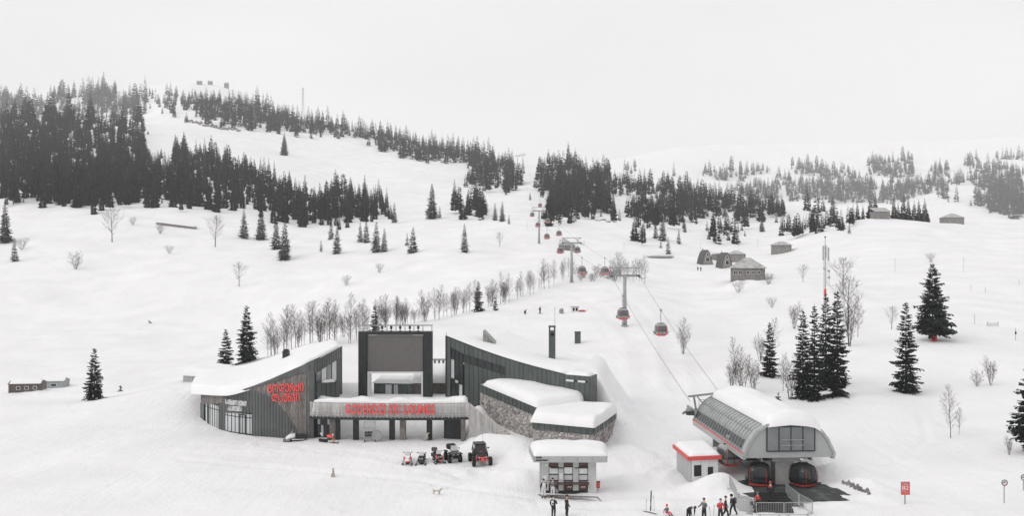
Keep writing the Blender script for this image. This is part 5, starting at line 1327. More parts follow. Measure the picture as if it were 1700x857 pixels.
# ------------------------------------------------------------------ valley station
def station():
    ax = Vector((-.065, 1, 0)).normalized()         # axis running away from the viewer
    rt = Vector((ax.y, -ax.x, 0)); O = Vector((25.35, 80.0, 0)); LEN = 18.0
    t = thing('lift_station', "rounded grey valley station of the gondola lift with glass barrel roof under snow", 'lift station', (O.x, O.y+4, 0))
    Zb, Zt, HW = 2.75, 6.0, 4.1
    def prof(k):      # cross section, 0..1 from left bottom over the top to right bottom
        pts = [(-HW, 0), (-HW-.12, .3), (-HW*.97, .85), (-HW*.87, 1.7), (-HW*.72, 2.45), (-HW*.5, 3.0), (0, 3.2), (HW*.5, 3.0), (HW*.72, 2.45), (HW*.87, 1.7), (HW*.97, .85), (HW+.12, .3), (HW, 0)]
        i = min(int(k*(len(pts)-1)), len(pts)-2); f = k*(len(pts)-1)-i
        return pts[i][0]*(1-f)+pts[i+1][0]*f, pts[i][1]*(1-f)+pts[i+1][1]*f
    def W(u, z, a): return O+rt*u+ax*a+Vector((0, 0, Zb+z))
    K = 36
    def ring(a, grow=0.0, k0=0.0, k1=1.0, n=K):
        out = []
        for i in range(n+1):
            u, z = prof(lerp(k0, k1, i/n)); s = 1+grow
            out.append(W(u*s, z*s, a))
        return out
    # nose: front shell that narrows towards the window plane
    mb = MB(); R0, R1 = ring(1.9), [W(prof(i/K)[0]*.985, prof(i/K)[1]*.985, .9) for i in range(K+1)]
    vs = R0+R1; fs = [(i, i+1, K+1+i+1, K+1+i) for i in range(K)]; mb.add(vs, fs); mb.build('front_cowl', 'grey_panel', t, smooth=False)
    mb = MB(); Rf = [W(prof(i/K)[0]*.98, prof(i/K)[1]*.98, .92) for i in range(K+1)]; mb.prism(Rf, ax*.1); mb.build('end_wall', 'grey_panel', t)
    rim = MB()
    for i in range(K): rim.beam(W(prof(i/K)[0]*1.0, prof(i/K)[1]*1.0, .85), W(prof((i+1)/K)[0]*1.0, prof((i+1)/K)[1]*1.0, .85), .16, .24)
    rim.build('end_rim', 'light_metal', t)
    # window in the end wall
    A, B = W(-2.1, .62, .86), W(2.35, .62, .86); a2, b2 = Vector((A.x, A.y)), Vector((B.x, B.y))
    glazing(t, a2, b2, lambda s: Zb+.62, lambda s: Zb+2.85, 4, rows=(), pane=['station_glass'], off=.04, fw=.08)
    gl = MB()
    for z in (1.15, 1.65): gl.beam(W(-.8, z, .78), W(1.3, z, .78), .04)
    gl.build('guard_rail', 'light_metal', t)
    # body: hidden right side and roof as plain sheets, left side as glass between ribs
    mb = MB(); Ra, Rb = ring(1.9, -.015, .0, 1.0), ring(LEN, -.015, .0, 1.0); mb.add(Ra+Rb, [(i, i+1, K+2+i, K+1+i) for i in range(K)]); mb.build('inner_skin', 'station_skin', t)
    nseg = 20; k0, k1 = .05, .40
    for j in range(nseg):
        a0, a1 = 1.95+(LEN-2.0)*j/nseg, 1.95+(LEN-2.0)*(j+1)/nseg
        mb = MB()
        for i in range(10):
            u0, z0 = prof(lerp(k0, k1, i/10)); u1, z1 = prof(lerp(k0, k1, (i+1)/10))
            mb.beam(W(u0, z0, a0), W(u1, z1, a0), .07, .10, up=ax)
        mb.build('rib', 'galvanised', t)
        for b in range(4):
            q0, q1 = lerp(k0, k1, b/4), lerp(k0, k1, (b+1)/4); m = 3
            vs = []
            for i in range(m+1):
                u, z = prof(lerp(q0, q1, i/m)); vs += [W(u, z, a0+.07), W(u, z, a1-.05)]
            MB().add(vs, [(2*i, 2*i+1, 2*i+3, 2*i+2) for i in range(m)]).build('roof_pane', 'station_pane' if b != 1 else 'glass', t)
    mb = MB()
    for b in range(5):
        u, z = prof(lerp(k0, k1, b/4)); mb.beam(W(u*1.01, z*1.01, 1.9), W(u*1.01, z*1.01, LEN), .06, .06)
    mb.build('purlins', 'galvanised', t)
    mb = MB(); mb.beam(W(-HW-.16, .42, 1.2), W(-HW-.16, .42, LEN), .05, .10); mb.build('red_stripe', 'red_letter', t)
    mb = MB(); mb.beam(W(-HW-.05, .1, .9), W(-HW-.05, .1, LEN), .25, .5); mb.build('sill_beam', 'grey_panel', t)
    mb = MB(); mb.beam(W(HW+.05, .1, .9), W(HW+.05, .1, LEN), .25, .5); mb.build('sill_beam', 'grey_panel', t)
    mb = MB(); 
    for i in range(K): mb.beam(W(prof(i/K)[0], prof(i/K)[1], LEN), W(prof((i+1)/K)[0], prof((i+1)/K)[1], LEN), .18, .2)
    mb.build('back_rim', 'light_metal', t)
    mb = MB(); mb.prism([W(-HW, 0, .95), W(HW, 0, .95), W(HW, 0, LEN), W(-HW, 0, LEN)], (0, 0, .15)); mb.build('underside', 'concrete', t)
    # pillars and bullwheel carrier below
    c = W(0, 0, 2.6); mb = MB(); mb.prism([W(-1.3, -.02, 1.6), W(1.3, -.02, 1.6), W(1.3, -.02, 4.0), W(-1.3, -.02, 4.0)], (0, 0, -.5))
    mb.build('pillar_head', 'concrete', t)
    mb = MB(); mb.bevbox((c.x, c.y, 1.0), (1.75, 1.5, 2.6), .06); mb.build('pillar', 'concrete', t)
    mb = MB(); mb.box((c.x, c.y-.77, 1.95), (1.3, .04, .3)); mb.build('vent_grille', 'galvanised', t)
    c2 = W(0, 0, 14.0); mb = MB(); mb.bevbox((c2.x, c2.y, 1.0), (1.4, 1.4, 2.9), .06); mb.build('pillar', 'concrete', t)
    mb = MB(); q = W(0, -.75, 9.0); mb.bevbox(q, (5.4, 6.5, 1.3), .1); mb.build('machinery_shade_box', 'dark_metal', t)  # dark box standing in for machinery and the shade under the station
    mb = MB(); mb.torus(W(0, -.35, 4.5), 2.3, .1, n=28); mb.build('bullwheel', 'galvanised', t)
    mb = MB()
    for s in (-1, 1):
        mb.beam(W(s*2.35, -.3, 1.5), W(s*2.35, -.3, 15.5), .18, .3)
    mb.build('running_rail', 'galvanised', t)
    # entry gear at the uphill end
    mb = MB(); Q = lambda u, z, a: W(u-1.6, z+.35, LEN+a)
    mb.beam(Q(-3.3, 2.7, -.5), Q(3.2, 3.1, 1.0), .16, .2); mb.beam(Q(-2.2, 1.0, .3), Q(-2.5, 2.7, .3), .2); mb.beam(Q(-1.0, 1.2, .3), Q(-2.2, 2.7, .3), .12); mb.beam(Q(-3.0, .9, 1.5), Q(-.6, 1.0, .2), .3, .3)
    mb.beam(Q(-2.4, .9, -.5), Q(-2.4, 1.0, 3.2), .2, .3); mb.beam(Q(2.4, .9, -.5), Q(2.4, 1.0, 3.2), .2, .3); mb.beam(Q(-3.2, .3, 2.4), Q(-2.0, .9, 2.8), .2); mb.build('entry_frame', 'galvanised', t)
    e = MB()
    for k in range(6): e.lathe([(.1, -.08), (.28, -.08), (.28, .08), (.1, .08)], Q(-2.55, .75-.09*k, .2+k*.55), 10, M=Matrix.Rotation(math.pi/2, 3, 'Y'))
    e.build('sheave_battery', 'black', t)
    for k in range(7):
        z = .4+k*.25; e = MB()
    mb = MB()                                        # access platform cage
    for u in (-1.9, -.9): mb.beam(Q(u, 1.1, .3), Q(u, 2.2, .3), .05)
    for z in (1.6, 2.2): mb.beam(Q(-1.9, z, .3), Q(-.9, z, .3), .05)
    mb.build('platform_rail', 'galvanised', t)
    mb = MB(); b = W(-HW+.2, -.55, 10.5); mb.bevbox((b.x, b.y, b.z), (.7, .1, .9), .02); mb.build('hanging_board', 'galvanised', t)
    # deep snow on the crown of the roof
    fr, bk = [], []
    for i in range(9):
        k = lerp(.405, .66, i/8); u, z = prof(k); w = .05*math.sin(i*2.1)
        p = W(u*1.03, z+.02, .55 if i > 0 else .9); fr.append((p.x, p.y, p.z+.03)); q = W(u, z, LEN+.2); bk.append((q.x, q.y, q.z+.03))
    snow_cap(t, fr, bk, [.5, .7, .85, .95, .95, .9, .8, .7, .5], .5, 23, nv=22, sub=3, lump=.16, sag=.16)
mat('station_glass', (.16, .175, .18), .1, spec=.8, var=.2, scale=.6)
mat('station_pane', (.30, .31, .315), .25, spec=.6, var=.15, scale=.7)
mat('station_skin', (.22, .225, .225), .6, var=.1, scale=.6)
station()
for px, d, z, rz, lab, dark in ((1210, 86.0, 3.55, .25, "gondola cabin with two riders entering the station on its left side", False), (1260, 81.6, 2.72, -.35, "dark gondola cabin with red skirt left of the station pillar", True), (1333, 81.4, 2.72, .5, "dark gondola cabin with red skirt right of the station pillar", True)):
    p = xy(px, d); c = make_cabin(lab, (p.x, p.y, z), rz, "cabins waiting in the valley station", dark, hang=.6)
    if dark:
        for ch in c.children:
            if ch.name.startswith('window') or ch.name.startswith('side_panel'):
                ch.data.materials[0] = MATS['glass'] if ch.name.startswith('window') else MATS['black']
def asphalt_pad():
    pts = [(1200, 82.3), (1236, 83.6), (1300, 84), (1365, 82.6), (1398, 79.6), (1421, 77.4), (1415, 76.4), (1380, 76.3), (1346, 76.2), (1340, 74.6), (1246, 74.6), (1236, 77), (1215, 80)]
    r = random.Random(4); poly = []
    for i in range(len(pts)):
        a, b = xy(*pts[i]), xy(*pts[(i+1) % len(pts)])
        for k in range(5):
            q = a.lerp(b, k/5); poly.append(Vector((q.x+r.uniform(-.12, .12), q.y+r.uniform(-.12, .12), .07)))
    mb = MB(); mb.prism(poly, (0, 0, -.5)); struct(mb.build('asphalt_pad', 'asphalt', None))
asphalt_pad()
# ------------------------------------------------------------------ ticket kiosk
def kiosk():
    d = 79.0; A, B = xy(899, d), xy(990, d); t = thing('ticket_kiosk', "pale ticket kiosk with three serving windows, maroon panels and thick snow roof", 'kiosk', ((A.x+B.x)/2, d+1.4, 0))
    ze = pt(0, 768, 78.0).z; zt = ze+.52; zw0, zw1 = pt(0, 799, d).z, pt(0, 776, d).z; zh = pt(0, 770.5, d).z; zc = pt(0, 802.5, d).z
    mb = MB(); mb.prism([v3(A+Vector((.05, .25)), -.3), v3(B+Vector((-.05, .25)), -.3), v3(B+Vector((-.05, 2.9)), -.3), v3(A+Vector((.05, 2.9)), -.3)], (0, 0, ze+.3)); mb.build('core', 'concrete', t)
    def X(px): return xy(px, d).x
    def slab(p0, p1, z0, z1, name, m, dy=0.0, th=.26): 
        MB().bevbox(((X(p0)+X(p1))/2, d+th/2+dy, (z0+z1)/2), (X(p1)-X(p0), th, z1-z0), .012).build(name, m, t)
    for a, b in ((899, 911), (927.3, 935.7), (951.3, 960.7), (976.3, 990)): slab(a, b, -.2, ze, 'wall_pier', 'pale_render')
    for a, b in ((911, 927), (936, 951), (961, 976)):
        slab(a+.2, b-.2, zw1+.02, ze-.02, 'header_panel', 'maroon', .05)
        glazing(t, Vector((X(a), d)), Vector((X(b), d)), lambda s: zw0, lambda s: zw1, 1, rows=(.45,), pane=['glass_pale', 'white_paint'], off=-.06, fw=.05)
        slab(a+.2, b-.2, .25, zc-.05, 'lower_panel', 'maroon', .03)
        slab(a+.2, b-.2, zc+.06, zw0-.03, 'sill_panel', 'pale_render', .1, .15)
    for a, b in ((942, 949), (964, 972)):
        z = pt(0, 809.5, d).z; mb = MB()
        for k in range(6): mb.box((lerp(X(a), X(b), (k+.5)/6), d-.01, z+.03*(k % 2)), (.05, .03, .1)); 
        mb.build('painted_mark', 'white_paint', t)
    for a, b in ((914, 936), (954, 976)):
        MB().box(((X(a)+X(b))/2, d-.06, pt(0, 777.5, d).z), (X(b)-X(a), .06, .07)).build('light_bar', 'dark_metal', t)
    MB().bevbox(((X(911)+X(978))/2, d-.2, zc), (X(978)-X(911), .55, .09), .02).build('counter', 'maroon', t)
    slab(906, 974, -.2, .24, 'plinth', 'black', -.06, .2)
    MB().prism([v3(xy(893, 78.4), .03), v3(xy(992, 77.6), .03), v3(xy(999, 76.2), .03), v3(xy(990, 77.4), .03), v3(xy(905, 77.6), .03)], (0, 0, .05)).build('floor_board', 'wood_weathered', t)
    # roof slab
    r0, r1, r2, r3 = xy(887, 78.0), xy(1007, 78.0), xy(1004, 82.6), xy(879, 82.3)
    MB().prism([v3(p, ze) for p in (r0, r1, r2, r3)], (0, 0, .14)).build('soffit', 'light_metal', t)
    def face(a, b, nm):
        MB().prism([v3(a, ze-.02), v3(b, ze-.02), v3(b, zt), v3(a, zt)], v3(outward(a, b)*.07, 0)).build(nm, 'grey_panel', t)
    for k in range(5): face(r0.lerp(r1, k/5+.002), r0.lerp(r1, (k+1)/5-.002), 'fascia_panel')
    q = (r3-r0).normalized(); MB().prism([v3(r0, ze-.02), v3(r3, ze-.02), v3(r3, zt), v3(r0, zt)], (-.07, 0, 0)).build('fascia_panel', 'grey_panel', t)
    MB().prism([v3(r1, ze-.02), v3(r2, ze-.02), v3(r2, zt), v3(r1, zt)], (.07, 0, 0)).build('fascia_panel', 'grey_panel', t)
    MB().prism([v3(p, ze+.16) for p in (r0, r1, r2, r3)], (0, 0, zt-ze-.2)).build('roof', 'dark_metal', t)
    mb = MB(); rr = random.Random(3)                # small dark script on the fascia, too small to read
    for ln, (a, b) in enumerate(((.02, .10), (.02, .18))):
        n = 8 if ln == 0 else 14
        for k in range(n):
            p = r0.lerp(r1, lerp(a, b, (k+.5)/n)); mb.box((p.x, p.y-.08, ze+.42-.24*ln), (.05, .02, rr.uniform(.08, .17)))
            mb.box((p.x+.03, p.y-.08, ze+.42-.24*ln+rr.uniform(-.05, .05)), (.07, .02, .03))
    mb.build('fascia_script', 'dark_metal', t)
    snow_cap(t, [v3(r0+Vector((-.05, .0)), zt+.02), v3(r0.lerp(r1, .25)+Vector((0, .0)), zt+.02), v3(r0.lerp(r1, .5), zt+.02), v3(r0.lerp(r1, .75), zt+.02), v3(r1+Vector((.15, .05)), zt+.02)],
             [v3(r3, zt+.02), v3(r3.lerp(r2, .25), zt+.02), v3(r3.lerp(r2, .5), zt+.02), v3(r3.lerp(r2, .75), zt+.02), v3(r2+Vector((.15, 0)), zt+.02)], [.62, .72, .78, .68, .42], .8, 29, nv=10, sub=7, lump=.14, sag=.08)
    # left return wall
    MB().bevbox((X(900)-.1, d+1.5, ze/2-.1), (.12, 2.6, ze+.1), .01).build('side_wall', 'grey_panel', t)
    mb = MB(); p = pt(907, 773, d); mb.bevbox((p.x, d-.03, p.z), (.22, .04, .22), .01); mb.build('notice', 'white_paint', t)
    for a, b, z0, z1 in ((902, 908, 790, 798), (928.6, 934.6, 786, 797)):
        slab(a, b, pt(0, z1, d).z, pt(0, z0, d).z, 'notice', 'white_paint', -.02, .03)
kiosk()
p = pt(993, 806, 79.6); t = thing('litter_bin', "red box fixed by the right corner of the ticket kiosk", 'bin', (p.x, p.y, 0))
MB().bevbox((p.x, p.y, p.z), (.32, .3, .55), .04).build('bin_body', 'red_paint', t); MB().tube((p.x, p.y+.1, -.3), (p.x, p.y+.1, p.z), .03).build('post', 'galvanised', t); MB().bevbox((p.x, p.y, p.z+.3), (.36, .34, .06), .02).build('lid', 'dark_red', t)
# ------------------------------------------------------------------ red edged booth beside the station
def booth():
    A, B = xy(1148, 82.0), xy(1192, 82.6); C, D = xy(1124, 87.0), xy(1170, 87.6); z0 = -.1; zt = pt(1148, 764, 82).z
    t = thing('lift_booth', "small white booth with red roof edge left of the gondola station", 'booth', ((A.x+D.x)/2, 84.5, 0))
    MB().prism([v3(p, z0) for p in (A+Vector((.08, .08)), B+Vector((-.08, .08)), D, C+Vector((.08, 0)))], (0, 0, zt-z0)).build('core', 'white_paint', t)
    for i in range(3): wall_panel(A.lerp(B, i/3), A.lerp(B, (i+1)/3), z0, z0, zt, zt, 'white_paint', 'wall_panel', t, seam=0, thick=.04)
    d_ = A-C; nrm = Vector((d_.y, -d_.x)).normalized(); nrm = nrm if nrm.x < 0 else -nrm
    for i in range(4):
        a, b = C.lerp(A, i/4+.004), C.lerp(A, (i+1)/4-.004); MB().prism([v3(a, z0), v3(b, z0), v3(b, zt), v3(a, zt)], v3(nrm*.05, 0)).build('wall_panel', 'grey_panel', t)
    def W(p0, p1, y0, y1, nm, m):
        a, b = xy(p0, 82.1), xy(p1, 82.1); s0 = (p0-1148)/44; s1 = (p1-1148)/44; a, b = A.lerp(B, s0), A.lerp(B, s1); n = outward(A, B)
        f = MB(); za, zb = pt(0, y1, 82.2).z, pt(0, y0, 82.2).z
        f.prism([v3(a+n*.05, za), v3(b+n*.05, za), v3(b+n*.05, zb), v3(a+n*.05, zb)], v3(n*.04, 0)); f = f.build(nm, 'white_paint' if m == 'w' else 'dark_metal', t)
        g = .09; MB().prism([v3(a.lerp(b, g)+n*.09, lerp(za, zb, .06)), v3(b.lerp(a, g)+n*.09, lerp(za, zb, .06)), v3(b.lerp(a, g)+n*.09, lerp(zb, za, .06)), v3(a.lerp(b, g)+n*.09, lerp(zb, za, .06))], v3(n*.015, 0)).build('pane', 'glass', f)
    W(1150, 1165, 771, 792, 'window', 'w'); W(1173, 1184, 775, 796, 'door_window', 'w')
    zr = pt(1147, 759, 81.6).z; o = .25
    P = [v3(A+Vector((-.35, -.3)), zt), v3(B+Vector((.25, -.3)), zt), v3(D+Vector((.25, .2)), zt), v3(C+Vector((-.35, .2)), zt)]
    MB().prism(P, (0, 0, .32)).build('roof', 'grey_panel', t)
    MB().prism([P[0]+V(0, 0, -.02), P[1]+V(0, 0, -.02), P[1]+V(0, 0, .36), P[0]+V(0, 0, .36)], (0, -.06, 0)).build('roof_edge', 'red_paint', t)
    MB().prism([P[0]+V(0, 0, -.02), P[3]+V(0, 0, -.02), P[3]+V(0, 0, .36), P[0]+V(0, 0, .36)], v3(nrm*.06, 0)).build('roof_edge', 'red_paint', t)
    snow_cap(t, [P[0]+V(.05, .05, .34), P[1]+V(-.03, .05, .34)], [P[3]+V(.05, 0, .34), P[2]+V(0, 0, .34)], .38, .5, 37, nv=8, sub=10, lump=.15)
booth()

# ------------------------------------------------------------------ farm houses, huts and cabins up the slope
def rot2(v, a): return Vector((v.x*math.cos(a)-v.y*math.sin(a), v.x*math.sin(a)+v.y*math.cos(a)))
def house(name, label, cat, px, py, wpx, w_ratio, wall_px, roof_px, kind='hip', rz=0.0, d=None, wall='barn_wood', roof='old_roof', windows=(), snow=0.0, over=.5, group=None, door=None):
    p = hit(px, py) if d is None else at(px, d)
    k = p[1]/FPX; w = wpx*k; dep = w*w_ratio; h = wall_px*k; r = roof_px*k
    t = thing(name, label, cat, p, rz, group)
    x, y = w/2, dep/2; n = max(8, int(w/.45))
    c = MB(); c.prism([(-x, -y, -1.5), (x, -y, -1.5), (x, y, -1.5), (-x, y, -1.5)], (0, 0, h+1.5)); c.build('wall', wall, t, world=False)
    b = MB()                                         # cover battens over the plank joints
    for i in range(n+1):
        q = -x+2*x*i/n; b.box((q, -y-.03, h/2-.7), (.09, .06, h+1.3)); b.box((q, y+.03, h/2-.7), (.09, .06, h+1.3))
    m = max(4, int(dep/.5))
    for i in range(m+1):
        q = -y+2*y*i/m
        for s in (-1, 1): b.box((s*(x+.03), q, h/2-.7), (.06, .09, h+1.3))
    o_ = b.build('battens', wall, t, world=False); o_['kind'] = 'stuff'
    X, Y = x+over, y+over; rf = MB()
    if kind == 'hip':
        rl = max(0.0, X-Y)*.85
        P = [(-X, -Y, h-.05), (X, -Y, h-.05), (X, Y, h-.05), (-X, Y, h-.05), (-rl, 0, h+r), (rl, 0, h+r)]
        fs = [(0, 1, 5, 4), (1, 2, 5), (2, 3, 4, 5), (3, 0, 4), (3, 2, 1, 0)] if rl > .01 else [(0, 1, 4), (1, 2, 4), (2, 3, 4), (3, 0, 4), (3, 2, 1, 0)]
        if rl <= .01: P = P[:5]
        rf.add(P, fs)
    elif kind == 'gable':                            # ridge across the view
        rf.prism([(-X, -Y, h-.1), (-X, 0, h+r), (-X, Y, h-.1), (-X, Y, h+.12), (-X, 0, h+r+.22), (-X, -Y, h+.12)], (2*X, 0, 0))
        g = MB(); 
        for s in (-1, 1): g.prism([(s*x, -y, h), (s*x, y, h), (s*x, 0, h+r)], (-s*.1, 0, 0))
        g.build('gable', wall, t, world=False)
    elif kind == 'front_gable':
        rf.prism([(-X, -Y, h-.1), (0, -Y, h+r), (X, -Y, h-.1), (X, -Y, h+.12), (0, -Y, h+r+.22), (-X, -Y, h+.12)], (0, 2*Y, 0))
        g = MB(); 
        for s in (-1, 1): g.prism([(-x, s*y, h), (x, s*y, h), (0, s*y, h+r)], (0, -s*.1, 0))
        g.build('gable', wall, t, world=False)
    else:                                            # single pitch
        rf.prism([(-X, -Y, h-.05), (-X, Y, h+r), (-X, Y, h+r+.18), (-X, -Y, h+.13)], (2*X, 0, 0))
    rf.build('roof', roof, t, world=False)
    if snow:
        s_ = MB()
        if kind == 'front_gable': s_.prism([(-X, -Y, h+.12), (0, -Y, h+r+.22), (X, -Y, h+.12), (X, -Y, h+.12+snow), (0, -Y, h+r+.22+snow), (-X, -Y, h+.12+snow)], (0, 2*Y, 0))
        elif kind == 'gable': s_.prism([(-X, -Y, h+.12), (-X, 0, h+r+.22), (-X, Y, h+.12), (-X, Y, h+.12+snow), (-X, 0, h+r+.22+snow), (-X, -Y, h+.12+snow)], (2*X, 0, 0))
        else: s_.prism([(-X, -Y, h+.13), (-X, Y, h+r+.18), (-X, Y, h+r+.18+snow), (-X, -Y, h+.13+snow)], (2*X, 0, 0))
        s_.build('snow_cap', 'roof_snow', t, world=False)
    for (u, v, ww, hh) in windows:                   # on the front wall, in fractions of the wall
        cx, cz = -x+2*x*u, h*v; f = MB(); f.box((cx, -y-.08, cz), (ww, .1, hh)); f = f.build('window', 'white_paint', t, world=False)
        for s in (-1, 1): MB().box((cx+s*ww*.23, -y-.14, cz), (ww*.38, .04, hh*.82)).build('pane', 'glass', f, world=False)
    if door:
        u, ww, hh = door; MB().box((-x+2*x*u, -y-.09, hh/2-.2), (ww, .1, hh+.2)).build('door', 'wood_weathered', t, world=False)
    return t, p, (x, y, h, r)
house('barn', "hip roofed timber barn with a row of windows, largest of the huts on the slope", 'barn', 1241, 468, 53, .8, 20, 17, 'hip', -.22, d=267, windows=[(.12, .62, 1.0, 1.3), (.27, .62, 1.0, 1.3), (.5, .62, .9, 1.1), (.66, .62, .9, 1.1), (.82, .62, .9, 1.1)], over=.7)
house('farm_house', "hip roofed grey house alone up the slope right of the cabins", 'house', 1297, 420, 32, .7, 13, 6, 'hip', -.3, over=.8, windows=[(.3, .6, .9, .9), (.7, .6, .9, .9)])
house('farm_house', "low house with snow covered roof behind the two A-frame cabins", 'house', 1200, 424, 30, .8, 11, 4, 'shed', .15, d=372, snow=.5, windows=[(.3, .55, 1, 1), (.7, .55, 1, 1)])
house('farm_house', "grey gabled house joined to the low house behind the A-frames", 'house', 1222, 427, 28, .8, 13, 6, 'hip', -.35, d=362, windows=[(.3, .55, .9, 1), (.68, .55, .9, 1)])
house('barn', "plank barn with pale single pitch roof before the row of firs on the crest", 'barn', 1461, 360, 25, .7, 11, 7, 'shed', .05, d=463, door=(.5, 1.6, 2.0))
house('barn', "small hip roofed barn alone on the right crest", 'barn', 1580, 369, 30, .8, 10, 7, 'hip', -.12, d=456, windows=[(.3, .6, 1.0, .9), (.75, .6, 1.0, .9)])
house('hut', "weathered gabled hut under the gondola rope left of the second pylon", 'hut', 941, 413, 20, .9, 9, 8, 'hip', .5, d=372, windows=[(.5, .6, .9, .9)])
def a_frame(label, px, py, wpx, hpx, rz, d=None):
    p = hit(px, py) if d is None else at(px, d); k = p[1]/FPX; w, h = wpx*k, hpx*k; t = thing('cabin', label, 'cabin', p, rz, "A-frame cabins"); x = w/2; L = w*1.15
    prof = [(-x, 0), (-x*.80, h*.38), (-x*.42, h*.80), (0, h)]; sec = prof+[(-a, b) for a, b in reversed(prof[:-1])]
    MB().prism([(a*.93, -L/2+.25, b*.97) for a, b in sec]+[(x*.9, -L/2+.25, -1), (-x*.9, -L/2+.25, -1)], (0, .15, 0)).build('front_wall', 'barn_wood', t, world=False)
    r = MB()
    for i in range(len(sec)-1):
        a, b = sec[i], sec[i+1]; r.beam((a[0], 0, a[1]), (b[0], 0, b[1]), L, .14, up=(0, 1, 0)) if False else r.prism([(a[0], -L/2, a[1]), (b[0], -L/2, b[1]), (b[0]*.96, -L/2, b[1]-.15), (a[0]*.96, -L/2, a[1]-.05)], (0, L, 0))
    r.build('roof', 'shingle', t, world=False)
    MB().prism([(a*.93, L/2-.3, b*.97) for a, b in sec]+[(x*.9, L/2-.3, -1), (-x*.9, L/2-.3, -1)], (0, .1, 0)).build('rear_wall', 'barn_wood', t, world=False)
    f = MB(); f.box((0, -L/2+.2, h*.33), (w*.34, .1, h*.3)); f = f.build('window', 'white_paint', t, world=False); MB().box((0, -L/2+.13, h*.33), (w*.28, .05, h*.25)).build('pane', 'glass', f, world=False)
    f = MB(); f.box((0, -L/2+.2, h*.67), (w*.24, .1, h*.16)); f = f.build('window', 'white_paint', t, world=False); MB().box((0, -L/2+.13, h*.67), (w*.18, .05, h*.12)).build('pane', 'glass', f, world=False)
    MB().tube((0, L/3, h*.9), (0, L/3, h*1.12), .12).build('chimney', 'dark_metal', t, world=False)
a_frame("left A-frame cabin with dark steep roof", 1170, 439, 19, 24, .25); a_frame("right A-frame cabin in front of the low snowy house", 1202, 437, 20, 25, .25, d=340)
for i, (px, py, w, lab) in enumerate(((331, 137, 8, "leftmost of three faint huts on the far left hilltop"), (349, 137, 7, "middle of three faint huts on the far left hilltop"), (376, 140, 7, "rightmost, tallest of three faint huts on the far left hilltop"))):
    yy = next((y for y in range(py+3, py+30) if hit(px, y)), None)
    if yy: house('hut', lab, 'hut', px, yy, w, .8, 4 if i < 2 else 7, 2.5, 'gable', .2, group="hilltop huts")
def container(label, px, py, wpx, hpx, m, rz, windows):
    p = hit(px, py); p = (p[0], p[1], p[2]-.45); k = p[1]/FPX; w, h = wpx*k, hpx*k; t = thing('site_cabin', label, 'cabin', p, rz, "site cabins left of the lodge"); y = 1.25
    MB().bevbox((0, 0, h/2-.3), (w, 2*y, h+.6), .03).build('wall', m, t, world=False)
    n = int(w/.6)
    for i in range(n): MB().box((-w/2+w*(i+.5)/n, -y-.02, h/2-.1), (w/n-.05, .05, h*.9)).build('wall_panel', m, t, world=False)
    rf = MB(); rf.prism([(-w/2-.15, -y-.2, h), (-w/2-.15, 0, h+.55), (-w/2-.15, y+.2, h), (-w/2-.15, 0, h-.02)], (w+.3, 0, 0)); rf.build('roof', m, t, world=False)
    s = MB(); s.prism([(-w/2+.2, -y-.05, h+.03), (-w/2+.2, 0, h+.6), (-w/2+.2, y, h+.05), (-w/2+.2, y, h+.3), (-w/2+.2, 0, h+.85), (-w/2+.2, -y, h+.2)], (w-.4, 0, 0)); s.build('snow_cap', 'roof_snow', t, world=False)
    for u in windows:
        f = MB(); f.box((-w/2+w*u, -y-.07, h*.58), (.75, .06, .65)); f = f.build('window', 'white_paint', t, world=False); MB().box((-w/2+w*u, -y-.11, h*.58), (.58, .04, .5)).build('pane', 'glass', f, world=False)
mat('brown_sheet', (.105, .078, .070), .6, var=.2, scale=1); mat('grey_sheet', (.30, .32, .33), .6, var=.12, scale=1)
container("brown site cabin, left of two joined cabins on the far left", 46, 648, 52, 15, 'brown_sheet', .12, (.3, .55, .8)); container("pale grey site cabin, right of two joined cabins on the far left", 91, 643, 40, 14, 'grey_sheet', .12, (.5, .6))
p = at(954, 205); t = thing('ski_hut', "tiny white hut with two dark windows on the piste", 'hut', p, .1)
MB().bevbox((0, 0, .45), (1.7, 1.5, 1.5), .03).build('wall', 'white_paint', t, world=False); MB().bevbox((0, 0, 1.25), (2.0, 1.8, .12), .03).build('roof', 'grey_panel', t, world=False)
for s in (-.35, .35):
    f = MB(); f.box((s, -.77, .65), (.45, .05, .7)); f = f.build('window', 'dark_metal', t, world=False); MB().box((s, -.81, .65), (.36, .03, .6)).build('pane', 'glass', f, world=False)
p = at(932, 205); t = thing('barrel', "dark rounded barrel left of the tiny white hut on the piste", 'barrel', p); MB().lathe([(.42, -.2), (.5, .2), (.52, .6), (.45, 1.0), (.25, 1.15)], (0, 0, 0), 12).build('body', 'galvanised', t, world=False, smooth=True); MB().torus((0, 0, .6), .52, .03).build('hoop', 'dark_metal', t, world=False)
p = at(966, 203); t = thing('rescue_sled', "red rescue sled lying right of the tiny white hut", 'sled', p, .3)
MB().bevbox((0, 0, .25), (1.7, .6, .25), .1).build('tub', 'red_paint', t, world=False); MB().bevbox((0, 0, .42), (1.3, .45, .14), .05).build('cover', 'cloth_black', t, world=False); MB().path([V(.85, -.2, .3), V(1.4, -.15, .5), V(1.4, .15, .5), V(.85, .2, .3)], .03).build('handle', 'galvanised', t, world=False)

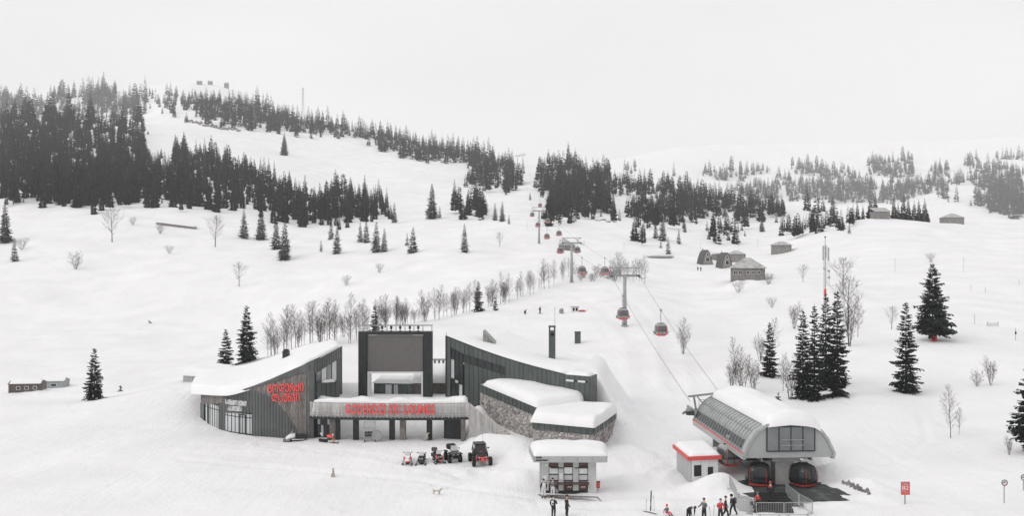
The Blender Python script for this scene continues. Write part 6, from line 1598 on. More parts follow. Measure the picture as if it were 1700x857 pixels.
# ------------------------------------------------------------------ walls, rocks, footbridge on the slopes
def plank_wall(label, a, b, hpx, n, m='barn_wood'):
    P, Q = hit(*a), hit(*b); P, Q = Vector(P), Vector(Q); t = thing('plank_wall', label, 'wall', tuple((P+Q)/2)); k = P.y/FPX; r = random.Random(6)
    for i in range(n):
        p, q = P.lerp(Q, i/n), P.lerp(Q, (i+1)/n); dd = (q-p)*.03; h0 = hpx*k*r.uniform(.75, 1.1)*(1-.45*abs(i/n-.6)); p, q = p+dd, q-dd
        MB().prism([p+V(0, 0, -1), q+V(0, 0, -1), q+V(0, 0, h0), p+V(0, 0, h0)], (0, .2, 0)).build('plank', m, t)
    MB().beam(P+V(0, .3, hpx*k*.6), Q+V(0, .3, hpx*k*.5), .25).build('rail', m, t)
    snow_cap(t, [P+V(0, -.3, hpx*k*.75), Q+V(0, -.3, hpx*k*.7)], [P+V(0, 2.5, hpx*k*.9), Q+V(0, 2.5, hpx*k*.8)], .6, .5, 51, nv=4, sub=10)
plank_wall("long low plank wall half buried on the upper left field", (259, 373), (326, 381), 6, 18)
def rocks(label, pts, hpx, seed, name='rock_band'):
    """a broken band of bare rock where the snow has slid off"""
    r = random.Random(seed); t = None; i = 0
    base = hit(*pts[0]); t = thing(name, label, 'rock', base)
    for k in range(len(pts)-1):
        n = max(3, int(abs(pts[k+1][0]-pts[k][0])/2.6))
        for j in range(n):
            px, py = lerp(pts[k][0], pts[k+1][0], (j+.5)/n), lerp(pts[k][1], pts[k+1][1], (j+.5)/n)+r.uniform(-2, 2); p = hit(px, py)
            if p is None: continue
            s = p[1]/FPX; w, h = 4.2*s*r.uniform(.7, 1.2), hpx*s*r.uniform(.5, 1.2); bm = bmesh.new(); bmesh.ops.create_icosphere(bm, subdivisions=2, radius=1)
            for v in bm.verts: v.co *= 1+r.uniform(-.22, .22); v.co = Vector((v.co.x*w*.75, v.co.y*w*.4, v.co.z*h*.7))
            bm.verts.index_update(); mb = MB(); mb.add([v.co+Vector((p[0], p[1], p[2]-h*.12)) for v in bm.verts], [[v.index for v in f.verts] for f in bm.faces]); bm.free()
            mb.build('rock', 'rock', t)
rocks("dark cut bank of rock across the upper left slope", [(308, 199), (330, 206), (360, 212), (398, 217)], 6, 1)
rocks("broken rock band under the middle ridge wood", [(681, 262), (705, 264), (735, 268), (770, 269)], 5, 2)
rocks("small rocks breaking through the snow hump right of the lift line", [(988, 368), (1000, 366), (1012, 368), (1024, 370)], 3, 3)
rocks("dark rubble in the snow heap right of the station pad", [(1398, 803), (1408, 806), (1420, 811), (1436, 817), (1444, 822)], 12, 4)
def footbridge():
    P, Q = Vector(hit(1076, 428)), Vector(hit(1116, 428)); k = P.y/FPX; t = thing('footbridge', "low snow covered footbridge in the dip left of the cabins", 'bridge', tuple((P+Q)/2))
    P.z += 2*k; Q.z += 2*k
    MB().beam(P, Q, 2.2, .45).build('deck', 'concrete', t); MB().beam(P+V(0, 0, -.6), Q+V(0, 0, -.6), .5, .7).build('girder', 'galvanised', t)
    snow_cap(t, [P+V(0, -1.1, .25), Q+V(0, -1.1, .25)], [P+V(0, 1.1, .25), Q+V(0, 1.1, .25)], .6, .5, 61, nv=4, sub=8)
footbridge()
# ------------------------------------------------------------------ radio mast, power pylon, poles, signs
def radio_mast():
    d = 218.0; p = at(1370, d); k = d/FPX; ztop = 21-(399-428.5)*k; h = ztop-p[2]; t = thing('radio_mast', "tall radio mast with antenna panels and a red base above the spruces", 'mast', p)
    z0 = 21-(480-428.5)*k-p[2]
    mb = MB(); mb.tube((0, 0, -.5), (0, 0, h*.93), .19, .13, 8); mb.build('mast', 'light_metal', t, world=False)
    zr0 = 21-(492-428.5)*k-p[2]
    mb = MB(); mb.tube((0, 0, zr0), (0, 0, z0), .3, .3, 8); mb.build('red_section', 'red_paint', t, world=False)
    mb = MB()
    for i in range(int(h/.6)): mb.beam((-.35, 0, i*.6), (-.1, 0, i*.6), .06)
    mb.beam((-.38, 0, 0), (-.38, 0, h*.9), .05); mb.build('ladder', 'galvanised', t, world=False)
    for (x, y, zf, hh) in ((-.55, -.2, .8, 3.6), (.75, -.2, .78, 3.4), (.25, .5, .82, 3.2)):
        mb = MB(); mb.bevbox((x, y, h*zf), (.38, .25, hh), .05); mb.build('antenna_panel', 'light_metal', t, world=False); MB().beam((0, 0, h*zf), (x, y, h*zf), .08).build('bracket', 'galvanised', t, world=False)
    for (x, zf) in ((.7, .52), (-.35, .56), (.75, .42)):
        MB().lathe([(.05, 0), (.35, .1), (.38, .25), (.1, .3)], (x, -.3, h*zf), 10, M=Matrix.Rotation(math.pi/2, 3, 'X')).build('dish', 'light_metal', t, world=False)
    MB().tube((0, 0, h*.9), (0, 0, h*1.05), .05).build('lightning_rod', 'dark_metal', t, world=False); MB().ball((0, 0, h*1.05), .22).build('beacon', 'dark_metal', t, world=False)
    mb = MB(); mb.beam((.5, .2, h*.3), (.5, .2, h*.92), .06); mb.beam((1.1, .2, h*.34), (1.1, .2, h*.5), .06); mb.beam((0, .2, h*.34), (1.1, .2, h*.34), .05); mb.build('cable_tray', 'galvanised', t, world=False)
radio_mast()
def power_pylon():
    p = hit(503, 207); k = p[1]/FPX; h = 62*k; w = 1.8*k; t = thing('power_pylon', "thin hazy power pylon rising from the wood on the left skyline", 'pylon', p); mb = MB(); r = .22
    for sx in (-1, 1):
        for sy in (-1, 1): mb.beam((sx*w*1.2, sy*w*1.2, -1), (sx*w*.3, sy*w*.3, h), r)
    for i in range(10):
        z0, z1 = h*i/10, h*(i+1)/10; a, b = lerp(1.2, .3, i/10)*w, lerp(1.2, .3, (i+1)/10)*w
        for s in (-1, 1): mb.beam((-a*s, -a, z0), (b*s, -b, z1), r*.6)
    mb.build('lattice', 'galvanised', t, world=False)
    for z in (.72, .84, .95): MB().beam((-w*2.2, 0, h*z), (w*2.2, 0, h*z), r).build('crossarm', 'galvanised', t, world=False)
power_pylon()
POLES = [(1486, 452, 24, "thin marker pole high on the right slope, left one"), (1600, 452, 26, "thin marker pole high on the right slope, right one"), (1612, 484, 11, "short marker stick right of the broad spruce"), (1636, 486, 9, "shorter marker stick far right of the broad spruce"), (1618, 538, 16, "thin stick on the slope left of the small net"), (1686, 565, 20, "pole with a small plate near the right edge"), (1692, 474, 10, "short stick at the right edge high on the slope"),
 (797, 375, 12, "thin piste pole beside the lone fir in the bowl"), (875, 382, 14, "thin piste pole left of the third lift pylon"), (1226, 415, 18, "thin pole behind the gabled house"), (1258, 412, 16, "thin pole left of the hip roofed grey house"), (1163, 415, 12, "thin pole by the left A-frame cabin"), (1036, 418, 16, "thin pole behind the bare thicket")]
for px, py, h, lab in POLES:
    p = hit(px, py)
    if p is None: continue
    k = p[1]/FPX; t = thing('marker_pole', lab, 'pole', p, 0, "marker poles on the slopes"); MB().tube((0, 0, -.3), (0, 0, h*k), .045).build('shaft', 'galvanised', t, world=False)
    if px == 1686: MB().box((0, -.05, h*k*.6), (.3, .03, .5)).build('plate', 'dark_metal', t, world=False)
    else: MB().tube((0, 0, h*k-.12), (0, 0, h*k), .06).build('cap', 'red_paint', t, world=False)
p = hit(1648, 542); t = thing('snow_net', "small grey safety net strung between two sticks on the right slope", 'net', p, .1); mb = MB()
for i in range(15): mb.beam((-1.15+i*.165, 0, .1), (-1.15+i*.165, 0, .85-.18*math.sin(math.pi*i/14)), .025)
for j in range(5): mb.path([V(-1.15+i*.23, 0, .1+j*.16*(1-.2*math.sin(math.pi*i/10))) for i in range(11)], .014, 3)
mb.build('mesh', 'galvanised', t, world=False)
for s in (-1.18, 1.18): MB().tube((s, 0, -.2), (s, 0, 1.0), .035).build('stick', 'dark_metal', t, world=False)
def sign_112():
    p = hit(1503, 838); t = thing('emergency_sign', "red emergency sign reading 112 on a steel post in the right foreground", 'sign', p, .05); k = p[1]/FPX; W, H, z = 15.5*k, 22*k, 12.5*k+.15
    MB().beam((0, .06, -.4), (0, .06, z+H), .08).build('post', 'galvanised', t, world=False)
    MB().bevbox((0, 0, z+H/2), (W, .05, H), .01).build('board', 'light_metal', t, world=False)
    b = MB(); b.box((0, -.035, z+H/2), (W*.93, .02, H*.95)); b = b.build('face', 'red_paint', t, world=False)
    pos = []
    for i, ch in enumerate("112"):
        vs, fs = letter_mesh(ch, .0, .02); x0, x1 = min(v.x for v in vs), max(v.x for v in vs); y0, y1 = min(v.y for v in vs), max(v.y for v in vs)
        hh = H*.30; ww = W*.27 if ch == '2' else W*.10; cx = (-.30, -.10, .18)[i]*W
        MB().add([V(cx+((v.x-x0)/(x1-x0)-.5)*ww, -.05-v.z, z+H*.40+(v.y-y0)/(y1-y0)*hh) for v in vs], fs).build('digit', 'white_paint', b, world=False)
    m = MB()
    for zz, ww in ((.80, .7), (.885, .5)): m.box((0, -.05, z+H*zz), (W*ww, .012, H*.045))
    m.box((-W*.14, -.05, z+H*.29), (W*.4, .012, H*.05)); m.box((W*.1, -.05, z+H*.2), (W*.5, .012, H*.03)); m.build('small_print', 'light_metal', b, world=False)
sign_112()
def round_sign(label, px, py, hpx, rz=0.0):
    p = hit(px, py); k = p[1]/FPX; t = thing('round_sign', label, 'sign', p, rz, "round piste signs"); h = hpx*k; R = 5.2*k
    MB().tube((0, 0, -.4), (0, 0, h-R), .04).build('post', 'galvanised', t, world=False)
    RX = Matrix.Rotation(math.pi/2, 3, 'X')
    b = MB().lathe([(R, -.02), (R, .02)], (0, -.05, h), 24, M=RX).build('disc', 'white_paint', t, world=False)
    MB().torus((0, -.08, h), R*.9, R*.12, M=RX, n=24).build('rim', 'dark_metal', b, world=False)
    MB().beam((-R*.55, -.09, h-R*.1), (R*.3, -.09, h+R*.35), .05).build('arrow', 'dark_metal', b, world=False)
    MB().bevbox((R*.55, -.09, h-R*.6), (R*.5, .04, R*.35), .02).build('red_corner', 'red_paint', b, world=False)
round_sign("round white piste sign on a post in the right foreground", 1667, 836, 34); round_sign("round piste sign cut by the right edge of the view", 1699, 815, 22)
# ------------------------------------------------------------------ people
def skin_mesh(verts, edges, radii, sub=1):
    me = bpy.data.meshes.new('body'); me.from_pydata([tuple(v) for v in verts], edges, []); me.update()
    ob = bpy.data.objects.new('body', me); COL.objects.link(ob)
    sk = ob.modifiers.new('skin', 'SKIN'); sk.use_smooth_shade = True; sk.branch_smoothing = .6
    for i, r in enumerate(radii):
        me.skin_vertices[0].data[i].radius = r if isinstance(r, tuple) else (r, r)
    me.skin_vertices[0].data[0].use_root = True
    ss = ob.modifiers.new('sub', 'SUBSURF'); ss.levels = sub; ss.render_levels = sub
    dg = bpy.context.evaluated_depsgraph_get(); out = bpy.data.meshes.new_from_object(ob.evaluated_get(dg)); bpy.data.objects.remove(ob)
    return out
def person(label, loc, rz, jacket='cloth_black', trousers='cloth_black', hat='cloth_black', height=1.75, bend=0.0, arms=None, legs=None, extra=None, helmet=False, sit=0.0, coat=False, group=None, cat='person'):
    """figure facing -Y before turning by rz"""
    s = height/1.75; t = thing('person', label, cat, loc, rz, group, scale=1.0)
    legs = legs or ((-.11, -.02, .5, -.12, .03, .1), (.11, -.02, .5, .12, .03, .1))       # knee, ankle per side
    arms = arms or ((-.27, .03, 1.16, -.25, -.12, .93), (.27, .03, 1.16, .25, -.12, .93))  # elbow, wrist per side
    dz = -sit
    piv = Vector((0, 0, .95)); R = Matrix.Rotation(bend, 3, 'X')
    def up(v): v = Vector(v); return R @ (v-piv)+piv+Vector((0, 0, dz))
    pts = [Vector((0, 0, .95+dz)), up((0, 0, 1.14)), up((0, 0, 1.36)), up((0, 0, 1.49)), up((0, -.01, 1.57)), up((0, -.02, 1.66)), up((0, -.01, 1.73))]
    rad = [(.175, .15), (.17, .145), (.195, .15), (.06, .06), (.072, .08), (.088, .10), (.06, .07)]; reg = ['t', 'j', 'j', 's', 's', 's', 's']
    ed = [(i, i+1) for i in range(6)]
    hands = []
    for k, sg in enumerate((-1, 1)):
        n = len(pts); a = arms[k]
        sh, el, wr = up((sg*.19, 0, 1.40)), up(a[:3]), up(a[3:])
        pts += [sh, el, wr]; rad += [.085, .072, .05]; reg += ['j']*3; ed += [(2, n), (n, n+1), (n+1, n+2)]; hands.append((wr, (wr-el).normalized(), sg))
        n = len(pts); l = legs[k]; hip = Vector((sg*.10, 0, .88+dz)); kn = Vector(l[:3]); an = Vector(l[3:])
        pts += [hip, kn, an, an+Vector((0, -.17, -.05))]; rad += [.115, .09, .07, .055]; reg += ['t', 't', 'b', 'b']; ed += [(0, n), (n, n+1), (n+1, n+2), (n+2, n+3)]
    me = skin_mesh([p*s for p in pts], ed, [tuple(x*s for x in r) if isinstance(r, tuple) else r*s for r in rad])
    mi = {'j': 0, 't': 1, 's': 2, 'b': 3}
    me.materials.clear()
    for m in (jacket, trousers, 'skin', 'black'): me.materials.append(MATS[m])
    segs = []
    for a, b in ed:
        ra, rb = reg[a], reg[b]; segs.append((pts[a]*s, pts[b]*s, ra, rb))
    for p in me.polygons:
        c = p.center; best = None
        for a, b, ra, rb in segs:
            d = b-a; q = max(0, min(1, (c-a).dot(d)/max(d.length_squared, 1e-9))); dist = (a+d*q-c).length
            if best is None or dist < best[0]: best = (dist, ra if q < .5 else rb)
        p.material_index = mi[best[1]]
    me.shade_smooth(); link('body', me, t)
    for wr, d, sg in hands:                        # gloved hand: palm, four fingers, thumb
        mb = MB(); d = d.normalized(); sd = Vector((sg, 0, 0)); sd = (sd-d*sd.dot(d)).normalized(); f = Vector((0, -1, 0)); f = (f-d*f.dot(d)); f = f.normalized() if f.length > .1 else Vector((0, 0, 1))
        w = wr*s; M = Matrix((f, sd, d)).transposed(); mb.bevbox(w+d*.05*s, (.085*s, .032*s, .10*s), .012, M=M)
        for i, L in enumerate((.062, .074, .07, .055)):
            b = w+d*.095*s+f*(i-1.5)*.021*s; m = b+(d*.8-sd*.35)*L*.5*s; mb.tube(b, m, .010*s, .0095*s, 5); mb.tube(m, m+(d*.45-sd*.8)*L*.5*s, .0095*s, .008*s, 5)
        b = w+d*.035*s+f*.045*s; m = b+(f*.6+d*.6)*.035*s; mb.tube(b, m, .012*s, .011*s, 5); mb.tube(m, m+(d*.8-sd*.3)*.03*s, .011*s, .009*s, 5)
        mb.build('glove', 'cloth_black', t, world=False)
    H = up((0, -.02, 1.66))*s; HR = R
    def hp(x, y, z): return H+HR @ Vector((x*s, y*s, z*s))
    fc = MB(); fc.lathe([(.004, .03), (.016, 0), (.018, -.018), (.006, -.024)], hp(0, -.105, .0), 6); fc.build('nose', 'skin', t, world=False)
    ey = MB(); [ey.ball(hp(sx*.032, -.092, .022), .011*s, 6, 4) for sx in (-1, 1)]; ey.build('eyes', 'black', t, world=False)
    MB().box(hp(0, -.098, -.045), (.04*s, .008, .008)).build('mouth', 'dark_red', t, world=False)
    er = MB(); [er.ball(hp(sx*.09, 0, 0), (.012*s, .02*s, .03*s), 6, 4) for sx in (-1, 1)]; er.build('ears', 'skin', t, world=False)
    ht = MB(); ht.lathe([(.102, .03), (.108, .05), (.104, .09), (.08, .13), (.03, .15)] if not helmet else [(.112, -.03), (.125, .03), (.122, .09), (.095, .14), (.03, .16)], (0, 0, 0), 12, sx=s, sy=1.1*s)
    ht.v = [tuple(H+HR @ (Vector(v)+Vector((0, .008, .0)))) for v in ht.v]; ht.build('helmet' if helmet else 'hat', hat, t, world=False, smooth=True)
    if coat:
        c = MB(); c.lathe([(.20*s, .62*s), (.19*s, .8*s), (.175*s, 1.0*s), (.17*s, 1.2*s)], (0, 0, 0), 14, sy=.75); c.build('coat_skirt', jacket, t, world=False, smooth=True)
    if extra:
        for fn in extra: fn(t, s)
    return t
def backpack(m): 
    def f(t, s): MB().bevbox((0, .19*s, 1.22*s), (.30*s, .17*s, .46*s), .05).build('backpack', m, t, world=False)
    return f
def patch(m, z, w=.24, h=.12, y=-.135):
    def f(t, s): MB().bevbox((0.02, y*1.15*s, z*s), (w*s, .03, h*s), .01).build('jacket_patch', m, t, world=False)
    return f
def feet(px, d): return at(px, d)
PEOPLE_GROUP = "people around the lift base"
def ski_pole(label, a, b, group=None):
    t = thing('ski_pole', label, 'ski pole', tuple(a), 0, group); MB().tube(a, b, .012, .016, 6).build('shaft', 'galvanised', t); d = (Vector(b)-Vector(a)).normalized()
    MB().tube(Vector(b)-d*.13, b, .022, .026, 6).build('grip', 'black', t); MB().lathe([(.02, 0), (.06, .01), (.02, .02)], Vector(a)+d*.08, 8).build('basket', 'black', t); return t
WIDE = ((-.13, -.02, .5, -.17, .03, .1), (.13, -.02, .5, .17, .03, .1)); STRIDE = ((-.11, -.2, .52, -.12, -.22, .1), (.11, .06, .5, .12, .30, .14))
person("person in a dark suit with white patches standing before the ticket kiosk", feet(919, 71.9), 2.6, extra=[patch('cloth_white', 1.28, .2, .1), patch('cloth_white', 1.28, .2, .2, .13), patch('cloth_white', 1.05, .22, .06, .13)], arms=((-.3, .05, 1.18, -.22, -.2, 1.1), (.28, .05, 1.15, .26, -.05, .92)))
person("person in a long dark coat in the snow before the ticket kiosk", feet(941, 72.0), 1.9, coat=True, jacket='cloth_black')
person("person with a pale backpack at the left corner of the kiosk", feet(902.5, 77.3), 3.3, trousers='cloth_white', extra=[backpack('cloth_white')], height=1.7)
def board(t, s): MB().bevbox((.1, -.25, 1.0), (.28, .05, 1.45), .02, M=Matrix.Rotation(.75, 3, 'Y')).build('snowboard', 'grey_sheet', t, world=False)
person("dark haired person with red sleeve holding a snowboard at the kiosk window", feet(917.5, 77.6), 2.8, jacket='cloth_grey', trousers='cloth_white', extra=[board, patch('cloth_red', 1.3, .2, .3, -.14)], arms=((-.32, -.05, 1.2, -.1, -.3, 1.1), (.32, -.05, 1.2, .15, -.3, 1.05)))
person("person bending forward over the snow left of the lift queue", feet(1143, 70.8), .6, bend=1.25, arms=((-.22, -.26, 1.36, -.16, -.5, 1.3), (.22, -.26, 1.36, .16, -.5, 1.3)), legs=WIDE)
t6 = feet(1169, 70.8); person("person in a grey jacket leaning on ski poles near the queue", t6, -.9, jacket='cloth_grey', arms=((-.3, -.05, 1.18, -.28, -.3, 1.1), (.3, -.05, 1.18, .28, -.3, 1.1)), legs=WIDE)
ski_pole("ski pole held by the person in the grey jacket, nearer one", V(t6[0]+.5, 70.5, t6[2]), V(t6[0]+.36, 70.6, t6[2]+1.15)); ski_pole("ski pole standing beside the person in the grey jacket", V(t6[0]+.75, 70.8, t6[2]), V(t6[0]+.82, 70.9, t6[2]+1.2))
person("person in a red jacket standing with the back to the lift station", feet(1196, 70.7), .3, jacket='cloth_red', hat='cloth_grey', legs=WIDE, extra=[patch('cloth_black', 1.2, .2, .25, .13)], arms=((-.32, -.02, 1.18, -.16, -.25, 1.05), (.32, -.02, 1.18, .16, -.25, 1.05)))
person("person in dark clothes right behind the red jacket", feet(1204.5, 71.4), 1.2, legs=STRIDE)
person("person in dark ski wear striding towards the barriers", feet(1217.5, 72.2), -1.1, legs=STRIDE, bend=.25, helmet=True, extra=[backpack('cloth_grey')])
person("lift guest with red shoulders on the rubber ramp", V(*at(1279, 75.2))+V(0, 0, .28), 2.9, extra=[patch('cloth_red', 1.36, .3, .12, .13), patch('cloth_red', 1.36, .3, .12, -.14)], legs=WIDE, helmet=True, hat='dark_red')
person("child in red beside the ticket gates", feet(1257.5, 73.6), .4, jacket='cloth_red', height=1.45, hat='cloth_grey', helmet=True)
person("child with red helmet and bright suit sitting in the snow", feet(1107, 72.0), .5, jacket='cloth_grey', trousers='cloth_red', hat='red_paint', helmet=True, height=1.3, sit=.62, legs=((-.14, -.42, .42, -.16, -.75, .12), (.14, -.42, .42, .16, -.75, .12)), arms=((-.28, .1, 1.2, -.3, .15, .95), (.28, .1, 1.2, .3, .15, .95)))
def skis(t, s):
    for sx in (-.13, .13): MB().bevbox((sx*s, -.1, .02), (.09, 1.65, .03), .012).build('ski', 'cloth_black', t, world=False)
person("skier in black gliding down the open piste", feet(896, 205), .8, legs=((-.12, -.15, .5, -.13, .02, .1), (.12, -.15, .5, .13, .02, .1)), bend=.3, extra=[skis])
person("crouching dark figure on the piste left of the skier", feet(871, 203), .8, sit=.45, bend=.6, legs=((-.14, -.35, .5, -.16, -.05, .1), (.14, -.35, .5, .16, -.05, .1)))
person("left one of two walkers below the A-frame cabins", feet(1158.5, 321), .2, legs=STRIDE); person("right one of two walkers below the A-frame cabins", feet(1163.5, 325), -.3)
person("skier sitting alone on the wide field left of the lodge", feet(248, 294), 1.3, sit=.6, legs=((-.14, -.42, .42, -.16, -.75, .12), (.14, -.42, .42, .16, -.75, .12)), bend=-.3, extra=[skis])
# riders seated inside the arriving cabin
for k, dx in enumerate((-.35, .35)):
    q = xy(1210, 86.0); person(("left" if k == 0 else "right")+" rider inside the cabin entering the station", (q.x+dx, q.y-.25, 3.55-2.65+.1-.0), .2*dx, sit=.5, legs=((-.12, -.4, .47, -.12, -.42, .1), (.12, -.4, .47, .12, -.42, .1)), jacket='cloth_black', height=1.6)

# ------------------------------------------------------------------ dogs
def dog(label, px, d, rz, m, h=.62, sitting=False):
    """origin at the feet, head towards -Y"""
    t = thing('dog', label, 'dog', at(px, d), rz, "dogs in the snow"); s = h/.62
    if not sitting:
        P = [(0, .42, .52), (0, .12, .50), (0, -.28, .53), (0, -.46, .68), (0, -.58, .80), (0, -.74, .77)]; Rr = [.10, .115, .15, .095, .10, .045]
        legs = [(2, [(.09, -.30, .34), (.09, -.27, .18), (.09, -.31, .03), (.09, -.37, .02)]), (2, [(-.09, -.26, .34), (-.09, -.22, .18), (-.09, -.25, .03), (-.09, -.31, .02)]),
                (0, [(.09, .38, .36), (.09, .50, .20), (.09, .43, .04), (.09, .36, .02)]), (0, [(-.09, .44, .36), (-.09, .56, .20), (-.09, .50, .04), (-.09, .43, .02)])]
        tail = (0, [(0, .60, .58), (0, .70, .70), (0, .66, .82)])
    else:
        P = [(0, .25, .16), (0, .15, .34), (0, -.05, .52), (0, -.14, .70), (0, -.22, .82), (0, -.38, .79)]; Rr = [.15, .14, .14, .095, .10, .045]
        legs = [(2, [(.09, -.10, .34), (.09, -.09, .18), (.09, -.11, .03), (.09, -.18, .02)]), (2, [(-.09, -.10, .34), (-.09, -.09, .18), (-.09, -.11, .03), (-.09, -.18, .02)]),
                (0, [(.15, .02, .24), (.15, .22, .08), (.15, .0, .03), (.15, -.06, .02)]), (0, [(-.15, .02, .24), (-.15, .22, .08), (-.15, .0, .03), (-.15, -.06, .02)])]
        tail = (0, [(0, .40, .08), (0, .58, .05), (0, .72, .06)])
    pts = [Vector(p) for p in P]; ed = [(i, i+1) for i in range(5)]; rad = list(Rr)
    for root, L in legs:
        n = len(pts); pts += [Vector(q) for q in L]; rad += [.065, .04, .032, .03]; ed += [(root, n), (n, n+1), (n+1, n+2), (n+2, n+3)]
    n = len(pts); pts += [Vector(q) for q in tail[1]]; rad += [.045, .04, .025]; ed += [(tail[0], n), (n, n+1), (n+1, n+2)]
    me = skin_mesh([p*s for p in pts], ed, [r*s for r in rad]); me.materials.clear(); me.materials.append(MATS[m]); me.shade_smooth(); link('body', me, t)
    hd = pts[4]; er = MB()
    for sx in (-1, 1): er.prism([(hd+V(sx*.05, .02, .07))*s, (hd+V(sx*.11, .02, .05))*s, (hd+V(sx*.10, -.03, -.04))*s], (0, .02*s, 0))
    er.build('ears', 'fur_dark', t, world=False); MB().ball((pts[5]+V(0, -.05, .01))*s, .02*s).build('nose', 'black', t, world=False)
    e = MB(); [e.ball((hd+V(sx*.05, -.09, .03))*s, .012*s, 6, 4) for sx in (-1, 1)]; e.build('eyes', 'black', t, world=False)
dog("pale dog sitting alone on the snow before the left wing", 553, 84.6, .3, 'fur_pale', .62, True)
dog("pale dog standing side on in the foreground below the buggies", 726, 78.3, 1.25, 'fur_pale', .44)
dog("tan dog sitting by a dark post under the terrace", 708, 101.6, .9, 'fur_pale', .72, True)

# ------------------------------------------------------------------ snow vehicles
RY = Matrix.Rotation(math.pi/2, 3, 'Y')
def wheel(t, x, y, z, R, w, rim='galvanised', name='wheel'):
    m = MB(); prof = [(R*.55, -w/2), (R*.92, -w/2), (R, -w*.3), (R, w*.3), (R*.92, w/2), (R*.55, w/2)]; m.lathe(prof, (x, y, z), 18, M=RY); o = m.build(name, 'rubber', t, world=False)
    k = MB()
    for i in range(18):
        a = 2*math.pi*i/18; M = Matrix.Rotation(a, 3, 'X'); k.box(Vector((x, y, z))+M @ Vector((0, 0, R+.01)), (w*.85, .05, .05), M=M)
    k = k.build('tread', 'rubber', o, world=False); k['kind'] = 'stuff'
    q = MB(); q.lathe([(R*.2, -w*.52), (R*.5, -w*.4), (R*.56, -w*.42), (R*.56, w*.42), (R*.5, w*.4), (R*.2, w*.52)], (x, y, z), 12, M=RY); q.build('rim', rim, o, world=False)
def snowmobile(label, px, d, rz, hood, accent, box=False, side=False):
    t = thing('snowmobile', label, 'snowmobile', at(px, d), rz, "snowmobiles by the lodge")
    for s in (-1, 1):
        m = MB(); m.path([V(s*.48, -1.35, .22), V(s*.48, -1.22, .08), V(s*.48, -.9, .05), V(s*.48, -.35, .05)], .055, 6); m.box((s*.48, -.8, .06), (.13, .9, .035)); m.build('ski', 'black' if not accent else 'dark_metal', t, world=False)
        m = MB(); m.tube((s*.48, -.8, .08), (s*.42, -.72, .42), .035); m.tube((s*.42, -.72, .4), (s*.15, -.6, .42), .03); m.tube((s*.42, -.75, .28), (s*.15, -.65, .30), .03); m.tube((s*.40, -.70, .40), (s*.2, -.55, .68), .045); m.build('suspension', 'galvanised', t, world=False)
        m = MB(); m.bevbox((s*.30, -.05, .40), (.2, 1.0, .08), .03); m.build('running_board', 'black', t, world=False)
    m = MB()                                        # hood: tapering wedge
    sec = [(-1.08, .16, .30, .46), (-.95, .26, .28, .58), (-.65, .37, .28, .80), (-.30, .36, .32, .95), (.0, .24, .40, .92)]
    vs = []
    for (y, w, z0, z1) in sec: vs += [(-w, y, z0+.06), (-w*1.05, y, lerp(z0, z1, .5)), (-w*.6, y, z1), (w*.6, y, z1), (w*1.05, y, lerp(z0, z1, .5)), (w, y, z0+.06)]
    fs = [(i*6+k, i*6+k+1, (i+1)*6+k+1, (i+1)*6+k) for i in range(4) for k in range(5)]+[(0, 5, 4, 3, 2, 1), tuple(24+k for k in range(6))]
    m.add(vs, fs); m.build('hood', hood, t, world=False)
    if accent:
        for s in (-1, 1): MB().prism([V(s*.24, -.98, .56), V(s*.30, -.98, .48), V(s*.40, -.62, .66), V(s*.30, -.62, .82)], (s*.03, -.02, .02)).build('accent', accent, t, world=False)
        MB().bevbox((0, -1.12, .34), (.42, .12, .12), .04).build('bumper', accent, t, world=False)
    else: MB().bevbox((0, -1.12, .34), (.42, .12, .12), .04).build('bumper', 'dark_metal', t, world=False)
    for s in (-1, 1): MB().bevbox((s*.13, -.90, .66), (.16, .08, .09), .03, M=Matrix.Rotation(-.5, 3, 'X')).build('headlight', 'glass_pale', t, world=False)
    m = MB(); m.prism([V(-.26, -.52, .90), V(.26, -.52, .90), V(.20, -.30, 1.22), V(-.20, -.30, 1.22)], (0, .03, .015)); m.build('windshield', 'glass_pale', t, world=False)
    m = MB(); m.path([V(-.42, -.05, 1.08), V(-.2, -.12, 1.06), V(.2, -.12, 1.06), V(.42, -.05, 1.08)], .022); m.tube((0, -.2, .85), (0, -.12, 1.06), .03); m.build('handlebar', 'black', t, world=False)
    for s in (-1, 1): MB().bevbox((s*.42, -.1, 1.10), (.14, .08, .12), .03).build('hand_guard', accent or 'black', t, world=False)
    m = MB(); sec = [(-.02, .16, .70, .84), (.5, .20, .62, .78), (1.0, .19, .62, .80), (1.15, .15, .62, .76)]; vs = []
    for (y, w, z0, z1) in sec: vs += [(-w, y, z0), (-w*.8, y, z1), (w*.8, y, z1), (w, y, z0)]
    m.add(vs, [(i*4+k, i*4+k+1, (i+1)*4+k+1, (i+1)*4+k) for i in range(3) for k in range(3)]+[(0, 3, 2, 1), (12, 13, 14, 15)]); m.build('seat', 'black', t, world=False)
    m = MB(); m.bevbox((0, .45, .50), (.40, 1.7, .2), .05); m.build('tunnel', hood if hood != 'white_paint' else 'dark_metal', t, world=False)
    m = MB(); n = 28; o = []
    for i in range(n):                              # track loop
        a = i/n; L = 1.35; r = .17; per = 2*L+2*math.pi*r; q = a*per
        if q < L: y, z = -.35+q, .03
        elif q < L+math.pi*r: th = (q-L)/r; y, z = -.35+L+r*math.sin(th), .03+r-r*math.cos(th)
        elif q < 2*L+math.pi*r: y, z = -.35+L-(q-L-math.pi*r), .03+2*r
        else: th = (q-2*L-math.pi*r)/r; y, z = -.35-r*math.sin(th), .03+r+r*math.cos(th)
        m.box((0, y, z), (.40, .14, .045))
    m.build('track', 'rubber', t, world=False)
    m = MB(); m.bevbox((0, 1.45, .60), (.42, .3, .04), .01); m.bevbox((0, 1.58, .42), (.40, .03, .34), .01); m.build('snow_flap', 'black', t, world=False)
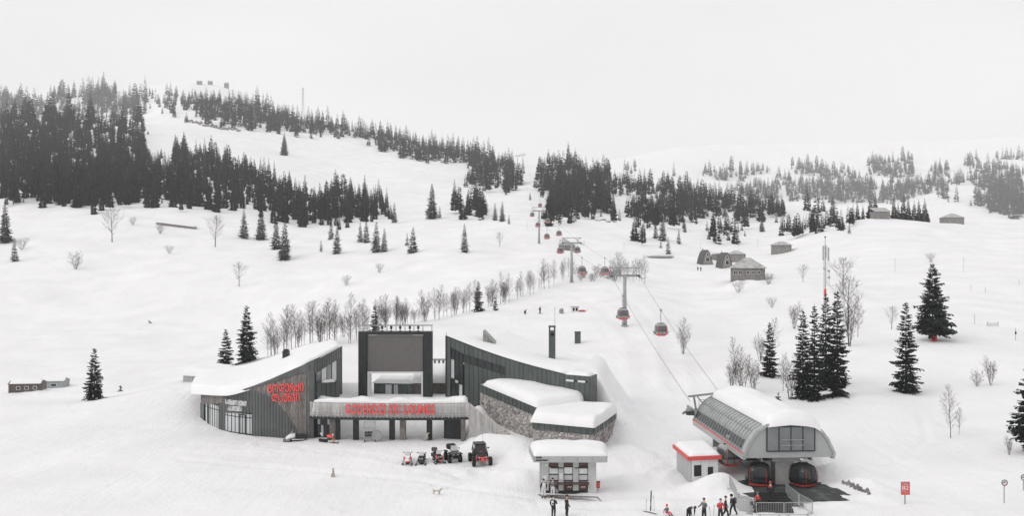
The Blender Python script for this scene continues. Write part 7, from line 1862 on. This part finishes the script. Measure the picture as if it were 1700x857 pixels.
    if box:
        m = MB(); m.bevbox((0, 1.05, 1.05), (.52, .55, .42), .08); m.build('top_box', 'black', t, world=False); m = MB(); m.bevbox((0, .78, 1.12), (.40, .12, .42), .05); m.build('backrest', 'cloth_grey', t, world=False)
    return t
snowmobile("white snowmobile with red nose, leftmost of the parked row", 677, 91.0, .05, 'white_paint', 'red_paint'); snowmobile("all dark grey snowmobile, second in the parked row", 700.5, 91.0, -.03, 'dark_metal', None)
snowmobile("black snowmobile with red stripes and rear box, third in the parked row", 726, 91.2, .38, 'black', 'red_paint', box=True); snowmobile("pale snowmobile seen side on by the left wing wall", 490, 102.2, -1.35, 'white_paint', None)
def quad():
    t = thing('quad_bike', "black quad bike with windscreen and rear box, fourth in the parked row", 'quad bike', at(752, 91.4), .32, scale=1.12)
    for sx, y, R in ((-.5, -.68, .34), (.5, -.68, .34), (-.52, .68, .36), (.52, .68, .36)): wheel(t, sx, y, R-.03, R, .28, 'dark_metal')
    m = MB(); m.bevbox((0, 0, .52), (.5, 1.7, .3), .08); m.bevbox((0, -.75, .72), (.62, .6, .26), .1); m.build('body', 'black', t, world=False)
    for s in (-1, 1):
        for y in (-.68, .68): MB().bevbox((s*.50, y, .80), (.36, .72, .07), .04).build('mudguard', 'dark_metal', t, world=False)
        MB().bevbox((s*.22, -1.03, .74), (.18, .06, .1), .03).build('headlight', 'glass_pale', t, world=False)
    m = MB(); [m.beam((-.4+.2*i, -1.05, .92), (-.4+.2*i, -.5, .92), .03) for i in range(5)]; m.beam((-.42, -1.05, .92), (.42, -1.05, .92), .035); m.beam((-.42, -.5, .92), (.42, -.5, .92), .035); m.build('front_rack', 'galvanised', t, world=False)
    m = MB(); m.tube((-.35, -1.12, .45), (.35, -1.12, .45), .03); m.tube((-.25, -1.12, .45), (-.25, -1.05, .85), .025); m.tube((.25, -1.12, .45), (.25, -1.05, .85), .025); m.build('bumper', 'dark_metal', t, world=False)
    MB().bevbox((0, .2, .88), (.36, .8, .18), .07).build('seat', 'rubber', t, world=False); MB().bevbox((0, .78, 1.18), (.85, .5, .48), .1).build('rear_box', 'black', t, world=False)
    m = MB(); m.path([V(-.42, -.25, 1.14), V(-.15, -.35, 1.1), V(.15, -.35, 1.1), V(.42, -.25, 1.14)], .022); m.tube((0, -.5, .85), (0, -.35, 1.1), .04); m.build('handlebar', 'black', t, world=False)
    MB().prism([V(-.36, -.52, 1.02), V(.36, -.52, 1.02), V(.30, -.36, 1.46), V(-.30, -.36, 1.46)], (0, .03, 0)).build('windscreen', 'glass_pale', t, world=False)
    for s in (-1, 1): MB().bevbox((s*.5, -.28, 1.2), (.05, .2, .16), .02).build('mirror', 'black', t, world=False)
quad()
def buggy():
    t = thing('buggy', "side by side buggy with dark roof and red front guard, rightmost of the parked row", 'buggy', at(797, 90.2), .22, scale=1.08)
    for sx, y in ((-.78, -1.05), (.78, -1.05), (-.78, 1.05), (.78, 1.05)): wheel(t, sx, y, .36, .38, .30, 'light_metal')
    m = MB(); sec = [(-1.3, .30, .42, .72), (-1.0, .48, .40, .88), (-.5, .62, .36, 1.02), (.1, .66, .36, .90), (.9, .66, .40, .98), (1.35, .50, .5, .95)]; vs = []
    for (y, w, z0, z1) in sec: vs += [(-w*.7, y, z0), (-w, y, lerp(z0, z1, .5)), (-w*.75, y, z1), (w*.75, y, z1), (w, y, lerp(z0, z1, .5)), (w*.7, y, z0)]
    m.add(vs, [(i*6+k, i*6+(k+1) % 6, (i+1)*6+(k+1) % 6, (i+1)*6+k) for i in range(5) for k in range(6)]+[(5, 4, 3, 2, 1, 0), tuple(30+k for k in range(6))]); m.build('body', 'dark_metal', t, world=False)
    MB().prism([V(-.45, -1.1, .86), V(.45, -1.1, .86), V(.40, -.55, 1.06), V(-.40, -.55, 1.06)], (0, 0, .03)).build('bonnet', 'dark_metal', t, world=False)
    c = MB()                                        # roll cage
    for s in (-1, 1): c.path([V(s*.62, -.55, 1.0), V(s*.52, -.05, 1.75), V(s*.52, .75, 1.78), V(s*.58, 1.25, 1.0)], .035); c.tube((s*.52, .75, 1.78), (s*.62, .7, .9), .03)
    for y, z in ((-.05, 1.75), (.75, 1.78)): c.tube((-.52, y, z), (.52, y, z), .035)
    c.build('roll_cage', 'black', t, world=False)
    MB().bevbox((0, .36, 1.83), (1.12, 1.05, .07), .05).build('roof', 'shingle', t, world=False)
    MB().prism([V(-.56, -.50, 1.06), V(.56, -.50, 1.06), V(.48, -.07, 1.72), V(-.48, -.07, 1.72)], (0, .02, .01)).build('windscreen', 'glass', t, world=False)
    for s in (-1, 1):
        MB().prism([V(s*.66, -.45, .5), V(s*.66, .6, .5), V(s*.62, .6, 1.1), V(s*.62, -.4, 1.05)], (s*.03, 0, 0)).build('door', 'black', t, world=False)
        MB().bevbox((s*.38, .35, .95), (.42, .5, .7), .12).build('seat', 'cloth_black', t, world=False); MB().bevbox((s*.30, -1.30, .80), (.22, .06, .1), .03).build('headlight', 'glass_pale', t, world=False)
        MB().bevbox((s*.74, -.2, 1.45), (.2, .06, .14), .03).build('mirror', 'black', t, world=False)
        for y in (-1.05, 1.05):
            MB().tube((s*.62, y, .40), (s*.40, y*.8, .95), .06).build('spring', 'red_paint', t, world=False); a = MB(); a.tube((s*.7, y, .36), (s*.25, y*.85, .45), .035); a.tube((s*.7, y, .36), (s*.25, y*1.1, .45), .035); a.build('suspension_arm', 'galvanised', t, world=False)
        MB().tube((s*.42, 1.0, 1.2), (s*.44, 1.02, 3.6), .012).build('whip_antenna', 'galvanised', t, world=False)
    g = MB(); g.tube((-.35, -1.42, .5), (.35, -1.42, .5), .04); g.tube((-.30, -1.42, .82), (.30, -1.42, .82), .04)
    for x in (-.3, -.1, .1, .3): g.tube((x, -1.42, .5), (x, -1.42, .82), .03)
    g.bevbox((0, -1.38, .66), (.34, .05, .2), .02); g.build('front_guard', 'red_letter', t, world=False)
    MB().bevbox((0, -.46, 1.14), (.3, .06, .06), .02).build('hood_badge', 'red_paint', t, world=False)
buggy()
def snow_bike():
    t = thing('snow_bike', "red and white motor bike with ski and track by the glazed doorway", 'motor bike', at(546, 100.6), 1.2)
    m = MB(); m.bevbox((0, -.72, .05), (.22, .95, .04), .015); m.path([V(0, -1.15, .08), V(0, -1.3, .22)], .05); m.build('ski', 'black', t, world=False)
    m = MB(); [m.tube((s*.08, -.7, .1), (s*.08, -.42, .95), .03) for s in (-1, 1)]; m.build('fork', 'orange', t, world=False)
    m = MB(); m.bevbox((0, .75, .22), (.26, 1.25, .36), .15); m.build('track', 'rubber', t, world=False); m = MB(); m.bevbox((0, -.05, .5), (.26, .5, .4), .08); m.build('engine', 'dark_metal', t, world=False)
    m = MB(); m.prism([V(-.13, -.45, .82), V(-.13, -.15, .98), V(-.13, .25, .85), V(-.13, .1, .62), V(-.13, -.35, .6)], (.26, 0, 0)); m.build('tank', 'red_letter', t, world=False)
    MB().bevbox((0, .45, .90), (.22, .85, .1), .04).build('seat', 'black', t, world=False); MB().prism([V(-.1, .7, .92), V(-.1, 1.15, 1.05), V(-.1, .9, .8)], (.2, 0, 0)).build('rear_guard', 'white_paint', t, world=False)
    m = MB(); m.path([V(-.4, -.3, 1.12), V(-.1, -.38, 1.08), V(.1, -.38, 1.08), V(.4, -.3, 1.12)], .018); m.build('handlebar', 'black', t, world=False); MB().bevbox((0, -.52, .95), (.2, .08, .25), .03).build('number_plate', 'white_paint', t, world=False)
snow_bike()
def cart():
    p = at(614, 101.4); t = thing('cage_cart', "wire cage cart with one big wheel standing under the terrace", 'cart', p, .2); m = MB()
    for x in (-.65, .65):
        for y in (-.4, .4): m.tube((x, y, .3), (x*.9, y, 2.2), .03)
    for z in (.9, 1.5, 2.2):
        for y in (-.4, .4): m.tube((-.62, y, z), (.62, y, z), .022)
        for x in (-.62, .62): m.tube((x, -.4, z), (x, .4, z), .022)
    for x in (-.3, 0, .3): m.tube((x, -.4, 1.0), (x, -.4, 2.2), .015)
    m.build('cage', 'light_metal', t, world=False); MB().bevbox((-.1, 0, .85), (.95, .6, .5), .06).build('motor_box', 'black', t, world=False); MB().lathe([(.1, -.08), (.62, -.06), (.66, 0), (.62, .06), (.1, .08)], (.75, -.45, .72), 20, M=Matrix.Rotation(1.2, 3, 'Z') @ RY).build('wheel', 'galvanised', t, world=False)
    for x in (-.6, .6): MB().beam((x, -.5, .15), (x, .5, .15), .08, .3).build('runner', 'dark_metal', t, world=False)
cart()
# ------------------------------------------------------------------ queue area: ramp, barriers, gates, skis in the snow
def barrier(label, A, B, h=1.1, lean=0.0, group="steel crowd barriers by the lift"):
    A, B = Vector(A), Vector(B); t = thing('crowd_barrier', label, 'barrier', tuple(A), 0, group); up = V(0, 0, h); m = MB()
    for a, b in ((A+V(0, 0, .12), B+V(0, 0, .12)), (A+up, B+up), (A+V(0, 0, .12), A+up), (B+V(0, 0, .12), B+up)): m.tube(a, b, .025, .025, 6)
    m.build('frame', 'light_metal', t); n = int((B-A).length/.13); k = MB()
    for i in range(1, n): p = A.lerp(B, i/n); k.tube(p+V(0, 0, .12), p+up, .010, .010, 4, cap=False)
    k = k.build('bars', 'light_metal', t); k['kind'] = 'stuff'
    d = (B-A).normalized(); nn = Vector((-d.y, d.x, 0))
    for p in (A.lerp(B, .15), A.lerp(B, .85)): MB().beam(p-nn*.3+V(0, 0, .03), p+nn*.3+V(0, 0, .03), .05, .05).build('foot', 'light_metal', t)
def gp(px, d): p = at(px, d); return V(p[0], p[1], max(p[2], .05))
barrier("steel barrier panel leaning at the left edge of the dark pad", gp(1211, 79.0), gp(1223, 75.6)); barrier("steel barrier running down the right side of the ramp, upper one", gp(1305, 77.8), gp(1326, 74.6)); barrier("steel barrier running down the right side of the ramp, lower one", gp(1327, 74.4), gp(1349, 72.2)); barrier("steel barrier along the foot of the ramp, right one", gp(1303, 71.8), gp(1348, 71.8)); barrier("steel barrier along the foot of the ramp, left one", gp(1256, 71.8), gp(1301, 71.8)); barrier("steel barrier beside the ticket gates", gp(1243, 72.2), gp(1254, 73.0))
def ramp():
    t = thing('boarding_ramp', "dark slatted boarding ramp in front of the lift station", 'ramp', at(1283, 75.5)); n = 11
    for i in range(n):
        d = lerp(72.6, 77.6, i/(n-1)); a, b = xy(1253, d), xy(lerp(1318, 1306, i/(n-1)), d); z = lerp(.16, .30, i/(n-1)); MB().prism([v3(a, z), v3(b, z), v3(b+Vector((0, .30)), z), v3(a+Vector((0, .30)), z)], (0, 0, .07)).build('plank', 'black', t)
    m = MB(); a, b = xy(1253, 72.5), xy(1318, 72.5); c, e = xy(1306, 78), xy(1253, 78); m.prism([v3(a, -.1), v3(b, -.1), v3(c, -.1), v3(e, -.1)], (0, 0, .2)); m.build('frame', 'galvanised', t)
ramp()
for k in range(5):
    p = at(1224+k*5.0, 75.0-k*.5); t = thing('ticket_gate', ("rearmost", "second", "third", "fourth", "foremost")[k]+" of the five pale ticket gates in a row left of the ramp", 'ticket gate', p, .15, "ticket gates")
    MB().bevbox((0, 0, .55), (.34, .85, 1.15), .1).build('housing', 'grey_panel', t, world=False); MB().bevbox((0, -.44, .85), (.22, .04, .3), .01).build('reader', 'black', t, world=False)
    m = MB(); m.tube((.17, -.2, .8), (.55, -.2, .62), .02); m.tube((.17, -.2, .8), (.5, .1, .95), .02); m.build('turnstile_arm', 'light_metal', t, world=False); MB().bevbox((0, .05, 1.16), (.3, .7, .08), .03).build('lid', 'light_metal', t, world=False)
def ski(label, a, b, m='cloth_black'):
    a, b = Vector(a), Vector(b); t = thing('ski', label, 'ski', tuple(a), 0, "loose skis by the kiosk"); d = (b-a); MB().beam(a, b, .10, .025, up=(0, 1, 0) if abs(d.normalized().z) > .7 else (0, 0, 1)).build('blade', m, t); c = a.lerp(b, .45); MB().beam(c-d*.09+V(0, -.03, .03), c+d*.09+V(0, -.03, .03), .07, .09).build('binding', 'galvanised', t); MB().beam(b, b+d.normalized()*.12+V(0, -.05, .06), .09, .02).build('tip', m, t)
g1 = at(1080, 73.4); ski("ski planted upright in the snow left of the seated child", V(g1[0], g1[1], g1[2]-.25), V(g1[0]+.05, g1[1], g1[2]+1.5)); g2 = at(1068, 73.0); g3 = at(1089, 72.2); ski("ski lying flat before the planted ski", V(g2[0], g2[1], g2[2]+.06), V(g3[0], g3[1], g3[2]+.06))
g4 = at(1073, 73.8); ski_pole("ski pole planted left of the upright ski", V(g4[0], g4[1], g4[2]), V(g4[0], g4[1], g4[2]+.95)); g5 = at(1086, 73.6); ski_pole("ski pole planted right of the upright ski", V(g5[0], g5[1], g5[2]), V(g5[0]-.03, g5[1], g5[2]+1.2))
# ------------------------------------------------------------------ the misty air
def build_haze():
    m = bpy.data.materials.new("mist"); m.use_nodes = True; nt = m.node_tree; nt.nodes.clear()
    out = nt.nodes.new("ShaderNodeOutputMaterial"); v = nt.nodes.new("ShaderNodeVolumePrincipled")
    v.inputs['Color'].default_value = (.97, .97, .975, 1); v.inputs['Density'].default_value = HAZE
    nt.links.new(v.outputs[0], out.inputs['Volume'])
    mb = MB(); mb.box((0, 1550, 210), (8600, 4500, 520))
    me = mb.mesh("haze"); me.materials.append(m); tag(link("haze", me), "pale winter mist filling the valley air", "mist", kind='stuff')
HAZE = 0.00013
build_haze()
